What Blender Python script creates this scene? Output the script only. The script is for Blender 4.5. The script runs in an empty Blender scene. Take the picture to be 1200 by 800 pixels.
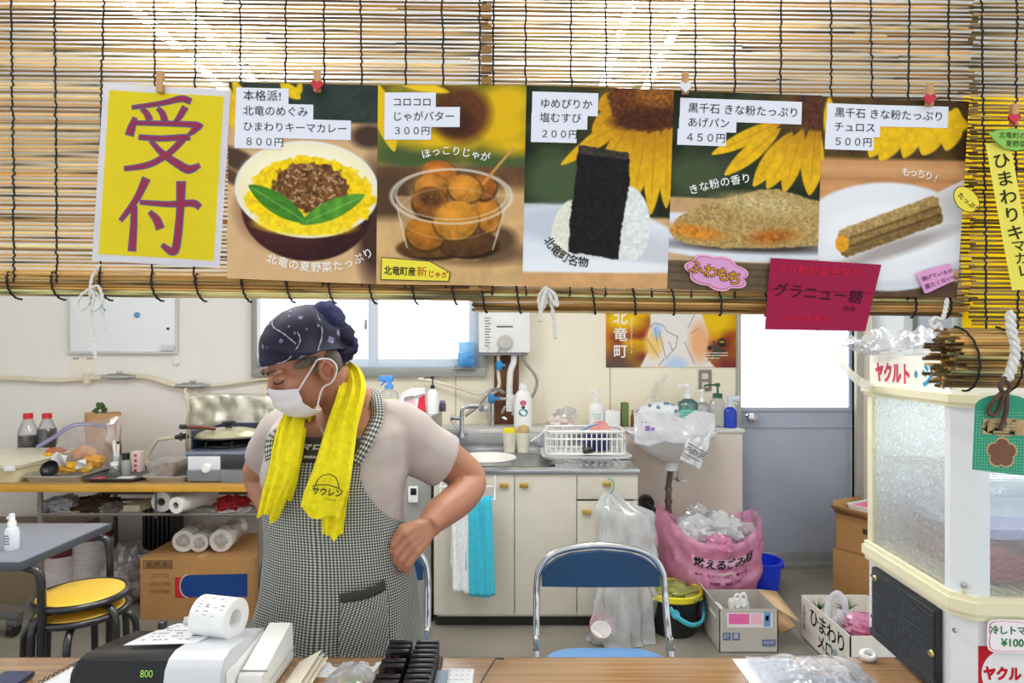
import bpy, bmesh, math, random
import numpy as np
from mathutils import Vector, Matrix, noise
PI = math.pi
rnd = random.Random(7)
SC = bpy.context.scene
COL = SC.collection

# ---------------------------------------------------------------- camera, world, lights, exposure
F, H, YH = 750.0, 1.385, 410.0          # focal length in px, eye height, horizon row (1200 x 800 frame)
cam = bpy.data.cameras.new('camera')
cam.sensor_fit = 'HORIZONTAL'; cam.sensor_width = 36.0
cam.lens = 36.0 * F / 1200.0
cam.shift_y = (YH - 400.0) / 1200.0
cam.clip_start = 0.02
camo = bpy.data.objects.new('camera', cam); COL.objects.link(camo)
camo.location = (0, 0, H); camo.rotation_euler = (PI / 2, 0, 0)
SC.camera = camo

WORLD_STRENGTH = 1.15
TUBE_STRENGTH = 75.0
WINDOW_STRENGTH = 1.9
SC.view_settings.view_transform = 'Standard'
SC.view_settings.look = 'None'
SC.view_settings.gamma = 1.0
SC.view_settings.use_curve_mapping = False
SC.view_settings.exposure = 0.1
w = bpy.data.worlds.new('world'); SC.world = w; w.use_nodes = True
bg = w.node_tree.nodes['Background']
bg.inputs[0].default_value = (0.93, 0.97, 1.0, 1); bg.inputs[1].default_value = WORLD_STRENGTH
try:
    SC.cycles.use_denoising = True
    SC.cycles.max_bounces = 10; SC.cycles.transparent_max_bounces = 24
    SC.cycles.diffuse_bounces = 5; SC.cycles.glossy_bounces = 4; SC.cycles.transmission_bounces = 8
    SC.cycles.sample_clamp_indirect = 6.0
except Exception:
    pass

# ---------------------------------------------------------------- helpers: colours and materials
def lin(c):
    out = []
    for x in c[:3]:
        x = x / 255.0
        out.append(x / 12.92 if x <= 0.04045 else ((x + 0.055) / 1.055) ** 2.4)
    return tuple(out)

MATS = {}
def new_mat(name):
    m = bpy.data.materials.new(name); m.use_nodes = True
    nt = m.node_tree
    for n in list(nt.nodes): nt.nodes.remove(n)
    return m, nt, nt.nodes, nt.links

def mat(name, c=(200, 200, 200), rough=0.6, metal=0.0, var=0.06, scale=14.0, bump=0.0, bscale=60.0, emit=0.0,
        attr=False, trans=0.0, spec=0.5, coat=0.0, stretch=None):
    """Principled material whose colour is varied by noise; attr=True takes the colour from the vertex colours."""
    if name in MATS: return MATS[name]
    m, nt, N, L = new_mat(name)
    out = N.new('ShaderNodeOutputMaterial'); p = N.new('ShaderNodeBsdfPrincipled')
    p.inputs['Roughness'].default_value = rough; p.inputs['Metallic'].default_value = metal
    p.inputs['Specular IOR Level'].default_value = spec
    if coat: p.inputs['Coat Weight'].default_value = coat
    tc = N.new('ShaderNodeTexCoord'); vec = tc.outputs['Object']
    if stretch:
        mp = N.new('ShaderNodeMapping'); mp.inputs['Scale'].default_value = stretch
        L.new(vec, mp.inputs['Vector']); vec = mp.outputs['Vector']
    base = None
    if attr:
        a = N.new('ShaderNodeAttribute'); a.attribute_name = 'Col'; base = a.outputs['Color']
    if var > 0:
        nz = N.new('ShaderNodeTexNoise'); nz.inputs['Scale'].default_value = scale; nz.inputs['Detail'].default_value = 3.0
        L.new(vec, nz.inputs['Vector'])
        mr = N.new('ShaderNodeMapRange'); mr.inputs['From Min'].default_value = 0.3; mr.inputs['From Max'].default_value = 0.7
        mr.inputs['To Min'].default_value = 1.0 - var; mr.inputs['To Max'].default_value = 1.0 + var * 0.6
        L.new(nz.outputs['Fac'], mr.inputs['Value'])
        mx = N.new('ShaderNodeMix'); mx.data_type = 'RGBA'; mx.blend_type = 'MULTIPLY'; mx.inputs['Factor'].default_value = 1.0
        if base: L.new(base, mx.inputs['A'])
        else: mx.inputs['A'].default_value = (*lin(c), 1)
        L.new(mr.outputs['Result'], mx.inputs['B'])
        base = mx.outputs['Result']
    if base: L.new(base, p.inputs['Base Color'])
    else: p.inputs['Base Color'].default_value = (*lin(c), 1)
    if emit > 0:
        if base: L.new(base, p.inputs['Emission Color'])
        else: p.inputs['Emission Color'].default_value = (*lin(c), 1)
        p.inputs['Emission Strength'].default_value = emit
    if bump > 0:
        b2 = N.new('ShaderNodeTexNoise'); b2.inputs['Scale'].default_value = bscale; b2.inputs['Detail'].default_value = 4
        L.new(vec, b2.inputs['Vector'])
        bp = N.new('ShaderNodeBump'); bp.inputs['Strength'].default_value = bump; bp.inputs['Distance'].default_value = 0.004
        L.new(b2.outputs['Fac'], bp.inputs['Height']); L.new(bp.outputs['Normal'], p.inputs['Normal'])
    if trans > 0:
        tr = N.new('ShaderNodeBsdfTranslucent'); ms = N.new('ShaderNodeMixShader'); ms.inputs[0].default_value = trans
        if base: L.new(base, tr.inputs['Color'])
        else: tr.inputs['Color'].default_value = (*lin(c), 1)
        L.new(p.outputs[0], ms.inputs[1]); L.new(tr.outputs[0], ms.inputs[2]); L.new(ms.outputs[0], out.inputs[0])
    else:
        L.new(p.outputs[0], out.inputs[0])
    MATS[name] = m
    return m

def film(name, c=(235, 240, 245), clear=0.5, gloss=0.25, rough=0.12, bump=0.6, bscale=30.0, attr=False, var=0.25):
    """Thin plastic film or glass: part see-through, part diffuse/translucent, with a glossy sheen and wrinkles."""
    if name in MATS: return MATS[name]
    m, nt, N, L = new_mat(name)
    out = N.new('ShaderNodeOutputMaterial')
    tr = N.new('ShaderNodeBsdfTransparent'); df = N.new('ShaderNodeBsdfDiffuse'); tl = N.new('ShaderNodeBsdfTranslucent')
    gl = N.new('ShaderNodeBsdfGlossy'); gl.inputs['Roughness'].default_value = rough
    tint = tuple(0.5 + 0.5 * x for x in lin(c))
    tr.inputs[0].default_value = (*tint, 1)
    for n in (df, tl): n.inputs[0].default_value = (*lin(c), 1)
    if attr:
        a = N.new('ShaderNodeAttribute'); a.attribute_name = 'Col'
        for n in (df, tl): L.new(a.outputs['Color'], n.inputs[0])
    gl.inputs[0].default_value = (1, 1, 1, 1)
    tc = N.new('ShaderNodeTexCoord'); nz = N.new('ShaderNodeTexNoise')
    nz.inputs['Scale'].default_value = bscale; nz.inputs['Detail'].default_value = 3
    L.new(tc.outputs['Object'], nz.inputs['Vector'])
    if bump > 0:
        bp = N.new('ShaderNodeBump'); bp.inputs['Strength'].default_value = bump; bp.inputs['Distance'].default_value = 0.01
        L.new(nz.outputs['Fac'], bp.inputs['Height'])
        for n in (df, gl): L.new(bp.outputs['Normal'], n.inputs['Normal'])
    m1 = N.new('ShaderNodeMixShader'); m1.inputs[0].default_value = 0.5
    L.new(df.outputs[0], m1.inputs[1]); L.new(tl.outputs[0], m1.inputs[2])
    m2 = N.new('ShaderNodeMixShader')
    mr = N.new('ShaderNodeMapRange'); mr.inputs['From Min'].default_value = 0.3; mr.inputs['From Max'].default_value = 0.7
    mr.inputs['To Min'].default_value = max(0, clear - var); mr.inputs['To Max'].default_value = min(1, clear + var)
    L.new(nz.outputs['Fac'], mr.inputs['Value']); L.new(mr.outputs['Result'], m2.inputs[0])
    L.new(m1.outputs[0], m2.inputs[1]); L.new(tr.outputs[0], m2.inputs[2])
    m3 = N.new('ShaderNodeMixShader')
    lw = N.new('ShaderNodeLayerWeight'); lw.inputs['Blend'].default_value = 0.25
    mm = N.new('ShaderNodeMath'); mm.operation = 'MULTIPLY'; mm.inputs[1].default_value = gloss * 2.2
    ad = N.new('ShaderNodeMath'); ad.operation = 'ADD'; ad.inputs[1].default_value = gloss * 0.25; ad.use_clamp = True
    L.new(lw.outputs['Fresnel'], mm.inputs[0]); L.new(mm.outputs[0], ad.inputs[0])
    L.new(ad.outputs[0], m3.inputs[0])
    L.new(m2.outputs[0], m3.inputs[1]); L.new(gl.outputs[0], m3.inputs[2])
    L.new(m3.outputs[0], out.inputs[0])
    MATS[name] = m
    return m

# ---------------------------------------------------------------- helpers: places, objects
def P(px, py, d):
    return Vector(((px - 600.0) / F * d, d, H - (py - YH) / F * d))
def PZ(px, d, z):
    return Vector(((px - 600.0) / F * d, d, z))
def zrow(py, d): return H - (py - YH) / F * d
def M(px, d): return px * d / F

def world_of(o):
    m = o.matrix_basis.copy()
    while o.parent:
        o = o.parent; m = o.matrix_basis @ m
    return m

def tag(o, label=None, cat=None, group=None, kind=None):
    if label: o['label'] = label
    if cat: o['category'] = cat
    if group: o['group'] = group
    if kind: o['kind'] = kind
    return o

def thing(name, label, cat, loc=(0, 0, 0), rz=0.0, group=None):
    o = bpy.data.objects.new(name, None); COL.objects.link(o)
    o.empty_display_size = 0.05
    o.location = loc; o.rotation_euler = (0, 0, rz)
    return tag(o, label, cat, group)

def copy_tree(o, parent=None):
    c = o.copy(); COL.objects.link(c)
    if parent: c.parent = parent
    for ch in [x for x in COL.objects if x.parent == o and x != c]:
        copy_tree(ch, c)
    return c

class MB:
    """Collects shapes and links them as ONE mesh object."""
    def __init__(s): s.v = []; s.f = []; s.m = []; s.c = []; s.uv = None
    def add(s, vs, fs, mi=0, col=None, X=None):
        b = len(s.v)
        for q in vs:
            q = Vector(q); s.v.append(X @ q if X is not None else q)
        s.c.extend([col or (200, 200, 200)] * len(vs))
        for fc in fs: s.f.append([b + i for i in fc]); s.m.append(mi)
        return b
    def bm(s, b, mi=0, col=None, X=None):
        b.verts.ensure_lookup_table(); b.verts.index_update()
        s.add([v.co.copy() for v in b.verts], [[v.index for v in fc.verts] for fc in b.faces], mi, col, X); b.free()
    def box(s, lo, hi, bev=0.0, mi=0, col=None, X=None, seg=2):
        lo, hi = Vector(lo), Vector(hi)
        b = bmesh.new(); bmesh.ops.create_cube(b, size=1.0)
        for v in b.verts: v.co = Vector(((lo[i] + hi[i]) / 2 + v.co[i] * (hi[i] - lo[i]) for i in range(3)))
        if bev > 0:
            bev = min(bev, 0.45 * min(abs(hi[i] - lo[i]) for i in range(3)))
            bmesh.ops.bevel(b, geom=b.edges[:], offset=bev, segments=seg, affect='EDGES', profile=0.6)
        s.bm(b, mi, col, X); return s
    def fbox(s, x0, y0, x1, y1, d, dep, bev=0.0, mi=0, col=None):
        """front face given in photo pixels at distance d, extruded back by dep metres"""
        a, c = P(x0, y1, d), P(x1, y0, d)
        return s.box((a.x, d, a.z), (c.x, d + dep, c.z), bev, mi, col)
    def tube(s, pts, r, n=10, closed=False, mi=0, col=None, X=None, flat=1.0, up=None):
        pts = [Vector(p) for p in pts]; k = len(pts)
        rr = r if isinstance(r, (list, tuple)) else [r] * k
        vs, fs = [], []
        prev = None
        for i, p in enumerate(pts):
            t = (pts[(i + 1) % k] - pts[i - 1]) if closed else (pts[min(i + 1, k - 1)] - pts[max(i - 1, 0)])
            if t.length < 1e-9: t = Vector((0, 0, 1))
            t.normalize()
            if prev is None:
                a = Vector(up) if up else (Vector((0, 0, 1)) if abs(t.z) < 0.9 else Vector((0, 1, 0)))
            else: a = prev
            a = (a - t * a.dot(t))
            if a.length < 1e-6: a = t.orthogonal()
            a.normalize(); prev = a; bq = t.cross(a)
            for j in range(n):
                th = 2 * PI * j / n
                vs.append(p + (a * math.cos(th) * flat + bq * math.sin(th)) * rr[i])
        seg = k if closed else k - 1
        for i in range(seg):
            for j in range(n):
                i2 = (i + 1) % k; j2 = (j + 1) % n
                fs.append([i * n + j, i * n + j2, i2 * n + j2, i2 * n + j])
        if not closed:
            fs.append(list(range(n))[::-1]); fs.append([(k - 1) * n + j for j in range(n)])
        s.add(vs, fs, mi, col, X); return s
    def lathe(s, prof, c=(0, 0, 0), n=28, mi=0, col=None, X=None, cap=True, sx=1.0, sy=1.0):
        c = Vector(c); vs, fs = [], []
        for r, z in prof:
            for j in range(n):
                th = 2 * PI * j / n
                vs.append(c + Vector((r * sx * math.cos(th), r * sy * math.sin(th), z)))
        for i in range(len(prof) - 1):
            for j in range(n):
                j2 = (j + 1) % n
                fs.append([i * n + j, i * n + j2, (i + 1) * n + j2, (i + 1) * n + j])
        if cap:
            if prof[0][0] > 1e-6: fs.append(list(range(n))[::-1])
            if prof[-1][0] > 1e-6: fs.append([(len(prof) - 1) * n + j for j in range(n)])
        s.add(vs, fs, mi, col, X); return s
    def ell(s, c, r, X=None, mi=0, col=None, n=20, m=12, wob=0.0, seed=0.0, freq=6.0):
        c = Vector(c); r = Vector(r) if hasattr(r, '__len__') else Vector((r, r, r))
        vs, fs = [c + Vector((0, 0, -r.z))], []
        def q(d):
            k = 1.0
            if wob: k += wob * noise.noise(d * freq * 0.35 + Vector((seed, seed * 1.7, -seed))) + wob * 0.5 * noise.noise(d * freq + Vector((seed, 3, seed)))
            return c + Vector((d.x * r.x, d.y * r.y, d.z * r.z)) * k
        vs[0] = q(Vector((0, 0, -1)))
        for i in range(1, m):
            ph = -PI / 2 + PI * i / m
            for j in range(n):
                th = 2 * PI * j / n
                vs.append(q(Vector((math.cos(ph) * math.cos(th), math.cos(ph) * math.sin(th), math.sin(ph)))))
        vs.append(q(Vector((0, 0, 1))))
        for j in range(n): fs.append([0, 1 + (j + 1) % n, 1 + j])
        for i in range(m - 2):
            for j in range(n):
                a = 1 + i * n
                fs.append([a + j, a + (j + 1) % n, a + n + (j + 1) % n, a + n + j])
        a = 1 + (m - 2) * n
        for j in range(n): fs.append([a + j, a + (j + 1) % n, len(vs) - 1])
        s.add(vs, fs, mi, col, X); return s
    def loft(s, rings, mi=0, col=None, X=None, cap=True):
        n = len(rings[0]); vs = [p for r in rings for p in r]; fs = []
        for i in range(len(rings) - 1):
            for j in range(n):
                j2 = (j + 1) % n
                fs.append([i * n + j, i * n + j2, (i + 1) * n + j2, (i + 1) * n + j])
        if cap:
            fs.append(list(range(n))[::-1]); fs.append([(len(rings) - 1) * n + j for j in range(n)])
        s.add(vs, fs, mi, col, X); return s
    def prism(s, poly, X, t, mi=0, col=None):
        """2-D outline (x, y) in the frame X, extruded along local z from 0 to t"""
        n = len(poly)
        vs = [X @ Vector((p[0], p[1], 0)) for p in poly] + [X @ Vector((p[0], p[1], t)) for p in poly]
        fs = [list(range(n))[::-1], list(range(n, 2 * n))] + [[i, (i + 1) % n, n + (i + 1) % n, n + i] for i in range(n)]
        s.add(vs, fs, mi, col); return s
    def grid(s, fn, nu, nv, mi=0, col=None, X=None, uvfn=None):
        vs, fs = [], []
        for j in range(nv + 1):
            for i in range(nu + 1):
                vs.append(fn(i / nu, j / nv))
        for j in range(nv):
            for i in range(nu):
                a = j * (nu + 1) + i
                fs.append([a, a + 1, a + nu + 2, a + nu + 1])
        b = s.add(vs, fs, mi, col, X)
        return b
    def text(s, body, X, size=0.02, mi=0, col=None, bold=0.0, ax='CENTER', ay='CENTER', sx=1.0, spacing=1.0):
        """lettering lying in the local xy plane of X"""
        vs, fs = text_mesh(body, size, bold, ax, ay, spacing)
        s.add([Vector((p[0] * sx, p[1], 0)) for p in vs], fs, mi, col, X); return s
    def build(s, name, mats, parent=None, smooth=40, world=True, solid=0.0, sub=0, colors=False, loc=None):
        me = bpy.data.meshes.new(name)
        vs = s.v
        o = bpy.data.objects.new(name, me)
        if parent is not None:
            o.parent = parent
            if world:
                inv = world_of(parent).inverted(); vs = [inv @ p for p in vs]
        elif world:
            xs = [p.x for p in vs]; ys = [p.y for p in vs]; zs = [p.z for p in vs]
            org = Vector(((min(xs) + max(xs)) / 2, (min(ys) + max(ys)) / 2, min(zs)))
            vs = [p - org for p in vs]; o.location = org
        me.from_pydata([tuple(p) for p in vs], [], s.f)
        mats = mats if isinstance(mats, (list, tuple)) else [mats]
        for q in mats: me.materials.append(q)
        if len(mats) > 1: me.polygons.foreach_set('material_index', s.m)
        if colors:
            a = me.color_attributes.new('Col', 'FLOAT_COLOR', 'POINT')
            arr = np.ones((len(vs), 4), np.float32)
            cache = {}
            for i, c in enumerate(s.c):
                if c not in cache: cache[c] = lin(c)
                arr[i, :3] = cache[c]
            a.data.foreach_set('color', arr.ravel())
        if s.uv:
            ul = me.uv_layers.new(name='UVMap')
            idx = np.empty(len(me.loops), np.int32); me.loops.foreach_get('vertex_index', idx)
            uva = np.array(s.uv, np.float32)[idx]
            ul.data.foreach_set('uv', uva.ravel())
        me.update()
        if smooth:
            me.polygons.foreach_set('use_smooth', [True] * len(me.polygons))
            me.set_sharp_from_angle(angle=math.radians(smooth))
        COL.objects.link(o)
        if sub:
            md = o.modifiers.new('sub', 'SUBSURF'); md.levels = sub; md.render_levels = sub
        if solid:
            md = o.modifiers.new('thick', 'SOLIDIFY'); md.thickness = solid; md.offset = 0
        return o

def text_mesh(body, size, bold, ax, ay, spacing=1.0):
    cu = bpy.data.curves.new('t', 'FONT'); cu.body = body; cu.size = size
    cu.align_x = ax; cu.align_y = ay; cu.offset = bold; cu.resolution_u = 3; cu.space_character = spacing
    ob = bpy.data.objects.new('t', cu); COL.objects.link(ob)
    me = ob.to_mesh()
    vs = [tuple(v.co) for v in me.vertices]; fs = [list(p.vertices) for p in me.polygons]
    ob.to_mesh_clear(); bpy.data.objects.remove(ob); bpy.data.curves.remove(cu)
    return vs, fs

def frame(origin, xdir, ydir):
    """matrix whose local x and y run along the given directions"""
    x = Vector(xdir).normalized(); y = Vector(ydir); y = (y - x * y.dot(x)).normalized(); z = x.cross(y)
    m = Matrix.Identity(4)
    for i in range(3): m[i][0] = x[i]; m[i][1] = y[i]; m[i][2] = z[i]; m[i][3] = origin[i]
    return m
def facing(px, py, d, rot=0.0):
    """frame of a sheet facing the camera plane, turned by rot (counter-clockwise as seen)"""
    c, s_ = math.cos(rot), math.sin(rot)
    return frame(P(px, py, d), (c, 0, s_), (-s_, 0, c))
def spline(pts, n=6):
    pts = [Vector(p) for p in pts]; out = []
    for i in range(len(pts) - 1):
        p0, p1, p2, p3 = pts[max(i - 1, 0)], pts[i], pts[i + 1], pts[min(i + 2, len(pts) - 1)]
        for k in range(n):
            t = k / n
            out.append(0.5 * ((2 * p1) + (p2 - p0) * t + (2 * p0 - 5 * p1 + 4 * p2 - p3) * t * t + (3 * p1 - p0 - 3 * p2 + p3) * t ** 3))
    out.append(pts[-1]); return out
def lerp(a, b, t): return a + (b - a) * t
def interp(x, xs, ys):
    return float(np.interp(x, xs, ys))

def struct(name, mb, mats, parent=None, smooth=30):
    o = mb.build(name, mats, parent, smooth)
    o['kind'] = 'structure'
    return o
# ================================================================ materials used all over
m_wallL = mat('wall_paint_pinkish', (240, 236, 230), 0.7, var=0.03, scale=2.0)
m_wallR = mat('wall_panel_cream', (242, 233, 210), 0.6, var=0.04, scale=2.5)
m_floor = mat('concrete_floor', (132, 126, 114), 0.55, var=0.22, scale=3.0, bump=0.1, bscale=25)
m_ceil = mat('ceiling_board', (240, 240, 236), 0.8, var=0.02, scale=3)
m_alum = mat('window_aluminium', (150, 152, 148), 0.45, metal=0.3, var=0.05)
m_sash = mat('sash_white_blue', (214, 226, 240), 0.4, var=0.03)
m_glow = mat('daylit_frosted_glass', (247, 251, 255), 0.3, var=0.02, scale=1.5, emit=WINDOW_STRENGTH)
m_chrome = mat('chrome', (205, 207, 210), 0.16, metal=1.0, var=0.03)
m_steel = mat('stainless_steel', (196, 198, 200), 0.24, metal=0.9, var=0.08, scale=20, stretch=(1, 12, 1))
m_black = mat('black_plastic', (24, 24, 27), 0.4, var=0.1)
m_white = mat('white_plastic', (236, 236, 234), 0.35, var=0.03)
m_ink = mat('black_ink', (26, 24, 28), 0.6, var=0.0)
m_paper = mat('white_paper', (242, 243, 244), 0.7, var=0.02, trans=0.25)
m_print = mat('printed_paper', attr=True, rough=0.5, var=0.0, trans=0.06, spec=.15)
m_paint = mat('coloured_plastic', attr=True, rough=0.4, var=0.05)
m_cloth = mat('coloured_cloth', attr=True, rough=0.9, var=0.12, scale=60, bump=0.5, bscale=250)
m_card = mat('corrugated_cardboard', (170, 126, 74), 0.8, var=0.08, scale=18, stretch=(1, 1, 5))
m_clear = film('clear_film', (240, 243, 247), 0.64, 0.3, var=.1)
m_milky = film('milky_film', (240, 242, 244), 0.5, 0.25, bump=.4, bscale=18, var=0.08)

# ================================================================ the room
DW = 4.08
XL, XR, ZC, Y0 = -3.7, (1022 - 600) / F * 4.08, 2.5, 0.98
b = MB(); b.box((XL - .1, -1.5, -0.08), (XR + 1.5, DW + .12, 0)); struct('floor', b, m_floor)
b = MB(); b.box((XL - .1, Y0, ZC), (XR + .1, DW + .12, ZC + .08)); struct('ceiling', b, m_ceil)
# back wall with openings for the window and the door
def wpx(px): return (px - 600.0) / F * DW
wx0, wx1, wz0, wz1 = wpx(303), wpx(562), zrow(431, DW), 2.02
dx0, dx1, dz1 = wpx(867), wpx(1001), 2.05
b = MB()
b.box((XL, DW, 0), (wx0, DW + .1, ZC))
o = struct('wall_back', b, m_wallL)
b = MB()
b.box((wx0, DW, 0), (wx1, DW + .1, wz0)); b.box((wx0, DW, wz1), (wx1, DW + .1, ZC)); b.box((wx1, DW, 0), (dx0, DW + .1, ZC))
b.box((dx0, DW, dz1), (dx1, DW + .1, ZC)); b.box((dx1, DW, 0), (XR, DW + .1, ZC))
wb = struct('wall_back_right', b, m_wallR)
b = MB()
for px in (534, 715): b.box((wpx(px) - .003, DW - .0015, 0.92), (wpx(px) + .003, DW + .01, 1.29 if px < 600 else ZC))
struct('panel_seam', b, mat('seam', (176, 160, 130), .8), wb)
b = MB(); b.box((XL - .1, Y0, 0), (XL, DW + .1, ZC)); struct('wall_left', b, m_wallL)
b = MB(); b.box((XR, 2.4, 0), (XR + .1, DW + .1, ZC)); struct('wall_right', b, mat('wall_right_grey', (206, 210, 212), .6, var=.03))
# window on the back wall
W1 = thing('window_1', 'aluminium sliding window glowing with daylight behind the person', 'window', ((wx0 + wx1) / 2, DW, wz0)); W1['kind'] = 'structure'
b = MB()
zt = wz1
b.box((wx0 - .03, DW - .05, wz0 - .055), (wx1 + .045, DW + .02, wz0), .004)
b.box((wx0 - .03, DW - .05, wz0), (wx0 + .01, DW + .02, zt), .004)
b.box((wx1, DW - .05, wz0), (wx1 + .045, DW + .02, zt), .004)
b.box((wx0 - .03, DW - .05, zt), (wx1 + .045, DW + .02, zt + .05), .004)
b.build('window_frame', m_alum, W1)
b = MB()
for a, c in ((wx0 + .01, wpx(442)), (wpx(436), wx1)):
    b.box((a, DW + .012, wz0), (c, DW + .04, wz0 + .06), .003); b.box((a, DW + .012, zt - .06), (c, DW + .04, zt), .003)
b.box((wpx(431), DW + .01, wz0), (wpx(443), DW + .045, zt), .003)
b.box((wpx(549), DW + .01, wz0), (wx1, DW + .045, zt), .003)
b.build('window_sash', m_sash, W1)
b = MB(); b.box((wx0, DW + .05, wz0), (wx1, DW + .056, zt)); b.build('window_pane', m_glow, W1)
b = MB(); b.box(P(427, 386, DW) + Vector((0, -.004, 0)), P(430, 374, DW) + Vector((0, .012, 0)), .002); b.build('window_latch', m_alum, W1)
# door
D1 = thing('door_1', 'grey steel door with a large bright frosted pane', 'door', ((dx0 + dx1) / 2, DW, 0)); D1['kind'] = 'structure'
m_door = mat('door_steel_blue_grey', (170, 177, 192), .4, var=.03)
zp = zrow(479, DW)
b = MB()
b.box((dx0, DW + .03, .09), (dx1, DW + .06, zp), .004)
b.box((dx0, DW + .03, dz1 - .1), (dx1, DW + .06, dz1), .004)
b.box((dx0, DW + .02, zp - .02), (dx1, DW + .065, zp + .008), .004)
b.box((dx0, DW + .022, zp - .125), (dx1, DW + .062, zp - .115), .003)
b.box((wpx(997), DW + .02, zp), (dx1, DW + .065, dz1), .004)
b.build('door_leaf', m_door, D1)
b = MB(); b.box((dx0 + .005, DW + .036, zp), (dx1 - .02, DW + .05, dz1 - .1)); b.build('door_pane', m_glow, D1)
b = MB()
b.box((wpx(862), DW - .03, 0), (dx0, DW + .03, dz1), .004)
b.box((dx1, DW - .03, 0), (wpx(1009), DW + .03, dz1), .004)
b.box((wpx(862), DW - .03, dz1), (wpx(1009), DW + .03, dz1 + .04), .004)
b.build('door_frame', mat('door_frame_grey', (176, 172, 158), .5), D1)
b = MB(); b.box((dx0, DW - .02, 0), (dx1, DW + .08, .03), .004); b.box((dx0, DW + .02, .03), (dx1, DW + .06, .09), .004)
b.build('threshold', mat('threshold_steel', (182, 184, 184), .35, metal=.6), D1)
b = MB(); k = P(880, 489, DW)
b.lathe([(0, 0), (.026, .002), (.028, .012), (.014, .02), (.014, .035), (.03, .042), (.034, .055), (.03, .07), (.012, .076), (0, .076)], n=20,
        X=Matrix.Translation(k + Vector((0, .03, 0))) @ Matrix.Rotation(PI / 2, 4, 'X'))
b.build('door_knob', m_chrome, D1)
# things on the right wall: an aluminium strip, a grey window
b = MB()
b.box((XR - .03, 3.62, .0), (XR, 3.7, 2.1), .004); b.box((XR - .03, 3.25, 1.32), (XR, 3.62, 1.36), .003)
b.box((XR - .03, 3.25, 1.32), (XR, 3.3, 2.1), .003)
struct('window_2', b, m_alum)
b = MB(); b.box((XR - .012, 3.3, 1.36), (XR - .002, 3.62, 2.1)); struct('window_2_pane', b, mat('dim_glass', (122, 128, 136), .2), bpy.data.objects['window_2'])
# boxed-in pipe ledge along the back wall
DL, ZL = 3.80, 0.915
b = MB(); b.box((wpx(470), DL, 0), ((870 - 600) / F * DL, DW - .001, ZL - .02))
led = struct('trim_1', b, mat('ledge_panel', (226, 214, 198), .6, var=.03))
b = MB(); b.box((wpx(470), DL - .012, ZL - .02), ((872 - 600) / F * DL, DW - .001, ZL), .004)
struct('ledge_top', b, mat('ledge_top_grey', (214, 213, 208), .45), led)
b = MB(); b.box((XL, DW - .012, 0), (wpx(470), DW - .0005, .08)); struct('baseboard_back', b, mat('baseboard_brown', (120, 104, 84), .6))

# ---- ceiling lamps: two twin-tube fixtures
m_tube = mat('fluorescent_tube', (255, 255, 255), .4, var=0, emit=TUBE_STRENGTH)
def tube_lamp(x, dx, label):
    t = thing('ceiling_lamp', label, 'lamp', (x, 2.02, ZC), 0, 'twin tube lamps on the ceiling')
    q = MB(); q.box((x - .05, 1.36, ZC - .05), (x + .05, 2.68, ZC - .001), .01); q.build('housing', m_white, t)
    for sg in (-1, 1):
        q = MB(); q.tube([(x + sg * dx, 1.42, ZC - .085), (x + sg * dx, 2.62, ZC - .085)], .0145, 14); q.build('tube', m_tube, t)
        for y in (1.40, 2.62):
            q = MB(); q.box((x + sg * dx - .016, y, ZC - .105), (x + sg * dx + .016, y + .022, ZC - .045), .004); q.build('socket', m_white, t)
tube_lamp(-1.065, .075, 'left twin tube ceiling lamp glowing behind the reed blind above the yellow sign')
tube_lamp(.44, .085, 'right twin tube ceiling lamp glowing behind the reed blind above the rice ball poster')

# ================================================================ kitchen sink unit
DK = 3.18
m_cab = mat('cabinet_greige', (205, 199, 184), .5, var=.03)
m_gold = mat('knob_gold', (222, 186, 92), .3, metal=.8, var=.05)
kx0, kx1 = M(508 - 600, DK), M(748 - 600, DK)
K = thing('sink_cabinet', 'greige kitchen sink cabinet with gold knobs and a towel rail', 'cabinet', ((kx0 + kx1) / 2, 3.45, 0))
ztop = .795
b = MB(); za, zb_ = .055, ztop - .026
b.box((kx0, DK + .018, za), (kx0 + .018, 3.74, zb_)); b.box((kx1 - .018, DK + .018, za), (kx1, 3.74, zb_)); b.box((kx0, 3.725, za), (kx1, 3.74, zb_)); b.box((kx0, DK + .018, za), (kx1, 3.74, za + .018)); b.box((kx0, DK + .018, zb_ - .03), (kx1, DK + .03, zb_))
b.build('body', m_cab, K)
b = MB(); b.box((kx0 + .004, DK + .05, 0), (kx1 - .004, 3.7, .055)); b.box((kx0 + .004, DK + .045, 0), (kx1 - .004, DK + .05, .13)); b.build('plinth', mat('plinth_black', (26, 23, 21), .5), K)
def front(nm, x0, y0, x1, y1, knobs):
    q = MB(); q.fbox(x0 + .4, y0, x1 - .4, y1, DK, .018, .003); f = q.build(nm, m_cab, K)
    for kx, ky in knobs:
        q = MB(); c = P(kx, ky, DK)
        q.box(c + Vector((-.022, -.016, -.012)), c + Vector((.022, -.008, .012)), .006)
        q.box(c + Vector((-.008, -.01, -.006)), c + Vector((.008, .002, .006)), .002)
        h = q.build('knob', m_gold, f); h['label'] = 'gold knob'
front('door', 508, 555, 603, 720, [(591, 568)])
front('door', 603, 555, 676, 720, [(614, 568)])
front('drawer', 676, 555, 748, 585, [(711, 566)])
front('door', 676, 587, 748, 720, [(687, 599)])
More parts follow.
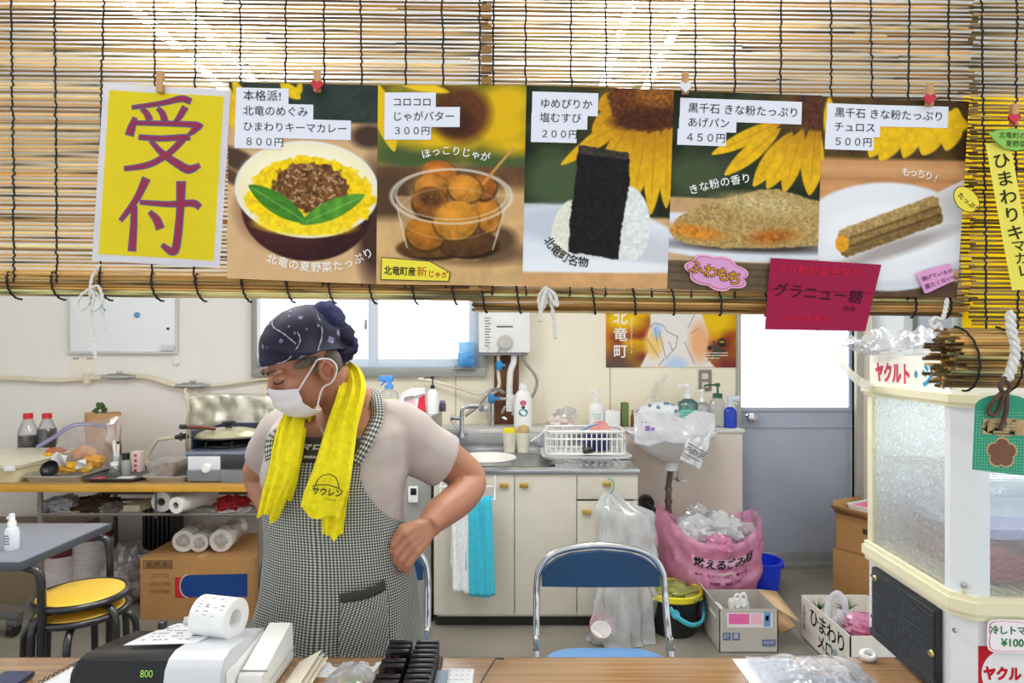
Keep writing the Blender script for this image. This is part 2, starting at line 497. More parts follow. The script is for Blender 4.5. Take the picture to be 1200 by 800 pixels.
# worktop with a basin
T = thing('sink_worktop', 'stainless steel sink top with a pressed basin on the sink cabinet', 'worktop', ((kx0 + kx1) / 2, 3.45, ztop - .025))
sx0, sx1, sy0, sy1 = M(517 - 600, 3.3), M(650 - 600, 3.3), 3.245, 3.66
b = MB()
b.box((kx0 - .006, DK - .012, ztop - .025), (kx1 + .006, sy0, ztop), .005)
b.box((kx0 - .006, sy1, ztop - .025), (kx1 + .006, DL - .014, ztop), .003)
b.box((kx0 - .006, sy0 - .002, ztop - .025), (sx0, sy1 + .002, ztop)); b.box((sx1, sy0 - .002, ztop - .025), (kx1 + .006, sy1 + .002, ztop))
b.box((kx0 - .006, DL - .014, ztop - .025), (kx1 + .006, DL, ZL - .02), .003)
for k in range(9): b.box((sx1 + .05 + k * .036, 3.28, ztop - .001), (sx1 + .066 + k * .036, 3.66, ztop + .003), .001)
b.build('worktop', m_steel, T)
b = MB()
def rrect(x0, x1, y0, y1, r, z, n=6):
    out = []
    for cx, cy, a0 in ((x1 - r, y1 - r, 0), (x0 + r, y1 - r, 90), (x0 + r, y0 + r, 180), (x1 - r, y0 + r, 270)):
        for k in range(n + 1):
            a = math.radians(a0 + 90 * k / n); out.append(Vector((cx + r * math.cos(a), cy + r * math.sin(a), z)))
    return out
b.loft([rrect(sx0, sx1, sy0, sy1, .09, ztop + .002), rrect(sx0 + .012, sx1 - .012, sy0 + .012, sy1 - .012, .09, ztop - .006),
        rrect(sx0 + .025, sx1 - .025, sy0 + .025, sy1 - .025, .085, ztop - .12), rrect(sx0 + .06, sx1 - .06, sy0 + .06, sy1 - .06, .06, ztop - .155)], cap=False)
vs = rrect(sx0 + .06, sx1 - .06, sy0 + .06, sy1 - .06, .06, ztop - .155); b.add(vs, [list(range(len(vs)))])
b.build('basin', mat('basin_steel', (150, 150, 148), .38, metal=.7, var=.08), T, solid=.002)
b = MB(); b.lathe([(0, 0), (.045, 0), (.05, .006), (.04, .008), (0, .006)], ((sx0 + sx1) / 2, 3.5, ztop - .154)); b.build('drain', m_chrome, T)
# dishpan in the basin
b = MB(); c = PZ(571, 3.42, ztop - .15)
b.lathe([(0, 0), (.10, .0), (.12, .02), (.15, .13), (.165, .165), (.17, .167), (.164, .172), (.152, .16), (.118, .03), (.09, .01), (0, .008)], c, 36, sx=.92, sy=.9)
tag(b.build('dishpan', mat('dishpan_cream', (238, 235, 226), .35)), 'cream dishpan standing in the stainless sink basin', 'dishpan')

# towel rail and towels
R = thing('towel_rail', 'white wire towel rail hooked over the top of the sink cabinet door', 'towel rail', P(545, 570, DK - .02))
b = MB(); yy = DK - .018
for r0 in (569, 582):
    dd = .0 if r0 == 569 else -.04
    b.tube([Vector((M(x - 600, DK), yy + dd, zrow(r0, DK))) for x in (515, 581)], .0035, 8)
for x in (517, 580):
    b.tube([Vector((M(x - 600, DK), yy, zrow(556, DK))), Vector((M(x - 600, DK), yy, zrow(573, DK))), Vector((M(x - 600, DK), yy - .04, zrow(582, DK)))], .0035, 8)
b.build('rail', m_white, R)
def hung_towel(name, x0, x1, ytop, ybot, d, col, label, seed, extra=0.0, th=.012):
    """a towel folded over a rail: front sheet with soft folds, back sheet shorter"""
    q = MB(); Wd = M(x1 - x0, d); c = P((x0 + x1) / 2, ytop, d); Hh = M(ybot - ytop, d)
    def fn(u, v):
        s_ = v * 1.8 - .8      # v: back hem -> over the rail -> front hem
        z = -abs(s_) * Hh if s_ > 0 else -abs(s_) * Hh * .95
        off = -.012 if s_ > 0 else .006
        if abs(s_) < .05: off = lerp(.006, -.012, (s_ + .05) / .1); z = .008 * (1 - abs(s_) / .05) - abs(s_) * Hh
        wv = .008 * math.sin(u * 9 + seed + s_ * 2) * min(1, abs(s_) * 4) + .004 * math.sin(u * 23 + seed * 3)
        wid = 1 - .10 * math.sin(abs(s_) * 2.2 + seed) * extra
        return c + Vector(((u - .5) * Wd * wid + extra * .02 * s_, off + (wv if s_ > 0 else -abs(wv) * .3), z + .006 * math.sin(u * 5 + seed)))
    q.grid(fn, 24, 46, col=col)
    return tag(q.build(name, m_cloth, None, colors=True, solid=th * .5), label, 'towel')
hung_towel('towel', 529, 551, 584, 693, DK - .06, (240, 240, 238), 'white towel hanging at the left end of the rail on the sink cabinet', 1.0, .4)
hung_towel('towel', 548, 577, 581, 697, DK - .07, (64, 190, 214), 'turquoise towel hanging over the rail on the sink cabinet', 2.3, .5)

# wash basin beside the sink
B = thing('wash_basin', 'white wall-hung wash basin right of the sink under a draped shopping bag', 'basin', P(785, 610, 3.62))
zr = .925; bc = PZ(787, 3.60, zr)
b = MB()
b.lathe([(0, -.17), (.06, -.168), (.10, -.15), (.17, -.10), (.235, -.03), (.255, 0), (.25, .012), (.235, .01), (.20, -.03), (.13, -.10), (.06, -.125), (0, -.128)], bc, 40, sx=.98, sy=.78)
b.box((bc.x - .17, 3.70, zr - .10), (bc.x + .17, DL, zr + .012), .02)
b.build('bowl', mat('porcelain', (240, 239, 236), .18, var=.02), B)
b = MB(); b.lathe([(0, 0), (.034, 0), (.038, .05), (0, .05)], bc + Vector((0, 0, -.215)), 20); b.build('waste_collar', m_white, B)
b = MB(); b.tube([bc + Vector((-.005, 0, -.21)), bc + Vector((-.005, .03, -.26)), bc + Vector((-.005, .05, -.32)), bc + Vector((-.005, .05, -.47)), bc + Vector((-.005, .06, -.52)), bc + Vector((-.03, .1, -.55)), bc + Vector((-.05, .19, -.55))], .017, 12)
for z in (-.34, -.41, -.47): b.lathe([(0, 0), (.022, 0), (.022, .018), (0, .018)], bc + Vector((-.005, .05, z)), 14)
b.build('drain_pipe', mat('old_chrome', (150, 142, 134), .3, metal=.8, var=.15), B)
b = MB(); q = bc + Vector((.055, .05, -.28)); b.tube([q + Vector((0, .15, -.02)), q, q + Vector((0, 0, .12))], .008, 8); b.lathe([(0, 0), (.016, 0), (.016, .03), (0, .03)], q + Vector((0, 0, -.01)), 12)
b.box(q + Vector((-.005, -.05, -.006)), q + Vector((.03, -.04, .006)), .003); b.tube([q, q + Vector((.0, -.045, 0))], .007, 8)
b.build('stop_valve', m_chrome, B)
# black capped pipe under the basin
b = MB(); c = P(757, 588, 3.78)
b.lathe([(0, 0), (.04, 0), (.045, .02), (.04, .06), (0, .06)], n=18, X=Matrix.Translation(c + Vector((0, .018, 0))) @ Matrix.Rotation(PI / 2, 4, 'X'))
b.tube(spline([c + Vector((.0, -.03, 0)), c + Vector((.05, -.06, -.05)), c + Vector((.06, -.06, -.13))], 5), .014, 10)
tag(b.build('pipe_stub', m_black), 'black capped pipe stub on the wall below the wash basin', 'pipe')

# ================================================================ heater, pipes, taps
d = 3.93
G = thing('water_heater', 'white gas water heater with a round dial on the wall right of the window', 'water heater', P(591, 415, d))
b = MB(); b.fbox(561, 280, 621, 413, d, DW - d - .001, .008); b.fbox(564, 413, 618, 416, d + .01, .1, .002, mi=1); b.build('case', [m_white, mat('heater_grey', (120, 120, 120), .5)], G)
b = MB()
Xk = Matrix.Translation(P(592, 402, d)) @ Matrix.Rotation(PI / 2, 4, 'X')
b.lathe([(0, 0), (.052, 0), (.052, .006), (.04, .008), (.036, .012), (.034, .022), (0, .022)], n=28, X=Xk)
b.box((-.006, -.032, .02), (.006, .032, .03), .003, X=Xk); b.build('dial', mat('dial_grey', (196, 194, 188), .4), G)
b = MB(); b.fbox(582, 382, 601, 383.5, d - .001, .004); b.fbox(580, 371, 603, 381, d - .006, .012, .003, mi=1); b.build('slot', [m_ink, m_white], G)
b = MB()
for k in range(11):
    ww = rnd.uniform(5, 9)
    b.fbox(568, 372 + k * 3.2, 568 + ww, 373.3 + k * 3.2, d - .0006, .0005)
b.tube([P(571, 411, d - .001), P(574, 408, d - .001), P(570, 406, d - .001)], .002, 6)
b.text('♨', facing(585, 411, d - .001), .02)
b.build('warning_print', mat('print_grey', (120, 118, 120), .6), G)
b = MB(); b.fbox(579, 417, 608, 498, 4.05, .029, .002)
tag(b.build('mounting_board', mat('dark_wood_board', (112, 64, 34), .6, var=.3, scale=9, stretch=(6, 1, .6))), 'dark brown wood board behind the heater pipes', 'board')
PP = thing('heater_piping', 'cream and chrome pipes with blue valves running down from the water heater', 'piping', P(596, 470, 3.98))
d = 3.99
m_cream = mat('pipe_cream', (226, 214, 190), .45)
m_blue = mat('valve_blue', (40, 132, 190), .4)
b = MB(); b.tube(spline([P(584, 414, d), P(584, 437, d), P(585, 450, d), P(581, 458, d), P(570, 461, d), P(555, 460, d), P(535, 454, d), P(505, 446, d), P(490, 444, d)], 6), .011, 10); b.build('hose', m_cream, PP)
b = MB(); b.tube(spline([P(602, 414, d), P(602, 424, d), P(598, 436, d), P(597, 460, d), P(598, 476, d)], 6), .02, 12); b.box(P(593, 482, d) + Vector((0, -.02, 0)), P(603, 462, d) + Vector((0, .01, 0)), .006); b.build('pipe', m_white, PP)
b = MB(); b.tube(spline([P(612, 414, d), P(615, 424, d), P(627, 440, d), P(629, 452, d), P(622, 466, d), P(610, 470, d), P(590, 467, d)], 8), .009, 10); b.build('flexible_hose', mat('flex_metal', (160, 158, 152), .3, metal=.8, bump=.8, bscale=150), PP)
for cx, cy, hx, hy in ((585, 428, 592, 428), (576, 467, 586, 466)):
    q = MB(); q.lathe([(0, -.028), (.016, -.028), (.022, -.02), (.022, .02), (.016, .028), (0, .028)], P(cx, cy, d - .02), 14); q.tube([P(cx, cy, d - .03), P(hx, hy, d - .03)], .009, 8); q.build('valve', m_blue, PP)
b = MB(); b.tube([P(580, 467, d - .02), P(594, 467, d - .02)], .012, 10); b.lathe([(0, 0), (.014, 0), (.014, .16), (0, .16)], P(577, 503, d - .03), 12); b.fbox(561, 473, 572, 483, d - .04, .05, .006)
for cx, cy, ex, ey in ((588, 484, 592, 476), (589, 489, 594, 491), (600, 486, 606, 477)): b.tube([P(cx, cy, d - .04), P(ex, ey, d - .05)], .008, 8)
b.build('tap_body', m_chrome, PP)
# swan-neck tap at the sink
TP = thing('kitchen_tap', 'chrome tap with a bent spout at the back left of the sink', 'tap', PZ(541, 3.74, ZL - .02))
d = 3.74
b = MB(); b.tube(spline([P(541, 508, d), P(541, 485, d), P(543, 478, d), P(550, 476.5, d), P(562, 476, d - .04)], 6), .013, 12); b.lathe([(0, 0), (.022, 0), (.018, .03), (0, .03)], P(541, 512, d), 14); b.build('spout', m_chrome, TP)
b = MB(); b.tube([P(533, 490, d), P(541, 490, d)], .012, 10); b.tube([P(528, 489, d), P(533, 489, d)], [.018, .016], 10); b.tube([P(537, 503, d), P(528, 492, d)], .006, 8); b.build('handle', m_chrome, TP)
b = MB(); b.tube(spline([P(545, 487, d - .02), P(560, 475, d - .01), P(572, 460, d), P(582, 456, d + .05), P(590, 460, d + .15)], 6), .011, 10); b.build('flexible_hose', MATS['flex_metal'], TP)

# cabinet (grey) left of the sink
d = 3.25
b = MB(); b.box((M(425 - 600, d), d, .0), (M(505 - 600, d), 3.78, 1.035), .006)
FR = thing('steel_side_cabinet', 'grey steel cabinet between the person and the sink', 'cabinet', (M(465 - 600, d), 3.5, 0))
b.build('body', mat('cabinet_steel_grey', (168, 166, 162), .4, metal=.3, var=.05), FR)
b = MB(); b.box((M(425 - 600, d) - .004, d - .01, 1.035), (M(505 - 600, d) + .004, 3.78, 1.05), .004); b.build('top', m_steel, FR)
TM = thing('kitchen_timer', 'small white kitchen timer stuck to the grey steel cabinet', 'timer', P(484, 588, d))
b = MB(); b.fbox(478, 570, 490, 589, d - .022, .02, .008); b.build('case', m_white, TM)
b = MB(); b.fbox(481, 572, 488, 580, d - .0235, .002, .002); b.build('display', m_black, TM)
# ================================================================ reed blinds hanging in the serving window
m_reed = mat('reed', attr=True, rough=0.55, var=0.1, scale=90, stretch=(.25, 1, 1), trans=0.36)
m_cord = mat('binding_cord_black', (30, 28, 32), .8, var=.1)
m_rope = mat('cotton_rope', (226, 224, 218), .9, var=.1, scale=200, bump=.6, bscale=300)
DB = 0.91
TILT = 0.012
REEDS = [(236, 200, 132), (243, 214, 150), (226, 186, 112), (214, 172, 98), (247, 224, 166), (198, 154, 84), (239, 204, 128), (176, 136, 74)]
def reed(q, x0, x1, z, y, r, seed, dark=1.0, step=0.055):
    """one reed from x0 to x1: slightly wavy, tapering, with dark nodes, made of one or more lengths"""
    rr = random.Random(seed)
    x = x0; zj = z
    base = rr.choice(REEDS)
    while x < x1 - 0.004:
        L = min(rr.uniform(.35, 1.1), x1 - x)
        base = rr.choice(REEDS); k0 = dark * rr.uniform(.82, 1.08)
        col = tuple(min(252, int(c * k0)) for c in base)
        n = max(2, int(L / step)); pts = []; rad = []
        za, zb = rr.uniform(-.0011, .0011), rr.uniform(-.0011, .0011)
        ra, rb = r * rr.uniform(.8, 1.1), r * rr.uniform(.7, 1.05)
        for i in range(n + 1):
            t = i / n
            pts.append(Vector((x + L * t, y + rr.uniform(-.0004, .0004), z - TILT * (x + L * t) + lerp(za, zb, t) + rr.uniform(-.0004, .0004))))
            rad.append(lerp(ra, rb, t))
        s0 = len(q.v); q.tube(pts, rad, 6, col=col)
        for i in range(n + 1):
            if i in (0, n) or rr.random() < .10:
                dk = tuple(int(c * .55) for c in col)
                if i not in (0, n) or rr.random() < .6:
                    for j in range(6): q.c[s0 + i * 6 + j] = dk
        x += L
def wavy_cord(q, px, r0, r1, d, amp=.0012, rad=.0013, seed=0):
    rr = random.Random(seed); pts = []
    n = int(abs(r1 - r0) / 4)
    X = M(px - 600, d); drift = rr.uniform(-.004, .004); ph = rr.uniform(0, 6)
    for i in range(n + 1):
        t = i / n
        pts.append(Vector((X + drift * math.sin(t * 3 + ph) + rr.uniform(-1, 1) * amp, d + (.0012 if i % 2 else -.0012), zrow(lerp(r0, r1, t), d) - TILT * X)))
    q.tube(pts, rad, 6)
def make_blind(label, x0, x1, top, bot, d, cords, seed, pitch=4.8, rad=.0019, dark=1.0):
    t = thing('reed_blind', label, 'blind', (M((x0 + x1) / 2 - 600, d), d, zrow(bot, d)), 0, 'reed blinds in the serving window')
    q = MB(); rr = random.Random(seed)
    row = top
    while row < bot:
        reed(q, M(x0 - 600, d) + rr.uniform(-.004, .004), M(x1 - 600, d) + rr.uniform(-.004, .004), zrow(row, d), d + rr.uniform(-.0008, .0008), rad, seed * 1000 + int(row * 7), dark)
        row += pitch * rr.uniform(.86, 1.14)
    q.build('reed_screen', m_reed, t, colors=True)
    for i, cx in enumerate(cords):
        q = MB(); wavy_cord(q, cx, top, bot, d - .0022, seed=seed * 50 + i); q.build('binding_cord', m_cord, t)
    return t
def roll(t, x0, x1, row, radius, d, seed, cords, dark=.8, turns=2.5, r=.0021, ragged=.004, flat=1.0, dx=4):
    """the rolled-up lower end: reeds wound in a spiral round a core, tied by cord loops"""
    q = MB(); rr = random.Random(seed); a = rr.uniform(0, 6); R = radius - r
    xa, xb = M(x0 - 600, d), M(x1 - 600, d); zc = zrow(row, d); lim = radius * .28
    while R > lim:
        reed(q, xa + rr.uniform(-ragged, ragged), xb + rr.uniform(-ragged, ragged), zc + R * math.sin(a) * flat, d + R * math.cos(a) * .9, r * rr.uniform(.85, 1.1), seed * 999 + int(a * 100), dark)
        a += 2.15 * r / R; R -= 2.15 * r / R * (radius * .82 / (turns * 2 * PI))
    q.build('rolled_hem', m_reed, t, colors=True)
    for i, cx in enumerate(cords):
        X = M(cx - 600, d); q = MB(); pts = []
        for k in range(25):
            th = PI * .5 + PI * k / 24 + .1
            pts.append(Vector((X + dx * .0012 * k / 12 + .0008 * math.sin(k * 2.1 + i), d + (radius + .0012) * math.cos(th) * .92, zc + (radius + .0012) * math.sin(th) * flat - TILT * X)))
        q.tube(pts, .0015, 6); q.build('hem_cord', m_cord, t)

bl = make_blind('left reed blind, tan reeds tied with black cord, behind the yellow sign', -70, 573, -26, 338, DB,
                [14, 65, 120, 178, 229, 282, 335, 379, 423, 475, 520, 562], 3)
roll(bl, -70, 566, 341 - 1, .0205, .926, 4, [17, 68, 123, 183, 234, 287, 338, 386, 433, 482, 528], dark=1.12)
br = make_blind('middle reed blind behind the food posters, lit from the ceiling lamps', 565, 1143, -26, 346, DB + .006,
                [578, 616, 668, 710, 763, 812, 861, 916, 973, 1019, 1065, 1112], 5)
roll(br, 556, 1128, 349, .0205, .93, 6, [563, 603, 690, 737, 782, 836, 889, 1060, 1100], dark=1.12)
bn = make_blind('narrow right reed blind in front, rolled up to a thick bundle at the bottom', 1138, 1275, -26, 378, DB - .03,
                [1153, 1193, 1236], 7, pitch=4.9, rad=.0019, dark=.9)
roll(bn, 1108, 1275, 414, .043, DB - .028, 8, [1116, 1164, 1206], dark=1.1, turns=5.0, r=.0023, ragged=.016, flat=1.0, dx=7)
# lath where the two wide blinds meet
b = MB()
for k in range(30):
    r0 = -20 + k * 12.2
    b.fbox(564, r0, 576, r0 + rnd.uniform(5, 9), DB - .0035, .0012, col=(176, 132, 72))
tag(b.build('split_bamboo_lath', m_reed, None, colors=True), 'flat brown bamboo strip woven in where the left and middle blinds meet', 'strip')
# yellow cloth behind the narrow blind
b = MB()
b.grid(lambda u, v: P(lerp(1128, 1215, u), lerp(112, 392, v), DB + .022) + Vector((0, .004 * math.sin(u * 9 + v * 3), 0)), 14, 30)
tag(b.build('yellow_banner', mat('yellow_cloth', (250, 214, 20), .8, var=.05, trans=.5)), 'bright yellow cloth banner hanging behind the narrow right blind', 'banner')

# ---------------------------------------------------------------- ropes tied in bows
def twisted_rope(q, pts, r, n=8):
    """two visible strands wound round each other"""
    pts = spline(pts, 10)
    for s_ in (0, PI):
        out = []
        for i, p in enumerate(pts):
            th = i * .75 + s_
            out.append(p + Vector((math.cos(th), math.sin(th) * .6, math.sin(th) * .4)) * r * .45)
        q.tube(out, r * .68, 6)
def rope(name, label, paths, r, d, cat='rope'):
    q = MB()
    for i, pth in enumerate(paths):
        twisted_rope(q, [P(x, y, d - .004 * (i % 3)) for x, y in pth], r)
    return tag(q.build(name, m_rope), label, cat)
rope('tie_rope', 'thin grey rope tied in a hanging bow under the yellow sign', [
    [(117, 310), (108, 325), (106, 338)],
    [(106, 338), (96, 345), (91, 356), (96, 363), (104, 355), (106, 338)],
    [(106, 338), (115, 335), (120, 350), (114, 362), (107, 362), (110, 348), (106, 338)],
    [(106, 338), (107, 360), (109, 395), (112, 420)], [(108, 338), (117, 350), (121, 372), (124, 388)]], .0022, .898)
rope('tie_rope', 'white braided rope tied in a small bow below the rice ball poster', [
    [(640, 336), (632, 348), (634, 363), (640, 352), (641, 338)], [(641, 338), (650, 345), (653, 358), (647, 352), (641, 338)],
    [(641, 338), (636, 352), (633, 370), (634, 376)], [(642, 338), (647, 360), (650, 385), (651, 396)]], .0028, .892)
rope('tie_rope', 'knotted white rope end under the pink speech bubble by the narrow blind', [
    [(1110, 350), (1108, 362), (1104, 374), (1096, 372), (1090, 378), (1095, 384), (1100, 378), (1103, 386)]], .003, .868)
rope('hanging_rope', 'thick white twisted rope hanging over the rolled blind, holding the green tag', [
    [(1184, 366), (1185, 385), (1190, 408), (1187, 428), (1180, 446)]], .0062, .826)
# ================================================================ posters and hand-made signs pinned to the blind
def vnoise(h, w, cell, seed):
    r = np.random.RandomState(seed); gh, gw = int(h / cell) + 3, int(w / cell) + 3
    g = r.rand(gh, gw); y = np.arange(h) / cell; x = np.arange(w) / cell
    yi, xi = y.astype(int), x.astype(int); fy, fx = (y - yi)[:, None], (x - xi)[None, :]
    fy, fx = fy * fy * (3 - 2 * fy), fx * fx * (3 - 2 * fx)
    a, b_, c, d_ = g[yi][:, xi], g[yi][:, xi + 1], g[yi + 1][:, xi], g[yi + 1][:, xi + 1]
    return (a * (1 - fx) + b_ * fx) * (1 - fy) + (c * (1 - fx) + d_ * fx) * fy
class Print:
    """a printed picture: a colour per point of a fine grid (u right, v down, in photo pixels of the sheet)"""
    def __init__(s, w, h, base, res=1.0):
        s.w, s.h, s.res = w, h, res
        s.nw, s.nh = int(w * res) + 1, int(h * res) + 1
        s.U, s.V = np.meshgrid(np.linspace(0, w, s.nw), np.linspace(0, h, s.nh))
        s.C = np.ones((s.nh, s.nw, 3)) * np.array(base, float)
        s.k = 0
    def noise(s, cell=6):
        s.k += 1; return vnoise(s.nh, s.nw, cell * s.res, 17 * s.k + int(s.w * 7 + s.h)) - .5
    def put(s, mask, col, var=0, cell=3):
        c = np.array(col, float)[None, None, :]
        if var: c = c * (1 + var * (s.noise(cell) + .6 * s.noise(max(1.2, cell / 2.5))))[:, :, None]
        mk = np.clip(mask, 0, 1)[:, :, None]; s.C = s.C * (1 - mk) + c * mk
    def sd(s, dist, soft=1.0): return np.clip(.5 - dist / max(soft, 1e-3), 0, 1)
    def ell(s, cu, cv, ru, rv, col, soft=1.5, rot=0, var=0, cell=3, rag=0):
        a = math.radians(rot); du, dv = s.U - cu, s.V - cv
        x, y = du * math.cos(a) + dv * math.sin(a), -du * math.sin(a) + dv * math.cos(a)
        dist = (np.sqrt((x / ru) ** 2 + (y / rv) ** 2) - 1) * min(ru, rv)
        if rag: dist = dist + rag * (s.noise(4) + s.noise(9))
        s.put(s.sd(dist, soft), col, var, cell)
    def lens(s, u0, v0, u1, v1, wd, col, soft=1.2, var=0, cell=4):
        """pointed petal or leaf from one tip to the other"""
        L = math.hypot(u1 - u0, v1 - v0); ax, ay = (u1 - u0) / L, (v1 - v0) / L
        t = ((s.U - u0) * ax + (s.V - v0) * ay) / L; n = -(s.U - u0) * ay + (s.V - v0) * ax
        half = wd * np.clip(np.sin(np.clip(t, 0, 1) * PI), 0, 1) ** .7
        dist = np.where((t > 0) & (t < 1), np.abs(n) - half, 9)
        s.put(s.sd(dist, soft), col, var, cell)
    def poly(s, pts, col, soft=1.0, var=0, cell=3, rag=0):
        inside = np.zeros(s.U.shape, bool); dist = np.full(s.U.shape, 1e9); n = len(pts)
        for i in range(n):
            (x0, y0), (x1, y1) = pts[i], pts[(i + 1) % n]
            if y0 != y1:
                cr = ((s.V >= min(y0, y1)) & (s.V < max(y0, y1))) & (s.U < (x1 - x0) * (s.V - y0) / (y1 - y0) + x0); inside ^= cr
            L2 = (x1 - x0) ** 2 + (y1 - y0) ** 2
            t = np.clip(((s.U - x0) * (x1 - x0) + (s.V - y0) * (y1 - y0)) / max(L2, 1e-9), 0, 1)
            dist = np.minimum(dist, np.hypot(s.U - x0 - t * (x1 - x0), s.V - y0 - t * (y1 - y0)))
        sdist = np.where(inside, -dist, dist)
        if rag: sdist = sdist + rag * (s.noise(3) + s.noise(7))
        s.put(s.sd(sdist, soft), col, var, cell)
    def seg(s, u0, v0, u1, v1, r, col, soft=1.0, var=0, cell=3, rag=0):
        L2 = (u1 - u0) ** 2 + (v1 - v0) ** 2
        t = np.clip(((s.U - u0) * (u1 - u0) + (s.V - v0) * (v1 - v0)) / max(L2, 1e-9), 0, 1)
        dist = np.hypot(s.U - u0 - t * (u1 - u0), s.V - v0 - t * (v1 - v0)) - r
        if rag: dist = dist + rag * s.noise(4)
        s.put(s.sd(dist, soft), col, var, cell)
    def ring(s, cu, cv, ru, rv, wd, col, soft=1.0, alpha=1.0):
        dist = np.abs((np.sqrt(((s.U - cu) / ru) ** 2 + ((s.V - cv) / rv) ** 2) - 1) * min(ru, rv)) - wd
        s.put(s.sd(dist, soft) * alpha, col)

class Sheet:
    """a sheet of paper given by its four photo corners (TL, TR, BR, BL) at a distance; uv in photo pixels from the top left"""
    def __init__(s, tl, tr, br, bl, d, w=None, h=None, curl=0.0, dd=(0, 0, 0, 0)):
        s.q = [P(*p, d + e) for p, e in zip((tl, tr, br, bl), dd)]
        s.w = w or ((tr[0] - tl[0]) + (br[0] - bl[0])) / 2; s.h = h or ((bl[1] - tl[1]) + (br[1] - tr[1])) / 2
        s.curl = curl
        s.mb = MB()
    def at(s, u, v, off=0.0):
        a, b_ = u / s.w, v / s.h; q = s.q
        p = (q[0] * (1 - a) + q[1] * a) * (1 - b_) + (q[3] * (1 - a) + q[2] * a) * b_
        return p + Vector((0, -off + s.curl * math.sin(a * 5.2 + b_ * 2.0), 0))
    def plain(s, col, u0=0, v0=0, u1=None, v1=None, off=0.0, n=8):
        u1 = s.w if u1 is None else u1; v1 = s.h if v1 is None else v1
        s.mb.grid(lambda a, b_: s.at(lerp(u0, u1, a), lerp(v0, v1, b_), off), n, n, col=col); return s
    def outline(s, pts, col, off=0.0):
        s.mb.add([s.at(u, v, off) for u, v in pts], [list(range(len(pts)))], col=col); return s
    def back(s, th=.0005):
        s.mb.grid(lambda a, b_: s.at(s.w * (1 - a), s.h * b_, -th), 8, 8, col=(238, 238, 236)); return s
    def text(s, body, u, v, size, col=(30, 28, 30), bold=0.0, rot=0.0, ax='LEFT', off=.0011, sx=1.0, spacing=1.0):
        vs, fs = text_mesh(body, size, bold * size, ax, 'TOP_BASELINE', spacing)
        c, s_ = math.cos(rot), math.sin(rot); out = []
        for x, y, z in vs:
            x *= sx; out.append(s.at(u + x * c - y * s_ * 1.0, v - (x * s_ + y * c), off))
        s.mb.add(out, fs, col=col); return s
    def arc(s, body, pts, size, col, bold=.0, off=.0011):
        """characters set one by one along a path of (u, v) points"""
        pts = [Vector((a, b_, 0)) for a, b_ in pts]; pp = spline(pts, 8); n = len(body)
        L = [0]
        for i in range(1, len(pp)): L.append(L[-1] + (pp[i] - pp[i - 1]).length)
        for k, ch in enumerate(body):
            t = L[-1] * (k + .5) / n; i = max(1, min(len(pp) - 1, next((j for j in range(len(L)) if L[j] >= t), len(L) - 1)))
            f = (t - L[i - 1]) / max(1e-6, L[i] - L[i - 1]); p = pp[i - 1].lerp(pp[i], f); tg = pp[i] - pp[i - 1]
            s.text(ch, p.x, p.y, size, col, bold, -math.atan2(tg.y, tg.x), 'CENTER', off)
        return s
    def picture(s, pr, name, label, cat='poster', group=None, mat_=None):
        """the printed grid with its lettering as one mesh"""
        nw, nh = pr.nw, pr.nh
        gv = [s.at(pr.U[j, i], pr.V[j, i]) for j in range(nh) for i in range(nw)]
        ii = np.arange(nh * nw).reshape(nh, nw)
        gf = np.stack([ii[:-1, :-1], ii[1:, :-1], ii[1:, 1:], ii[:-1, 1:]], -1).reshape(-1, 4)
        tv, tf, tc_ = s.mb.v, s.mb.f, s.mb.c
        nb = len(gv); allv = gv + tv
        xs = [p.x for p in allv]; ys = [p.y for p in allv]; zs = [p.z for p in allv]
        org = Vector(((min(xs) + max(xs)) / 2, (min(ys) + max(ys)) / 2, min(zs)))
        me = bpy.data.meshes.new(name)
        me.from_pydata([tuple(p - org) for p in allv], [], [tuple(int(k) for k in f) for f in gf] + [[nb + k for k in f] for f in tf])
        a = me.color_attributes.new('Col', 'FLOAT_COLOR', 'POINT'); arr = np.ones((len(allv), 4), np.float32)
        c = np.clip(pr.C, 0, 255).reshape(-1, 3) / 255.0
        arr[:nb, :3] = np.where(c <= .04045, c / 12.92, ((c + .055) / 1.055) ** 2.4)
        for k, col in enumerate(tc_): arr[nb + k, :3] = lin(col)
        a.data.foreach_set('color', arr.ravel()); me.materials.append(mat_ or m_print)
        o = bpy.data.objects.new(name, me); o.location = org; COL.objects.link(o)
        return tag(o, label, cat, group)
    def build(s, name, label, cat, group=None):
        return tag(s.mb.build(name, getattr(s, 'mat', m_print), None, smooth=0, colors=True), label, cat, group)

DP = 0.896
WHT = (238, 240, 246)
# ---- reception sign
s = Sheet((121, 97), (271, 106), (257, 314), (107, 305), DP, curl=.0012)
s.plain((228, 230, 240), n=14).plain((246, 226, 14), 7.5, 8, 142.5, 200, .0006, 20)
u0, v0 = 121, 97
def stroke(pts, wds):
    """a brush stroke: violet rim under a crimson core"""
    for grow, col, off in ((1.5, (120, 100, 160), .0011), (-.3, (186, 48, 88), .0015)):
        pp = spline([Vector((a, b_, 0)) for a, b_ in pts], 6); n = len(pp); L, R = [], []
        for i, p in enumerate(pp):
            t = pp[min(i + 1, n - 1)] - pp[max(i - 1, 0)]; t.normalize(); nn = Vector((-t.y, t.x, 0))
            w_ = interp(i / (n - 1), np.linspace(0, 1, len(wds)), wds) / 2 + grow
            e = p + (t * grow if i == n - 1 else (-t * grow if i == 0 else Vector()))
            L.append(e + nn * w_); R.append(e - nn * w_)
        vs = [s.at(p.x, p.y, off) for p in L + R]
        s.mb.add(vs, [[i, i + 1, n + i + 1, n + i] for i in range(n - 1)], col=col)
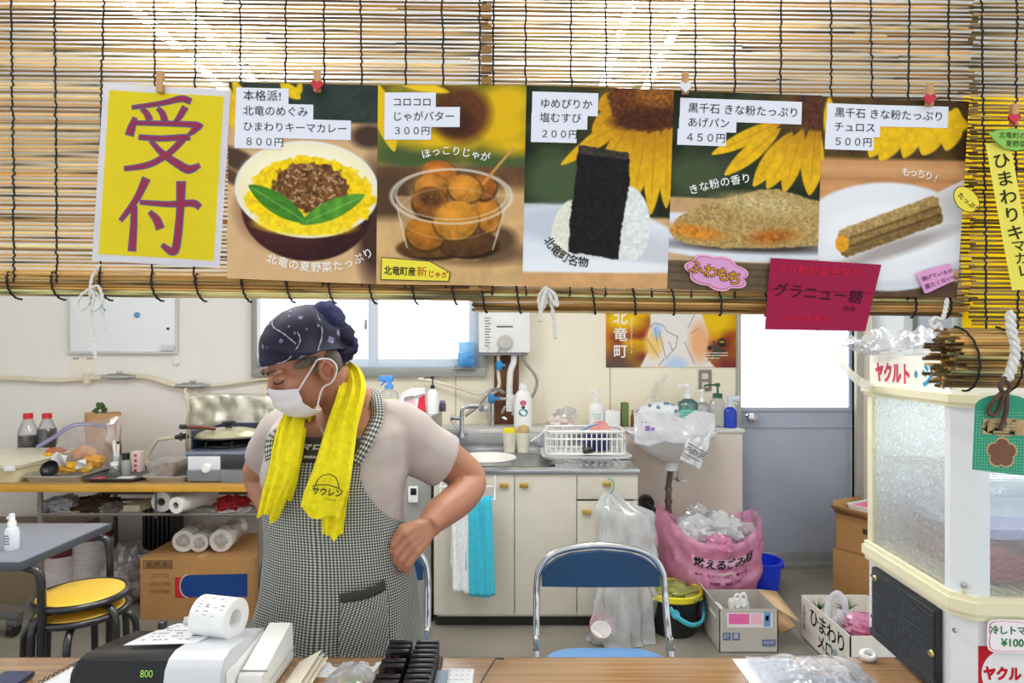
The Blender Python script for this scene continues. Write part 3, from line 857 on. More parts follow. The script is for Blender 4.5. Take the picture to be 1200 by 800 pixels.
# strokes traced in the crop (0.3 photo px per crop px, crop origin 100,80), shifted into the sheet
def cr(*pts): return [(100 + x * .3 - u0 + (80 + y * .3 - v0) * .067, 80 + y * .3 - v0 - (100 + x * .3 - u0) * .06) for x, y in pts]
for pts, wd in [
    (cr((185, 152), (300, 136), (375, 120), (410, 130)), (2.5, 3.6, 5.5, 5)), (cr((222, 160), (240, 178), (250, 200)), (3, 5, 6)),
    (cr((285, 158), (302, 178), (310, 205)), (3, 5, 6)), (cr((390, 155), (372, 185), (352, 212)), (6, 5, 2.5)),
    (cr((192, 195), (180, 230), (172, 258)), (3, 7, 8)), (cr((192, 212), (320, 216), (430, 222), (452, 232)), (3, 4, 5, 5)),
    (cr((445, 222), (425, 245), (408, 258)), (6, 5, 2)), (cr((212, 268), (300, 274), (390, 270), (398, 278)), (4, 4.5, 5, 6)),
    (cr((385, 275), (330, 330), (250, 375), (155, 390)), (6, 5, 5, 3.5)), (cr((258, 285), (300, 330), (360, 372), (405, 395), (445, 380)), (3, 5, 7, 8, 3)),
    (cr((238, 432), (200, 510), (140, 590)), (8, 5.5, 3)), (cr((192, 540), (190, 620), (184, 708)), (5, 6, 7.5)),
    (cr((218, 522), (330, 530), (420, 526), (446, 540)), (3, 4.5, 6, 5)), (cr((376, 445), (372, 560), (358, 690), (340, 714), (305, 690)), (9, 6.5, 7, 7, 3)),
    (cr((255, 562), (280, 588), (294, 622)), (3, 7, 8))]:
    stroke(pts, wd)
s.mat = mat('laminated_paper', attr=True, rough=.3, var=0, trans=.4, spec=.4)
s.build('reception_sign', 'white framed yellow sign with two large crimson characters pinned to the blind', 'sign')

def label_boxes(s, boxes):
    for a, b_, c, e in boxes: s.plain((232, 234, 244), a, b_, c, e, .0005 + .00012 * boxes.index((a, b_, c, e)), 12)
# ---- 1: curry
s = Sheet((268, 96), (443, 100), (441, 333), (266, 326), DP + .001, 174, 232); p = Print(174, 232, (208, 170, 124))
p.put(np.clip((47 - p.V) / 4, 0, 1), (46, 58, 50), .25, 14); p.put(np.clip((p.V - 47) / 200, 0, .35), (226, 190, 140), .1, 12)
p.ell(165, 60, 22, 14, (70, 52, 42), 8); p.ell(12, 92, 30, 12, (78, 58, 46), 5, 25); p.ell(5, 112, 22, 8, (90, 64, 48), 5, 30)
for a in ((-5, 0, 12, 62, 9), (5, -4, 24, 40, 7), (60, 0, 84, 18, 7), (84, -2, 80, 16, 4)): p.lens(*a, (232, 190, 24), 2, .12, 6)
p.ell(172, 160, 22, 70, (70, 45, 38), 14)
p.ell(92, 147, 76, 61, (54, 24, 24), 2, 0, .15, 9); p.ell(70, 150, 50, 40, (84, 40, 36), 30)
p.ell(92, 124, 84, 57, (236, 232, 222), 1.5); p.ell(92, 124, 80.5, 53.5, (244, 232, 186), 2.0); p.ell(92, 110, 70, 36, (250, 242, 206), 14)
p.ell(96, 131, 73, 45, (246, 208, 16), 2, 0, .18, 4, 5); p.ell(90, 166, 56, 12, (250, 216, 30), 5, 0, .14, 4)
p.ell(96, 122, 45, 29, (104, 66, 36), 2, 0, .5, 4, 5)
rr = random.Random(4)
for k in range(150):
    a, r_ = rr.uniform(0, 2 * PI), math.sqrt(rr.random()); u, v = 96 + 41 * r_ * math.cos(a), 120 + 25 * r_ * math.sin(a); q = rr.uniform(0, PI)
    p.seg(u, v, u + 4 * math.cos(q), v + 3 * math.sin(q), .9, rr.choice([(176, 134, 88), (150, 104, 62), (196, 160, 116), (120, 78, 44)]))
p.lens(24, 121, 92, 163, 12, (66, 128, 36), 1.2, .25, 8); p.lens(84, 165, 160, 128, 11, (82, 146, 44), 1.2, .25, 8)
p.seg(28, 124, 88, 160, .5, (120, 176, 84)); p.seg(92, 162, 156, 131, .5, (130, 186, 90))
label_boxes(s, [(9, 6.4, 70, 25), (8.5, 24.6, 99, 43), (8, 42, 143, 65), (7.6, 64, 63, 78)])
s.text('本格派!', 17, 20.5, 13.5, spacing=1.04).text('北竜のめぐみ', 17, 38, 12.7).text('ひまわりキーマカレー', 17, 56.5, 12.2).text('８００円', 19, 74, 11.5, bold=.002)
s.arc('北竜の夏野菜たっぷり', [(45, 210), (80, 218), (115, 219), (145, 212), (172, 197)], 12.5, (244, 244, 240), .008)
s.picture(p, 'food_poster', 'poster of yellow rice curry in a brown bowl, leftmost of the food posters', 'poster', 'food posters on the blind')
# ---- 2: potatoes
s = Sheet((443, 100), (617, 100), (612, 335), (441, 333), DP + .0004, 174, 234); p = Print(174, 234, (206, 166, 112))
p.put(np.clip((96 - p.V) / 8, 0, 1), (116, 108, 28), .6, 26); p.ell(40, 80, 46, 24, (70, 90, 50), 22); p.ell(150, 92, 46, 18, (74, 92, 50), 16)
for a in ((150, 20, 30, 20), (140, 48, 40, 20), (70, 64, 40, 12), (30, 40, 24, 26), (160, 70, 26, 10)): p.ell(*a, (222, 180, 18), 14)
p.ell(98, 34, 34, 32, (92, 50, 26), 14, 0, .3, 8); p.ell(92, 44, 20, 16, (66, 34, 20), 10)
p.lens(-4, -6, 20, 78, 12, (232, 190, 24), 2); p.lens(20, -5, 84, 8, 6, (236, 198, 30), 3)
p.put(np.clip((p.V - 92) / 6, 0, 1) * np.clip((128 - p.V) / 14, 0, 1), (104, 74, 46), .2, 10); p.ell(10, 135, 34, 34, (84, 60, 40), 16)
p.put(np.clip((p.V - 150) / 12, 0, 1), (210, 170, 116), .12, 16); p.ell(120, 196, 62, 14, (110, 82, 56), 10); p.ell(140, 180, 26, 16, (92, 66, 44), 8)
p.poly([(22, 130), (156, 130), (140, 190), (120, 205), (60, 205), (38, 190)], (176, 140, 96), 3, .1, 8)
for (cu, cv, ru, rv, col) in ((66, 190, 40, 12, (96, 62, 26)), (110, 186, 34, 14, (82, 52, 24)), (58, 173, 23, 20, (158, 98, 28)), (131, 150, 15, 22, (176, 112, 34)), (126, 118, 15, 15, (150, 86, 30)),
                              (73, 103, 21, 15, (168, 98, 32)), (64, 120, 20, 16, (174, 112, 40)), (63, 137, 21, 18, (134, 82, 30)), (104, 121, 20, 16, (182, 120, 40)), (94, 158, 27, 23, (182, 122, 38))):
    p.ell(cu, cv + 2, ru + 1.5, rv + 1.5, tuple(c * .5 for c in col), 3); p.ell(cu, cv, ru, rv, col, 2, rr.uniform(-20, 20), .3, 7); p.ell(cu - ru * .2, cv - rv * .3, ru * .5, rv * .4, tuple(min(255, c * 1.3) for c in col), rv * .8)
p.ell(63, 133, 14, 9, (92, 58, 26), 6, 0, .6, 2)
p.ring(88, 130, 71, 32, 1.0, (226, 220, 206), 1.5, .75); p.ring(88, 128, 66, 29, .6, (236, 232, 220), 1.2, .6); p.ring(88, 150, 62, 30, .5, (220, 206, 180), 1.2, .35)
p.seg(23, 140, 36, 190, .6, (226, 214, 190), 1.5); p.seg(152, 142, 138, 192, .6, (226, 214, 190), 1.5)
p.seg(125, 115, 160, 73, 1.4, (206, 150, 76))
label_boxes(s, [(8, 8.5, 68, 27), (8, 25.5, 96.5, 49), (8, 46.5, 63, 64)])
s.text('コロコロ', 17, 24, 11.6).text('じゃがバター', 17, 41, 12.3).text('３００円', 18, 57.5, 11, bold=.002)
s.arc('ほっこりじゃが', [(53, 86), (75, 81), (98, 82), (132, 89)], 11.5, (246, 246, 240), .01)
s.picture(p, 'food_poster', 'poster of round brown potatoes in a clear cup, second of the food posters', 'poster', 'food posters on the blind')
# ---- 3: rice ball
s = Sheet((617, 100), (792, 105), (783, 338), (612, 335), DP + .0008, 174, 234); p = Print(174, 234, (48, 62, 42))
p.put(np.ones_like(p.U), (36, 48, 30), .6, 24); p.ell(40, 110, 40, 34, (70, 88, 56), 24)
for a in ((128, 30, 42, 92, 9), (120, 36, 62, 72, 8), (122, 40, 90, 100, 10), (132, 36, 118, 118, 12), (142, 40, 130, 132, 12), (152, 36, 150, 148, 11), (166, 30, 168, 140, 11), (112, 8, 84, 26, 12), (116, 20, 78, 52, 12)):
    p.lens(*a, (230, 180, 22), 1.6, .12, 6); p.seg(a[0], a[1], lerp(a[0], a[2], .8), lerp(a[1], a[3], .8), .5, (190, 138, 14), 1.5)
p.put(np.exp(-(((p.U - 146) / 70) ** 2 + ((p.V - 14) / 60) ** 2)) * .75, (150, 84, 20)); p.ell(146, 14, 50, 36, (96, 52, 22), 2.5, -8, .6, 3, 4); p.ell(152, 4, 26, 18, (140, 84, 30), 8, 0, .6, 2.5); p.ell(140, 36, 40, 12, (74, 38, 18), 6, -6, .5, 3)
p.put(np.clip((p.V - 136) / 3, 0, 1) * np.clip((24 - p.U) / 30 + 1, 0, 1), (190, 196, 204), .05, 10)
p.put(np.clip((p.V - 146 - .02 * p.U) / 4, 0, 1), (206, 166, 118), .1, 12)
p.ell(60, 190, 130, 52, (226, 230, 238), 3); p.ell(40, 160, 60, 20, (196, 202, 212), 14); p.ell(120, 196, 70, 30, (206, 206, 212), 16); p.ell(70, 215, 100, 16, (236, 238, 242), 8)
p.put(np.clip((p.V - 216 + .01 * p.U) / 3, 0, 1), (208, 160, 108), .1, 14); p.ell(90, 210, 100, 6, (236, 238, 242), 3)
p.ell(52, 166, 18, 34, (228, 226, 206), 1.5, 12, .1, 3); p.ell(124, 158, 26, 44, (226, 230, 226), 1.5, -6, .12, 3)
p.poly([(62, 68), (122, 76), (124, 112), (118, 150), (113, 201), (54, 193), (55, 150), (60, 110)], (24, 23, 22), 1.2, .6, 4, 1.6); p.poly([(64, 68), (121, 76), (121, 84), (64, 78)], (58, 54, 46), 2, .5, 3)
label_boxes(s, [(7, 7, 84, 34), (6.5, 32, 72, 50), (6.5, 48, 60, 66)])
s.text('ゆめぴりか', 16, 25, 12.3).text('塩むすび', 16, 41.5, 12.3).text('２００円', 17, 60, 11, bold=.002)
s.arc('北竜町名物', [(24, 180), (36, 195), (56, 207), (78, 210)], 13, (34, 30, 30), .012)
s.picture(p, 'food_poster', 'poster of a rice ball wrapped in black seaweed, middle of the food posters', 'poster', 'food posters on the blind')
# ---- 4: fried bread
s = Sheet((790, 106), (964, 112), (957, 345), (782, 338), DP + .0004, 174, 234); p = Print(174, 234, (52, 62, 44))
p.put(np.ones_like(p.U), (36, 46, 30), .6, 22); p.ell(30, 100, 40, 26, (68, 80, 52), 22)
for a in ((130, 30, 46, 74, 9), (126, 40, 62, 98, 10), (140, 44, 96, 110, 11), (150, 44, 112, 112, 12), (152, 40, 132, 116, 11), (168, 30, 162, 118, 14), (120, 18, 80, 30, 8)):
    p.lens(*a, (234, 184, 22), 1.6, .14, 6); p.seg(a[0], a[1], lerp(a[0], a[2], .8), lerp(a[1], a[3], .8), .5, (196, 140, 14), 1.5)
p.put(np.exp(-(((p.U - 172) / 60) ** 2 + ((p.V - 16) / 56) ** 2)) * .7, (140, 80, 24)); p.ell(172, 16, 34, 26, (82, 46, 30), 5, 0, .4, 4)
p.put(np.clip((p.V - 124) / 3, 0, 1), (196, 158, 112), .1, 10); p.put(np.clip((p.V - 142 + .02 * p.U) / 4, 0, 1), (222, 226, 234), .05, 14)
p.put(np.clip((p.V - 190 - 8 * np.sin(p.U / 60)) / 2, 0, 1), (200, 166, 124), .1, 10); p.put(np.clip((p.V - 199) / 2, 0, 1), (104, 86, 64), .15, 8)
for v in (206, 214, 224): p.put(np.exp(-((p.V - v - .02 * p.U) / 1.2) ** 2) * .6, (70, 58, 46))
p.ell(96, 180, 92, 8, (70, 62, 60), 6)
p.poly([(0, 166), (8, 150), (40, 132), (80, 120), (110, 112), (125, 112), (150, 118), (176, 126), (176, 176), (120, 182), (60, 184), (20, 180), (6, 174)], (176, 146, 88), 1.6, .34, 2.4, 1.2)
p.ell(110, 130, 50, 12, (196, 172, 116), 10, 4, .34, 2.2); p.ell(30, 166, 32, 8, (206, 132, 40), 7, 8, .35, 3); p.ell(120, 168, 26, 8, (178, 104, 36), 8, -8, .4, 3)
label_boxes(s, [(7.5, 8.4, 150, 35), (7, 31, 74, 47.5), (5.5, 45, 62.5, 64)])
s.text('黒千石 きな粉たっぷり', 16.5, 24.5, 12.7, rot=-.012).text('あげパン', 16.5, 41.5, 12.5).text('４５０円', 14, 59, 12, bold=.002)
s.arc('きな粉の香り', [(22, 122), (55, 112), (94, 104)], 12.2, (246, 246, 240), .008)
s.picture(p, 'food_poster', 'poster of a powdered fried bread roll, fourth of the food posters', 'poster', 'food posters on the blind')
# ---- 5: churro
s = Sheet((962, 113), (1135, 119), (1122, 349), (957, 345), DP + .001, 174, 234, curl=.0012); p = Print(174, 234, (204, 150, 96))
p.put(np.clip((75 - p.V) / 6, 0, 1), (74, 54, 24), .4, 14)
for a in ((10, 0, 14, 60, 8), (60, 70, 84, 24, 12), (72, 74, 100, 28, 12), (100, 70, 118, 20, 12), (122, 66, 140, 24, 14), (150, 60, 160, 8, 14), (128, 20, 176, 30, 12), (0, 100, -6, 30, 8)): p.lens(*a, (232, 186, 20), 2.5, .12, 6)
p.put(np.clip((p.V - 74 + .02 * p.U) / 3, 0, 1), (204, 148, 96), .08, 14); p.put(np.exp(-((p.V - 84) / 5) ** 2) * .5, (220, 172, 120)); p.put(np.exp(-((p.V - 96) / 3) ** 2) * .35, (150, 100, 64))
p.put(np.clip((p.V - 208) / 4, 0, 1), (92, 70, 54), .2, 10); p.put(np.clip((p.V - 210) / 3, 0, 1) * np.clip((p.V - 216) / -3, 0, 1), (206, 160, 110))
p.ell(84, 164, 108, 64, (214, 216, 222), 2.5); p.ell(84, 158, 104, 58, (232, 234, 238), 5); p.ell(86, 158, 74, 34, (240, 241, 243), 10)
p.poly([(118, 122), (176, 92), (176, 152), (150, 150)], (228, 226, 226), 2); p.ell(96, 176, 66, 9, (168, 160, 156), 8, -19)
for off, col in ((10, (126, 100, 56)), (0, (150, 118, 66)), (-10, (172, 142, 88))): p.seg(34 + off * .2, 172 + off * .9, 140 + off * .3, 131 + off * .9, 8, col, 1.8, .34, 2.4, 1.5)
p.seg(40, 166, 142, 127, 1.8, (112, 84, 46), 2.5, .4, 2); p.seg(40, 176, 146, 136, 1.6, (96, 72, 40), 2.5, .4, 2); p.ell(30, 173, 8, 10, (222, 152, 32), 2, 0, .2, 3)
label_boxes(s, [(7.5, 7.5, 150, 33), (6.6, 29, 71, 46), (6, 44.5, 64, 62)])
s.text('黒千石 きな粉たっぷり', 16.5, 22.5, 12.5, rot=-.012).text('チュロス', 16, 39.5, 12.5).text('５００円', 16, 56.5, 11.6, bold=.002)
s.arc('もっちり!', [(98, 90), (120, 92), (142, 98)], 11, (246, 246, 240), .008)
s.picture(p, 'food_poster', 'poster of a powdered churro on a white plate, rightmost of the food posters', 'poster', 'food posters on the blind')

# ---- small hand-made signs
s = Sheet((903, 302), (1033, 310), (1014, 388), (896, 386), DP - .006, 126, 82)
s.plain((158, 26, 68), n=10); s.plain((120, 14, 50), 0, 35, 126, 36, .0003, 6)
s.text('きな粉が苦手な方', 8, 16, 11, (210, 34, 60), .01, spacing=1.2).text('グラニュー糖', 6, 42, 17.5, (40, 16, 34), .0, -.05, spacing=1.05).text('のみ', 92, 58, 8, (40, 16, 34)).text('↓できます', 26, 72, 9.5, (216, 20, 50), .01, spacing=1.3)
s.build('notice_card', 'crimson card with black handwriting hanging below the fried bread and churro posters', 'sign')
def bubble(cx, cy, ru, rv, rot, lobes, dep, n=60):
    out = []
    for k in range(n):
        a = 2 * PI * k / n; r_ = 1 + dep * abs(math.sin(a * lobes / 2)) - dep * .5
        x, y = ru * r_ * math.cos(a), rv * r_ * math.sin(a); out.append((cx + x * math.cos(rot) - y * math.sin(rot), cy + x * math.sin(rot) + y * math.cos(rot)))
    return out
s = Sheet((800, 295), (882, 295), (882, 345), (800, 345), DP - .004)
s.outline(bubble(40, 24.5, 36, 19, .22, 7, .18), (238, 168, 196)).outline(bubble(40, 24.5, 33.5, 16.8, .22, 7, .18), (150, 60, 100), .0003).outline(bubble(40, 24.5, 32.8, 16.2, .22, 7, .18), (222, 160, 206), .0006)
for ch, u, v in (('ふ', 15, 24), ('わ', 32, 29), ('も', 47, 33), ('ち', 60, 37)):
    s.text(ch, u, v, 17, (84, 36, 40), .06, -.12, 'CENTER', .0009).text(ch, u, v, 17, (214, 150, 34), .014, -.12, 'CENTER', .0012)
s.build('speech_bubble', 'pink cloud shaped paper with gold handwriting under the fried bread poster', 'sign')
s = Sheet((1072, 318), (1114, 308), (1119, 330), (1080, 346), DP - .004, 42, 28)
s.outline([(0, 2), (2, 8), (4, 27), (8, 28), (42, 26), (42, 0), (10, 1), (6, 3)], (226, 160, 206)); s.text('揚げているのに', 5, 13, 6.2, (60, 24, 60), .004).text('重たくない!?', 6, 23, 6.6, (60, 24, 60), .004)
s.build('speech_bubble', 'small lilac paper bubble with handwriting at the bottom of the churro poster', 'sign')
s = Sheet((1116, 215), (1150, 222), (1150, 252), (1114, 250), DP - .032, 34, 32)
s.outline(bubble(17, 15, 16.5, 13, .7, 2, .0), (50, 44, 20)).outline(bubble(17, 15, 15.6, 12.2, .7, 2, 0), (238, 222, 78), .0003)
s.text('たっぷり', 6, 12, 7.5, (40, 34, 20), .02, -.62, off=.0006)
s.build('speech_bubble', 'small yellow oval paper with black handwriting between the churro poster and narrow blind', 'sign')
s = Sheet((446, 301), (529, 305), (529, 329), (446, 329), DP - .002, 83, 27)
s.outline([(1, 0), (58, 2), (82, 16), (80, 28), (0, 26)], (70, 66, 40)).outline([(1.8, 1), (57.6, 3), (80.8, 16.4), (79.2, 27), (1, 25)], (242, 226, 70), .0003)
s.text('北竜町産', 4, 19, 11, (50, 44, 30), .02, -.02, off=.0006, sx=.85).text('新', 42, 20.5, 13, (176, 44, 30), .0, off=.0006).text('じゃが', 55, 21.5, 9.5, (176, 60, 34), .02, -.06, off=.0006, sx=.85)
s.build('handwritten_label', 'yellow arrow shaped label with handwriting at the bottom of the potato poster', 'label')
# tall strip sign with a leaf
s = Sheet((1155, 168), (1182, 164), (1216, 338), (1187, 340), DP - .036, 28, 172, curl=.0015)
s.plain((238, 226, 96), n=16)
for k, ch in enumerate('ひまわりキ'): s.text(ch, 14.5, 29 + k * 21, 19, (44, 40, 26), .012, .0, 'CENTER', .0007)
for k, ch in enumerate('マカレー'): s.text(ch if ch != 'ー' else '｜', 15, 127 + k * 14.5, 15, (44, 40, 26), .012, 0, 'CENTER', .0007)
s.build('strip_sign', 'long pale yellow strip with vertical black brush writing on the narrow blind', 'sign')
s = Sheet((1156, 150), (1216, 150), (1216, 178), (1156, 178), DP - .040)
pts = [(2, 6), (12, 2), (30, 0), (48, 2), (58, 14), (48, 25), (34, 27), (20, 24), (10, 16)]
s.outline(pts, (96, 150, 74)).outline([(30 + (u - 30) * .96, 14 + (v - 14) * .95) for u, v in pts], (146, 196, 92), .0003)
s.text('北竜町の', 14, 11, 8, (40, 60, 30), .004, -.04, off=.0006).text('夏野菜', 22, 21, 8, (40, 60, 30), .004, -.04, off=.0006)
s.build('leaf_tag', 'green leaf shaped paper tag above the long pale yellow strip sign', 'sign')

# ---- clothes pegs
m_peg = mat('peg_wood', (196, 150, 98), .6, var=.15, scale=120, stretch=(1, 1, .2))
def clothes_peg(px, py, d, label, heart=None, hd=7):
    t = thing('clothes_peg', label, 'peg', P(px, py + 12, d), 0, 'small wooden pegs holding the paper signs')
    for sg in (-1, 1):
        q = MB(); y = d + sg * .0022
        q.box((P(px - 3.6, 0, d).x, y - .0018, P(0, py + 12, d).z), (P(px + 3.6, 0, d).x, y + .0018, P(0, py - 13, d).z), .0008, X=None); q.build('jaw', m_peg, t)
    q = MB(); q.tube([P(px - 4.2, py, d), P(px + 4.2, py, d)], .0022, 8); q.build('spring', m_chrome, t)
    if heart:
        pts = []
        for k in range(40):
            a = 2 * PI * k / 40; x, y = 16 * math.sin(a) ** 3, 13 * math.cos(a) - 5 * math.cos(2 * a) - 2 * math.cos(3 * a) - math.cos(4 * a)
            pts.append((x / 16 * M(hd, d), y / 16 * M(hd, d)))
        q = MB(); q.prism(pts, facing(px, py + hd * .6, d - .0042) @ Matrix.Translation((0, 0, -.0005)), .003); q.build('heart', mat('heart_' + heart, (196, 28, 48) if heart == 'red' else (226, 226, 230), .35), t)
clothes_peg(188, 97, .892, 'plain wooden peg at the top of the yellow sign')
clothes_peg(372, 96, .892, 'wooden peg with a red heart on the curry poster', 'red')
clothes_peg(803, 98, .892, 'wooden peg with a white heart on the fried bread poster', 'white')
clothes_peg(1089, 112, .892, 'wooden peg with a red heart on the churro poster', 'red')
clothes_peg(1188, 135, .862, 'wooden peg with a red heart on the green leaf tag', 'red')

# ---- green paper tag on a leather cord
s = Sheet((1143, 462), (1210, 462), (1207, 558), (1139, 553), .80, 67, 93)
pts = [(0, 90), (0, 14)] + [(33 - 33 * math.cos(a), 14 - 14 * math.sin(a)) for a in [PI * k / 12 for k in range(1, 12)]] + [(67, 14), (67, 93)]
s.outline(pts, (54, 148, 116))
for j in range(21):
    for i in range(19):
        u, v = 2.5 + i * 3.45, 20 + j * 3.45
        if 6 < u < 64 and 28 < v < 48: continue
        s.outline([(u, v), (u + 1.5, v), (u + 1.5, v + 1.5), (u, v + 1.5)], (122, 190, 156), .0003)
s.outline(bubble(35, 38, 26, 10.5, 0, 4, .0), (190, 160, 116), .0005); s.plain((190, 160, 116), 10, 29, 60, 47, .0005, 2)
for v in (34, 38, 42, 45): s.plain((104, 110, 84), 20, v, 50, v + .7, .0008, 1)
def flower(r, col, off): s.outline([(33 + r * (.80 + .26 * abs(math.cos(2.5 * a)) ** .6) * math.sin(a), 68 - r * (.80 + .26 * abs(math.cos(2.5 * a)) ** .6) * math.cos(a)) for a in [2 * PI * k / 60 for k in range(60)]], col, off)
flower(17.5, (196, 164, 118), .0006); flower(15.5, (122, 84, 66), .0009)
s.text('大入り', 24, 37, 5, (90, 96, 70), off=.0009)
s.build('paper_tag', 'green dotted paper tag with a brown flower hanging from the rolled blind', 'tag')
m_leather = mat('leather_cord', (84, 56, 42), .7, var=.15)
b = MB(); dd = .795
for pth in ([(1178, 442), (1172, 452), (1178, 462), (1184, 452), (1178, 446)], [(1176, 458), (1164, 470), (1159, 482), (1164, 487), (1171, 480), (1177, 460)], [(1180, 458), (1180, 475), (1177, 490), (1172, 503)]):
    b.tube(spline([P(x, y, dd - .003 * (i % 2)) for i, (x, y) in enumerate(pth)], 6), .0026, 8)
tag(b.build('leather_cord', m_leather), 'brown leather cord bow tying the green tag to the white rope', 'cord')
# ================================================================ back wall things on the left
WB = thing('whiteboard', 'small white board on the back wall under the yellow sign, three magnets on it', 'whiteboard', P(143, 414, 4.06))
b = MB(); b.fbox(80, 330, 206, 412.5, 4.058, .021, .002); b.build('panel', mat('whiteboard_white', (240, 243, 246), .25, var=.01), WB)
b = MB(); b.fbox(79, 329, 207, 331, 4.05, .029); b.fbox(79, 411.5, 207, 414.5, 4.045, .034, .002); b.fbox(79, 329, 81, 414, 4.05, .029); b.fbox(205, 329, 207.5, 414, 4.05, .029)
b.build('board_frame', mat('board_frame_pale', (206, 208, 208), .4, metal=.2), WB)
def wall_disc(px, py, r, dep, d, name, m, label, cat):
    q = MB(); q.lathe([(0, 0), (r, 0), (r, dep * .7), (r * .8, dep), (0, dep)], n=20, X=Matrix.Translation(P(px, py, d)) @ Matrix.Rotation(PI / 2, 4, 'X'))
    return tag(q.build(name, m), label, cat)
m_mag = mat('magnet_blue', (96, 158, 200), .4, var=.2, scale=60)
wall_disc(121, 363, .014, .008, 4.057, 'magnet', m_mag, 'blue magnet at the upper left of the white board', 'magnet')
wall_disc(161, 369, .019, .008, 4.057, 'magnet', m_mag, 'larger pale blue magnet in the middle of the white board', 'magnet')
wall_disc(197, 385, .008, .006, 4.057, 'magnet', m_black, 'tiny black magnet at the right side of the white board', 'magnet')
b = MB(); b.fbox(188, 404, 202, 411, 4.03, .015, .004); tag(b.build('board_eraser', mat('eraser_pale', (214, 212, 220), .7)), 'pale eraser at the lower right corner of the white board', 'eraser')
for x0, x1, lb in ((82, 97, 'left of the two small paper notes stuck below the white board'), (98, 113, 'right of the two small paper notes stuck below the white board')):
    b = MB(); b.fbox(x0, 416, x1, 437.5, DW - .002, .0015); b.fbox((x0 + x1) / 2 - 4, 419.5, (x0 + x1) / 2 + 3, 420.5, DW - .0025, .0005, mi=1)
    tag(b.build('paper_note', [mat('note_cream', (240, 232, 220), .8), m_ink]), lb, 'note', 'paper notes below the white board')
b = MB(); b.fbox(202, 417, 210, 427, DW - .02, .019, .006); b.tube([P(206, 424, DW - .015), P(206, 428, DW - .03), P(208, 426, DW - .035)], .004, 8)
tag(b.build('wall_hook', m_white), 'small white hook on the wall at the lower right of the white board', 'hook')
d = 4.045
GH = thing('gas_hose', 'beige gas hose running along the wall behind the worktable with two metal valves', 'hose', P(150, 455, d))
b = MB(); b.tube(spline([P(x, y, d) for x, y in ((-40, 442), (0, 443), (30, 444), (60, 446), (85, 445), (104, 443), (140, 442), (165, 441), (180, 444), (195, 449), (208, 452), (225, 452.5))], 8), .0165, 12); b.build('hose', m_cream, GH)
b = MB(); b.tube(spline([P(x, y, d) for x, y in ((225, 453), (250, 452), (275, 449), (300, 445), (330, 442))], 8), .009, 10); b.tube(spline([P(222, 453, d - .01), P(216, 458, d - .02), P(222, 463, d - .02), P(230, 460, d - .02)], 5), .011, 8); b.build('thin_hose', m_cream, GH)
for x0, x1, y in ((127, 152, 441.5), (214, 238, 452)):
    q = MB(); q.tube([P(x0 - 8, y, d - .01), P(x0, y, d - .01), P(x0, y, d - .01), P(x1, y, d - .01), P(x1, y, d - .01), P(x1 + 8, y, d - .01)], [.013, .013, .021, .021, .013, .013], 12); v = q.build('valve', mat('valve_nickel', (190, 192, 192), .3, metal=.8), GH)
    q = MB(); q.box(P((x0 + x1) / 2 - 4, y - 4, d - .02), P((x0 + x1) / 2 + 4, y - 7, d), .003); q.build('valve_knob', MATS['valve_nickel'], v)
b = MB(); b.fbox(97, 437, 104, 450, d - .02, .03, .004); b.build('clip', m_cream, GH)

# ================================================================ worktable
zt_ = .715; DT = 3.18
TB = thing('worktable', 'long worktable with a yellow wooden edge along the back wall', 'table', PZ(120, 3.55, 0))
xa, xb = M(-130 - 600, DT), M(304 - 600, DT)
b = MB(); b.box((xa, DT + .004, zt_ - .03), (xb - .004, 3.93, zt_), .003); b.build('tabletop', mat('table_top_tan', (176, 140, 84), .4, var=.08), TB)
b = MB(); b.box((xa, DT - .008, zt_ - .034), (xb, DT + .004, zt_ + .001), .004); b.box((xb - .004, DT + .004, zt_ - .034), (xb + .006, 3.93, zt_ + .001), .003); b.build('edge_band', mat('edge_yellow_wood', (206, 152, 48), .4, var=.15, scale=8, stretch=(.4, 6, 6)), TB)
m_leg = mat('leg_grey_steel', (128, 122, 114), .4, metal=.4, var=.05)
for px, yy in ((300, 3.24), (37, 3.24), (300, 3.85), (37, 3.85)):
    X = M(px - 600, DT); q = MB()
    q.tube(spline([Vector((X, yy, zt_ - .03)), Vector((X, yy, .4)), Vector((X, yy, .12)), Vector((X + .0, yy + (.06 if yy < 3.5 else -.06), .02))], 6), .013, 10); q.build('leg', m_leg, TB)
b = MB()
for yy in (3.24, 3.40, 3.56, 3.72, 3.85): b.tube([Vector((M(37 - 600, DT), yy, .553)), Vector((M(300 - 600, DT), yy, .553))], .008, 8)
for px in (37, 172, 300): b.tube([Vector((M(px - 600, DT), 3.24, .553)), Vector((M(px - 600, DT), 3.85, .553))], .008, 8)
b.tube([Vector((M(172 - 600, DT), 3.26, .69)), Vector((M(172 - 600, DT), 3.26, .53))], .006, 8)
b.build('shelf_rack', m_leg, TB)
def on(px, d, z=zt_): return PZ(px, d, z)
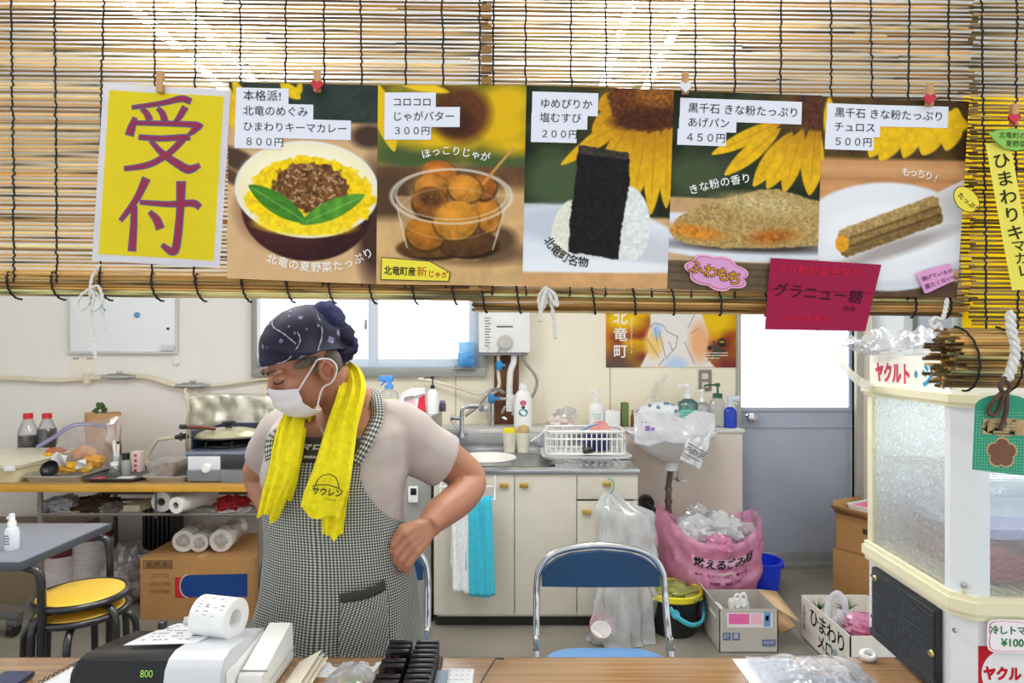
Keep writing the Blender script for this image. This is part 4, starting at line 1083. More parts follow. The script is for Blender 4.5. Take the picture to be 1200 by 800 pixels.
# soy sauce bottles
m_bottle = film('clear_bottle', (236, 238, 240), .9, .22, .05, .1, 20, var=.03)
m_soy = mat('soy_sauce', (34, 18, 16), .12, var=.1)
m_redcap = mat('cap_red', (206, 34, 44), .4)
def soy(px, d, label, fill):
    z0 = .815 if False else zt_; hb = .0; s_ = .225 / .28
    c = on(px, d); t = thing('soy_sauce_bottle', label, 'bottle', c, 0, 'soy sauce bottles')
    hgt = zrow(484, d) - zt_; r = M(10.5, d)
    k = hgt
    q = MB(); q.lathe([(0, 0), (r * .95, 0), (r, .01), (r, k * .58), (r * .92, k * .68), (r * .5, k * .86), (r * .36, k * .9), (r * .36, k * .95), (0, k * .95)], c, 24); q.build('bottle', m_bottle, t)
    q = MB(); q.lathe([(0, .012), (r * .93, .012), (r * .93, k * fill), (0, k * fill)], c, 24); q.build('sauce', m_soy, t)
    q = MB(); q.lathe([(0, k * .89), (r * .48, k * .89), (r * .46, k), (0, k)], c, 20); q.build('cap', m_redcap, t)
    q = MB(); q.lathe([(r * 1.015, k * .10), (r * 1.015, k * .22)], c, 24, cap=False); q.build('label', mat('bottle_label_cream', (226, 214, 190), .6), t)
soy(33, 3.80, 'soy sauce bottle with a red cap, left one, half full, behind the food containers', .56)
soy(55, 3.84, 'soy sauce bottle with a red cap, right one, fuller, behind the food containers', .68)
# big cream food container with a lid
c = on(0, 3.4); q = MB()
x0, x1 = M(-60 - 600, 3.4), M(50 - 600, 3.4)
CT = thing('food_container', 'large cream plastic food container with a loose lid at the table end', 'container', ((x0 + x1) / 2, 3.5, zt_))
q.loft([[Vector(p) for p in rrect(x0 + .015, x1 - .015, 3.24, 3.69, .04, zt_)], rrect(x0, x1, 3.22, 3.7, .05, zt_ + .07), rrect(x0 - .012, x1 + .012, 3.21, 3.71, .05, zt_ + .075), rrect(x0 - .012, x1 + .012, 3.21, 3.71, .05, zt_ + .082)])
q.build('tub', mat('container_cream', (222, 214, 176), .35, var=.03), CT)
q = MB(); q.loft([rrect(x0 - .016, x1 + .016, 3.21, 3.72, .05, zt_ + .084), rrect(x0 - .016, x1 + .016, 3.21, 3.72, .05, zt_ + .094), rrect(x0 + .03, x1 - .03, 3.26, 3.68, .05, zt_ + .102)])
for v in q.v: v.z += (v.y - 3.2) * .015
q.build('lid', mat('container_lid', (226, 222, 196), .3), CT)
q = MB(); q.box((M(10 - 600, 3.2) - .02, 3.19, zt_ + .065), (M(10 - 600, 3.2) + .03, 3.21, zt_ + .09), .005); q.build('clasp', m_white, CT)
# trays
m_tray = mat('tray_aluminium', (190, 188, 182), .35, metal=.5, var=.06)
def tray(name, label, x0, x1, y0, y1, m, h=.03, z=zt_):
    q = MB()
    q.loft([rrect(x0 + .015, x1 - .015, y0 + .015, y1 - .015, .03, z), rrect(x0, x1, y0, y1, .035, z + h), rrect(x0 - .008, x1 + .008, y0 - .008, y1 + .008, .04, z + h), rrect(x0 - .008, x1 + .008, y0 - .008, y1 + .008, .04, z + h + .004),
            rrect(x0 + .003, x1 - .003, y0 + .003, y1 - .003, .034, z + h + .003), rrect(x0 + .017, x1 - .017, y0 + .017, y1 - .017, .03, z + .004)])
    return tag(q.build(name, m), label, 'tray')
tray('metal_tray', 'aluminium tray holding the bag of yellow food', M(26 - 600, 3.24), M(94 - 600, 3.24), 3.23, 3.70, m_tray)
tray('dark_tray', 'dark tray with condiment bottles in the middle of the worktable', M(98 - 600, 3.24), M(160 - 600, 3.24), 3.23, 3.62, mat('tray_dark', (70, 66, 64), .35), .018)
tray('metal_tray', 'aluminium tray left of the gas stove with a clear food box', M(167 - 600, 3.24), M(218 - 600, 3.24), 3.23, 3.60, m_tray, .028)
# paper bag with a leafy sprig
q = MB(); x0, x1 = M(92, 1), 0
a0, a1 = M(92 - 600, 3.74), M(134 - 600, 3.74); zt2 = zrow(485, 3.74)
PB = thing('paper_bag', 'brown paper bag standing at the wall behind the yellow food bag', 'bag', ((a0 + a1) / 2, 3.78, zt_))
def pb(u, v):
    th = u * 2 * PI
    hx, hy = (a1 - a0) / 2, lerp(.055, .02, v)
    cx, sy = math.cos(th), math.sin(th)
    k = 1 / max(abs(cx), abs(sy)) ; k = min(k, 1.35)
    return Vector(((a0 + a1) / 2 + hx * cx * min(1, k) + .004 * math.sin(v * 7 + u * 9), 3.80 + hy * sy * k, zt_ + (zt2 - zt_) * v + (.008 * math.sin(u * 12) if v > .95 else 0)))
q.grid(pb, 32, 14); q.build('bag', mat('kraft_paper', (190, 148, 104), .8, var=.1, scale=10, bump=.3, bscale=20), PB, solid=.001)
LF = MB()
for k in range(16):
    a = rnd.uniform(0, 2 * PI); p = P(117, 480, 3.79) + Vector((rnd.uniform(-.03, .03), rnd.uniform(-.015, .015), rnd.uniform(-.03, .03)))
    LF.ell(p, (rnd.uniform(.012, .02), .008, rnd.uniform(.010, .018)), wob=.6, seed=k, n=10, m=7)
tag(LF.build('green_vegetable', mat('leaf_dark_green', (70, 92, 42), .6, var=.4, scale=50)), 'dark green leafy vegetable lying on top of the brown paper bag', 'vegetable')
# zip bag of yellow food on the tray
ZB = thing('zip_bag', 'clear zip bag with a lilac closure full of yellow food on the tray', 'bag', on(85, 3.5, zt_ + .005))
q = MB()
def zb(u, v):
    # a slumped open bag: wide belly, the mouth flared up to the right
    th = u * 2 * PI; z = zt_ + .012 + v * .26
    rx = lerp(.15, .17, v) * (1 + .05 * math.sin(3 * th + v * 6)); ry = lerp(.12, .05, v)
    cx = on(92, 3.5).x + v * .02
    n_ = noise.noise(Vector((math.cos(th) * 2, math.sin(th) * 2, v * 4))) * .016
    return Vector((cx + (rx + n_) * math.cos(th), 3.52 + v * .07 + (ry + n_) * math.sin(th), z + (.03 * math.cos(th) if v > .5 else 0) * v))
q.grid(zb, 40, 18); q.build('film', film('zip_bag_film', (238, 234, 236), .86, .25, .1, .4, 20, var=.06), ZB)
q = MB(); q.tube(spline([P(43, 524, 3.42), P(60, 514, 3.45), P(84, 499, 3.5), P(105, 497, 3.56), P(127, 501, 3.58)], 6), .011, 8, flat=.35, up=(0, 1, 0)); q.build('zip_closure', film('lilac_zip', (170, 166, 206), .35, .3, .2, 0, 10, var=0), ZB)
m_food = mat('food_yellow', attr=True, rough=.5, var=.2, scale=50)
for i, (px, py, dd, r, col, lb) in enumerate([
    (98, 532, 3.52, (.062, .05, .045), (222, 156, 84), 'large peach coloured food lump, uppermost in the zip bag'),
    (110, 540, 3.47, (.055, .045, .035), (220, 160, 64), 'orange tan food piece at the right in the zip bag'),
    (88, 546, 3.40, (.05, .035, .026), (232, 178, 42), 'yellow food piece at the front middle of the zip bag'),
    (76, 549, 3.38, (.042, .03, .022), (226, 166, 26), 'bright yellow food piece at the front, beside the ladle, in the zip bag'),
    (100, 549, 3.40, (.036, .03, .02), (232, 184, 66), 'yellow food piece at the front right of the zip bag'),
    (56, 537, 3.46, (.03, .03, .035), (226, 170, 24), 'deep yellow food piece at the left end of the zip bag'),
    (66, 528, 3.55, (.05, .03, .02), (214, 120, 60), 'orange food piece at the upper left of the zip bag')]):
    q = MB(); q.ell(P(px, py, dd), r, wob=.35, seed=i * 2.3, n=18, m=12, col=col); tag(q.build('food_piece', m_food, None, colors=True), lb, 'food', 'food in the zip bag')
for i, (px, py, dd, w_, h_, rz, lb) in enumerate([(72, 539, 3.36, .095, .075, -.25, 'large crumpled white paper in the yellow food on the tray'), (97, 543, 3.36, .07, .04, .3, 'small folded white paper in the yellow food on the tray')]):
    q = MB(); X = facing(px, py, dd, rz)
    q.grid(lambda u, v: X @ Vector(((u - .5) * w_ * (1 - .3 * v), (v - .5) * h_, .015 * math.sin(u * 6 + v * 4 + i) + .02 * v)), 10, 8); tag(q.build('crumpled_paper', m_paper, solid=.0006), lb, 'paper')
# black ladle
LD = thing('ladle', 'black plastic ladle lying on the tray in front of the yellow food', 'ladle', P(66, 560, 3.28))
q = MB(); X = Matrix.Translation(P(59.5, 550, 3.285)) @ Matrix.Rotation(math.radians(68), 4, 'X')
q.lathe([(0, -.022), (.022, -.019), (.037, -.008), (.045, .012), (.047, .013), (.043, .013), (.035, -.004), (.02, -.015), (0, -.018)], n=26, X=X); q.build('bowl', m_black, LD)
q = MB(); q.tube(spline([P(66, 557, 3.27), P(74, 559.5, 3.25), P(84, 561.5, 3.245)], 5), [.006] * 5 + [.008] * 6, 8, flat=.5); q.build('handle', m_black, LD)
# condiment bottles
def jar(name, px, d, r, h, body, cap, label, ch=.25, cat='bottle', z=zt_ + .004, capr=.8, group=None):
    t = thing(name, label, cat, on(px, d, z), 0, group); c = on(px, d, z)
    q = MB(); q.lathe([(0, 0), (r * .96, 0), (r, .004), (r, h * (.88 - ch)), (r * capr * .95, h * (1 - ch)), (0, h * (1 - ch))], c, 20); q.build('body', body, t)
    q = MB(); q.lathe([(0, h * (1 - ch)), (r * capr, h * (1 - ch)), (r * capr * .96, h), (0, h)], c, 20); q.build('cap', cap, t)
    return t
jar('spice_jar', 147.5, 3.42, .024, .115, mat('jar_grey_green', (150, 156, 150), .2), m_black, 'small spice jar with a black cap on the dark tray', .3)
jar('plastic_bottle', 134, 3.38, .025, .075, m_bottle, m_white, 'small clear bottle with a white cap left on the dark tray', .25)
CU = thing('utensil_cup', 'clear cup holding two white handled utensils on the dark tray', 'cup', on(137, 3.5, zt_ + .004)); c = on(137, 3.5, zt_ + .004)
q = MB(); q.lathe([(0, 0), (.03, 0), (.036, .09), (.034, .09), (.028, .006), (0, .006)], c, 20); q.build('cup', m_bottle, CU)
for x_, tp in ((133.5, 519), (138.5, 520)):
    u_ = thing('utensil', ('left' if x_ < 135 else 'right') + ' white handled utensil standing in the clear cup on the dark tray', 'utensil', c + Vector((0, 0, .008)), 0, 'utensils in the clear cup')
    q = MB(); q.tube([c + Vector((x_ * .001 - .136, 0, .01)), P(x_, tp, 3.5)], .0075, 8); q.build('handle', m_white if x_ < 135 else m_white, u_)
    q = MB(); q.tube([P(x_, tp, 3.5), P(x_, tp - 3, 3.5)], .006, 8); q.build('end', m_black if x_ > 135 else m_white, u_)
q = MB(); q.fbox(154, 529, 164, 556, 3.5, .05, .003, col=(236, 214, 208))
for k in range(4): q.fbox(157, 532 + k * 6, 160, 535 + k * 6, 3.4985, .002, col=(196, 70, 70))
tag(q.build('seasoning_packet', m_paint, None, colors=True), 'upright white seasoning packet with red marks on the dark tray', 'packet')
q = MB(); q.box(on(137, 3.30, zt_ + .006), on(152, 3.28, zt_ + .009) + Vector((0, .06, .004)), .002); tag(q.build('paper_packet', m_paper), 'flat white packet lying at the front of the dark tray', 'packet')
q = MB(); q.box(on(106, 3.27, zt_ + .005), on(118, 3.27, zt_ + .014) + Vector((0, .05, 0)), .004); tag(q.build('red_packet', mat('packet_red', (200, 50, 80), .4)), 'small red packet lying at the front left of the dark tray', 'packet')
# clear box with tan food
FB = thing('food_box', 'clear plastic box of tan crumbs on the tray left of the stove', 'box', on(192, 3.4, zt_ + .006))
x0, x1 = M(178 - 600, 3.4), M(212 - 600, 3.4)
q = MB(); q.loft([rrect(x0 + .01, x1 - .01, 3.34, 3.52, .02, zt_ + .006), rrect(x0 - .004, x1 + .004, 3.33, 3.53, .02, zt_ + .085)]); q.build('box', m_clear, FB)
q = MB(); q.loft([rrect(x0 + .015, x1 - .015, 3.345, 3.515, .02, zt_ + .009), rrect(x0 + .01, x1 - .01, 3.34, 3.52, .02, zt_ + .05)]); q.build('crumbs', mat('crumbs_tan', (186, 140, 100), .8, var=.3, scale=80, bump=1, bscale=200), FB)
# gas stove
SV = thing('gas_stove', 'grey table gas stove at the right end of the worktable', 'stove', on(265, 3.4))
s0, s1 = M(219 - 600, 3.26), M(310 - 600, 3.26); zs = zrow(528, 3.26)
q = MB(); q.box((s0, 3.26, zt_), (s1, 3.70, zs - .02), .012); q.build('body', mat('stove_grey', (140, 142, 146), .35, metal=.3), SV)
q = MB(); q.box((s0 - .006, 3.25, zs - .03), (s1 + .006, 3.71, zs), .01); q.build('top_plate', mat('stove_top_blue_grey', (118, 126, 142), .3, metal=.4), SV)
q = MB(); q.box((s0, 3.30, zs), (s0 + .008, 3.69, zs + .095), .002); q.box((s0, 3.68, zs), (s1, 3.69, zs + .095), .002); q.build('wind_shield', mat('shield_dark_blue', (46, 52, 76), .35), SV)
q = MB(); q.fbox(220, 532, 258, 551, 3.252, .01, .003); pn = q.build('control_panel', mat('panel_silver_white', (222, 224, 226), .3), SV)
q = MB(); q.lathe([(0, 0), (.024, 0), (.024, .02), (.018, .026), (0, .026)], n=22, X=Matrix.Translation(P(243, 548, 3.25)) @ Matrix.Rotation(PI / 2, 4, 'X')); q.build('knob', m_white, pn)
q = MB(); q.fbox(259, 532, 312, 549, 3.25, .01, .003); q.build('grill_door', mat('grill_dark', (52, 50, 50), .3), SV)
q = MB(); q.fbox(219, 551, 260, 564, 3.235, .03, .004); q.fbox(259, 551, 312, 566, 3.225, .035, .006); q.build('grill_handle', mat('stove_handle_grey', (118, 120, 126), .35), SV)
q = MB(); pc = PZ(268, 3.46, zs)
for k in range(6):
    a = k * PI / 3; q.tube([pc + Vector((.05 * math.cos(a), .05 * math.sin(a), .03)), pc + Vector((.13 * math.cos(a), .13 * math.sin(a), .034)), pc + Vector((.14 * math.cos(a), .14 * math.sin(a), 0))], .006, 6)
q.lathe([(.125, .004), (.14, .004), (.14, .014), (.125, .014), (.125, .004)], pc, 28, cap=False); q.lathe([(0, 0), (.05, 0), (.05, .02), (0, .022)], pc, 20)
q.build('pan_support', m_black, SV)
PN = thing('frying_pan', 'dark frying pan with a pale lid on the gas stove', 'pan', pc + Vector((0, 0, .04)))
pz = zrow(513, 3.46)
q = MB(); q.lathe([(0, zs + .038 - pz), (.13, zs + .038 - pz), (.165, zs + .05 - pz), (.196, .004), (.190, .006), (.155, zs + .06 - pz), (0, zs + .045 - pz)], Vector((pc.x, pc.y, pz + .012)), 40); q.build('pan', mat('pan_dark', (62, 52, 44), .3, var=.2), PN)
q = MB(); q.lathe([(.180, 0), (.184, .004), (.15, .022), (.08, .036), (0, .04)], Vector((pc.x, pc.y, pz + .018)), 40, cap=False); ldp = q.build('lid', mat('lid_pale_glass', (190, 186, 150), .12, metal=.2, var=.2), PN)
q = MB(); q.lathe([(0, 0), (.016, 0), (.014, .016), (.034, .024), (.034, .032), (.02, .036), (0, .036)], Vector((pc.x, pc.y, pz + .057)), 18); q.build('lid_knob', m_black, ldp)
q = MB(); q.tube([P(251, 502, 3.36), P(238, 500.5, 3.28), P(217, 500, 3.2)], [.014, .016, .015], 10, flat=.7); q.build('handle', mat('handle_brown', (110, 52, 38), .4), PN)
q = MB(); q.tube([P(217, 500, 3.19), P(211, 500, 3.17)], .012, 10); q.build('handle_tip', m_black, PN)
q = MB(); dd = 3.5
q.tube(spline([P(172, 540, 3.62), P(175, 530, 3.62), P(184, 516, 3.6), P(192, 514, 3.58), P(206, 512, 3.55), P(214, 512, 3.5)], 6), .011, 8)
GS = tag(q.build('stove_hose', m_cream), 'short beige gas hose bending up to the left side of the stove', 'hose')
q = MB(); q.tube([P(207, 512, 3.5), P(218, 511, 3.46)], [.013, .017], 10); q.tube([P(212, 507, 3.49), P(212, 516, 3.49)], .008, 8); q.build('hose_nozzle', m_black, GS)
# foil splash guard
q = MB()
def foil(u, v):
    pts = [(218, 3.40), (222, 3.72), (262, 3.73), (312, 3.73), (330, 3.73)]
    t = u * 4; i = min(3, int(t)); f = t - i
    px = lerp(pts[i][0], pts[i + 1][0], f); dd = lerp(pts[i][1], pts[i + 1][1], f)
    top = interp(px, [218, 222, 240, 330], [462, 462, 460, 462]); p = P(px, lerp(528, top, v), dd)
    n_ = noise.noise(Vector((px * .09, v * 5, 2))) * .02 + .01 * math.sin(u * 40) * math.sin(v * 3)
    return p + Vector((0, n_, 0))
q.grid(foil, 60, 14)
tag(q.build('foil_splash_guard', mat('aluminium_foil', (226, 222, 206), .36, metal=.6, var=.12, bump=1.0, bscale=26), solid=.001, smooth=60), 'crinkled aluminium foil splash guard standing behind the gas stove', 'splash guard')

# ================================================================ on and under the rack
zr_ = .562
def paper_roll(px, py, d, ln, r, label, lean=.0):
    q = MB(); X = Matrix.Translation(P(px, py, d)) @ Matrix.Rotation(-PI / 2, 4, 'X') @ Matrix.Rotation(lean, 4, 'Y')
    q.lathe([(.4 * r, 0), (r, 0), (r, ln), (.4 * r, ln), (.4 * r, 0)], n=28, X=X, cap=False); o = tag(q.build('paper_towel_roll', mat('tissue_white', (240, 238, 234), .9, bump=.2, bscale=80)), label, 'paper roll')
    q = MB(); q.lathe([(.34 * r, -.0), (.41 * r, -.0), (.41 * r, ln), (.34 * r, ln), (.34 * r, 0)], n=20, X=X, cap=False); q.build('core', mat('core_card', (170, 150, 124), .8), o)
paper_roll(189, 588, 3.28, .22, .052, 'white paper towel roll, left one on the rack under the worktable')
paper_roll(206, 592, 3.19, .26, .041, 'white paper towel roll, right one jutting out from the rack', .25)
def bundle(name, label, px, py, d, r, col, seed, cat='bag', m=None, cols=None):
    q = MB(); q.ell(P(px, py, d), r, wob=.55, seed=seed, freq=9, n=28, m=16, col=col); return tag(q.build(name, m or m_cloth, None, colors=True), label, cat)
bundle('cloth_bundle', 'red and white folded cloth at the right end of the rack', 272, 590, 3.35, (.085, .09, .034), (182, 34, 40), 4, 'cloth')
bundle('plastic_packet', 'white packet at the right end of the rack under the red cloth', 272, 597, 3.32, (.09, .07, .018), (226, 222, 220), 9, 'packet')
bundle('plastic_packet', 'grey plastic bundle at the left end of the rack', 70, 589, 3.35, (.075, .09, .035), (178, 180, 184), 12, 'packet')
bundle('cloth_bundle', 'long brown bundle in the middle of the rack', 110, 590, 3.45, (.12, .09, .035), (92, 72, 58), 15, 'cloth')
bundle('plastic_packet', 'dull grey packet on the rack left of the paper towel rolls', 133, 594, 3.4, (.05, .06, .026), (150, 142, 134), 17, 'packet')
q = MB(); q.fbox(144, 592, 164, 600, 3.3, .16, .006); tag(q.build('small_carton', mat('carton_cream', (206, 192, 164), .7)), 'small cream carton on the rack beside the paper towel rolls', 'box')
# cardboard box
dB = 3.285; bx0, bx1 = M(164 - 600, dB), M(299 - 600, dB); zb_ = zrow(653, dB)
CB = thing('cardboard_box', 'large brown cardboard box with a blue print under the worktable', 'box', ((bx0 + bx1) / 2, 3.5, 0))
q = MB(); q.box((bx0, dB, 0), (bx1, 3.73, zb_), .004); q.build('carton', m_card, CB)
q = MB()
def bt(px, py): return P(px, py, dB - .001)
pts = []
for k in range(13):
    a = PI / 2 + PI * k / 12; pts.append((222 + 10.5 * math.cos(a), 686.5 - 13 * math.sin(a)))
pts2 = [(224, 673.5)] + pts + [(290, 700), (290, 672)]
q.add([bt(*p) for p in [(205, 676), (226, 676), (226, 700.5), (205, 700.5)]], [[0, 1, 2, 3]], col=(190, 44, 48))
q.add([bt(*p) + Vector((0, -.0004, 0)) for p in [(a - 1.2, b_ + (1 if b_ > 686 else -1)) for a, b_ in pts]], [list(range(13))], col=(214, 190, 160))
q.add([bt(*p) + Vector((0, -.0008, 0)) for p in pts + [(290, 699), (290, 672)]], [list(range(15))], col=(30, 66, 128))
for k in range(22):
    x = 171 + k * 1.36; q.add([bt(*p) for p in [(x, 658), (x + rnd.choice([.5, .9]), 658), (x + .7, 665), (x, 665)]], [[0, 1, 2, 3]], col=(60, 46, 40))
for (y0, y1) in ((656.5, 657.2), (665.5, 666.2)): q.add([bt(*p) for p in [(168, y0), (202, y0), (202, y1), (168, y1)]], [[0, 1, 2, 3]], col=(60, 46, 40))
for (x0, x1) in ((168, 168.7), (201.3, 202)): q.add([bt(*p) for p in [(x0, 656.5), (x1, 656.5), (x1, 666), (x0, 666)]], [[0, 1, 2, 3]], col=(60, 46, 40))
for tx, yy in (('CO.,LTD', 678.5), ('INDUSTRY', 688), ('SAKURAO', 697)):
    q.text(tx, facing(200 if tx != 'CO.,LTD' else 198, yy - 4.5, dB - .0012, PI), .030, ax='LEFT', ay='CENTER', col=(112, 84, 60), sx=.78)
q.build('printing', m_print, CB, colors=True, smooth=0)
q = MB(); q.box((bx0 + .29, dB + .0, zb_ - .0), (bx0 + .33, 3.73, zb_ + .001)); q.build('tape', mat('tape_tan', (196, 158, 104), .3), CB)
# second carton behind at the right
q = MB(); q.box((-1.25, 3.45, 0), (-1.0, 3.95, .37), .004); tag(q.build('cardboard_box', mat('cardboard_dark', (150, 112, 66), .8, var=.1)), 'plain brown cardboard box partly hidden behind the person', 'box')
# wrapped sleeves of cups lying on the box
for i, (px, rr_, lb) in enumerate([(215, 26, 'left of the three wrapped cup sleeves lying on the cardboard box'), (233, 22, 'middle one of the three wrapped cup sleeves lying on the cardboard box'), (259, 27, 'right of the three wrapped cup sleeves lying on the cardboard box')]):
    d_ = 3.36; r = rr_ / 2 * d_ / F; t = thing('cup_sleeve', lb, 'cup sleeve', PZ(px, d_, zb_), 0, 'wrapped cup sleeves')
    prof = [(0, 0)]
    for k in range(16): prof += [(r * (.9 if k % 2 else .97), k * .018), (r * (.9 if k % 2 else .97), k * .018 + .012)]
    prof.append((0, .29))
    X = Matrix.Translation(PZ(px, d_, zb_ + r + .003)) @ Matrix.Rotation(-PI / 2, 4, 'X') @ Matrix.Rotation(-.12, 4, 'Y')
    q = MB(); q.lathe(prof, n=24, X=X); q.build('cups', mat('cup_white', (228, 222, 214), .6), t)
    q = MB(); q.ell((0, 0, .14), (r * 1.03, r * 1.03, .17), X=X, wob=.12, seed=i * 3, n=24, m=16); q.build('wrapping', film('wrap', (236, 234, 232), .6, .3, .1, .8, 40), t)
# stacks of bowls
m_bowl = mat('bowl_stack_white', (214, 204, 202), .5, var=.04); m_maroon = mat('bowl_maroon', (104, 38, 48), .4)
for px, d_, top, wd, lb in ((72, 3.55, 637, 33, 'shorter stack of paper bowls with a maroon rim, left of the taller one'), (108, 3.62, 617, 44, 'taller stack of paper bowls with a maroon rim under the worktable')):
    z1 = zrow(top, d_); r = wd / 2 * d_ / F; t = thing('bowl_stack', lb, 'bowl stack', PZ(px, d_, 0)); c = PZ(px, d_, 0)
    n_ = int((z1 - .05) / .011)
    prof = [(0, 0)]
    for k in range(n_): prof += [(r * .93, k * .011), (r, k * .011 + .002), (r, k * .011 + .006), (r * .93, k * .011 + .008)]
    q = MB(); q.lathe(prof + [(r * .9, n_ * .011), (0, n_ * .011)], c, 28); q.build('bowls', m_bowl, t)
    q = MB(); q.lathe([(r * .98, n_ * .011), (r * 1.01, n_ * .011 + .004), (r * .98, z1 - .008), (r * .8, z1), (0, z1)], c, 28); q.build('top_bowl', m_maroon, t)
q = MB(); q.ell(PZ(150, 3.5, .16), (.12, .12, .16), wob=.4, seed=5, freq=8, n=30, m=18)
SK = tag(q.build('plastic_sack', film('sack_film', (206, 204, 204), .45, .3, .12, .9, 25)), 'clear plastic sack on the floor between the bowl stacks and the box', 'sack')
q = MB(); q.ell(PZ(150, 3.5, .11), (.09, .09, .105), wob=.3, seed=8, n=20, m=12); q.build('contents', mat('sack_contents', (150, 132, 126), .7, var=.3, scale=30), SK)
# dark ribbed heater
HT = thing('panel_heater', 'dark ribbed heater standing at the wall behind the cardboard box', 'heater', PZ(190, 3.98, 0))
for k in range(7):
    q = MB(); x = M(176 + k * 5.2 - 600, 3.95); q.box((x - .010, 3.88, .06), (x + .010, 4.02, .47 - .006 * (k % 2)), .008); q.build('fin', mat('heater_dark', (46, 36, 36), .4), HT)
q = MB(); q.box((M(174 - 600, 3.95), 3.92, .40), (M(211 - 600, 3.95), 3.98, .44)); q.box((M(174 - 600, 3.95), 3.92, .0), (M(211 - 600, 3.95), 3.98, .1)); q.build('body', MATS['heater_dark'], HT)
# low grey box left under the table
q = MB(); q.box((M(-80 - 600, 3.5), 3.5, 0), (M(55 - 600, 3.5), 3.95, .36), .006); tag(q.build('storage_box', mat('storage_brown', (132, 116, 92), .7)), 'plain dull brown storage box on the floor below the left table end', 'box')

# ================================================================ grey folding table, stools
zg = .70; gx1 = -1.595
GT = thing('grey_table', 'grey topped folding table with black tube legs at the left', 'table', (-2.1, 2.31, 0))
q = MB(); q.box((-3.0, 2.075, zg - .028), (gx1, 2.54, zg), .006); q.build('tabletop', mat('tabletop_grey', (126, 130, 142), .3, var=.04), GT)
q = MB(); q.box((-3.0, 2.07, zg - .03), (gx1 + .004, 2.076, zg - .002), .002); q.box((gx1, 2.07, zg - .03), (gx1 + .005, 2.545, zg - .002), .002); q.build('edge_band', mat('edge_dark_grey', (74, 78, 86), .4), GT)
m_blk = mat('black_tube', (28, 28, 31), .3, var=.05, coat=.3)
lx = M(43 - 600, 2.1)
for yy in (2.12, 2.48):
    q = MB(); q.tube(spline([Vector((lx - .12, yy, zg - .035)), Vector((lx - .03, yy, zg - .04)), Vector((lx, yy, zg - .10)), Vector((lx, yy, .3)), Vector((lx, yy, .0))], 6), .0135, 10); q.build('leg', m_blk, GT)
q = MB(); q.tube(spline([Vector((lx, 2.12, .565 - .20)), Vector((lx - .03, 2.12, .36 - .01)), Vector((lx - .09, 2.12, .35)), Vector((-2.9, 2.12, .35))], 5), .012, 10); q.tube([Vector((lx, 2.12, .18)), Vector((lx, 2.48, .18))], .011, 8); q.build('stretcher', m_blk, GT)
for yy in (2.12, 2.48):
    q = MB(); q.tube([Vector((-2.9, yy, zg - .03)), Vector((-2.9, yy, 0))], .0135, 10); q.build('leg', m_blk, GT)
# caster stand behind
CS = thing('caster_stand', 'low black stand on a swivel caster under the grey table', 'stand', PZ(16, 3.05, 0))
c = PZ(16, 3.1, .0)
q = MB(); q.lathe([(0, -.014), (.034, -.014), (.034, .014), (0, .014)], n=18, X=Matrix.Translation(c + Vector((0, 0, .035))) @ Matrix.Rotation(PI / 2, 4, 'Y')); q.build('caster', m_black, CS)
q = MB(); q.box(c + Vector((-.025, -.02, .05)), c + Vector((.025, .03, .085)), .006); q.box(c + Vector((-.55, -.02, .085)), c + Vector((.03, .03, .11)), .005); q.box(c + Vector((-.5, -.02, .0)), c + Vector((-.46, .03, .085)), .005); q.build('frame', mat('stand_grey', (90, 90, 92), .4), CS)
# spray bottle
SB = thing('spray_bottle', 'small white spray bottle with a label on the grey table', 'bottle', PZ(14, 2.2, zg)); c = PZ(14, 2.2, zg)
q = MB(); q.lathe([(0, 0), (.020, 0), (.022, .004), (.022, .062), (.018, .074), (.011, .078), (0, .078)], c, 22); q.build('body', mat('bottle_white_clear', (226, 230, 236), .2), SB)
q = MB(); q.lathe([(0, .078), (.013, .078), (.013, .095), (.009, .1), (.0085, .122), (0, .124)], c, 18); q.box(c + Vector((-.016, -.006, .104)), c + Vector((.006, .006, .114)), .003); q.build('nozzle', m_white, SB)
q = MB()
for k in range(4): q.box(c + Vector((-.011, -.0226, .05 - k * .009)), c + Vector((.006 + .003 * (k % 2), -.0215, .0535 - k * .009)))
q.build('label_print', mat('label_blue_grey', (90, 100, 130), .6), SB)
# stools
m_yel = mat('vinyl_yellow', (240, 196, 66), .35, var=.05, bump=.1, bscale=120)
def stool(z, label, rz, c=(-1.527, 2.27)):
    t = thing('round_stool', label, 'stool', (c[0], c[1], 0), 0, 'stacked yellow stools'); o = Vector((c[0], c[1], 0))
    q = MB(); q.lathe([(0, z - .02), (.136, z - .02), (.138, z - .008), (.131, z), (.09, z + .004), (0, z + .005)], o, 40); q.build('seat', m_yel, t)
    q = MB(); q.tube([o + Vector((.143 * math.cos(a), .143 * math.sin(a), z - .012)) for a in [2 * PI * k / 40 for k in range(40)]], .0125, 10, closed=True); q.build('rim', m_blk, t)
    for k in range(4):
        a = rz + k * PI / 2; dr = Vector((math.cos(a), math.sin(a), 0))
        q = MB(); q.tube(spline([o + dr * .06 + Vector((0, 0, z - .034)), o + dr * .13 + Vector((0, 0, z - .036)), o + dr * .165 + Vector((0, 0, z - .07)), o + dr * .172 + Vector((0, 0, z - .16)), o + dr * .19 + Vector((0, 0, .0))], 6), .012, 10); q.build('leg', m_blk, t)
stool(.475, 'lower yellow stool of the stacked pair, mostly covered by the upper', .35)
stool(.53, 'upper yellow round stool of the stacked pair, seat fully visible', -.35)
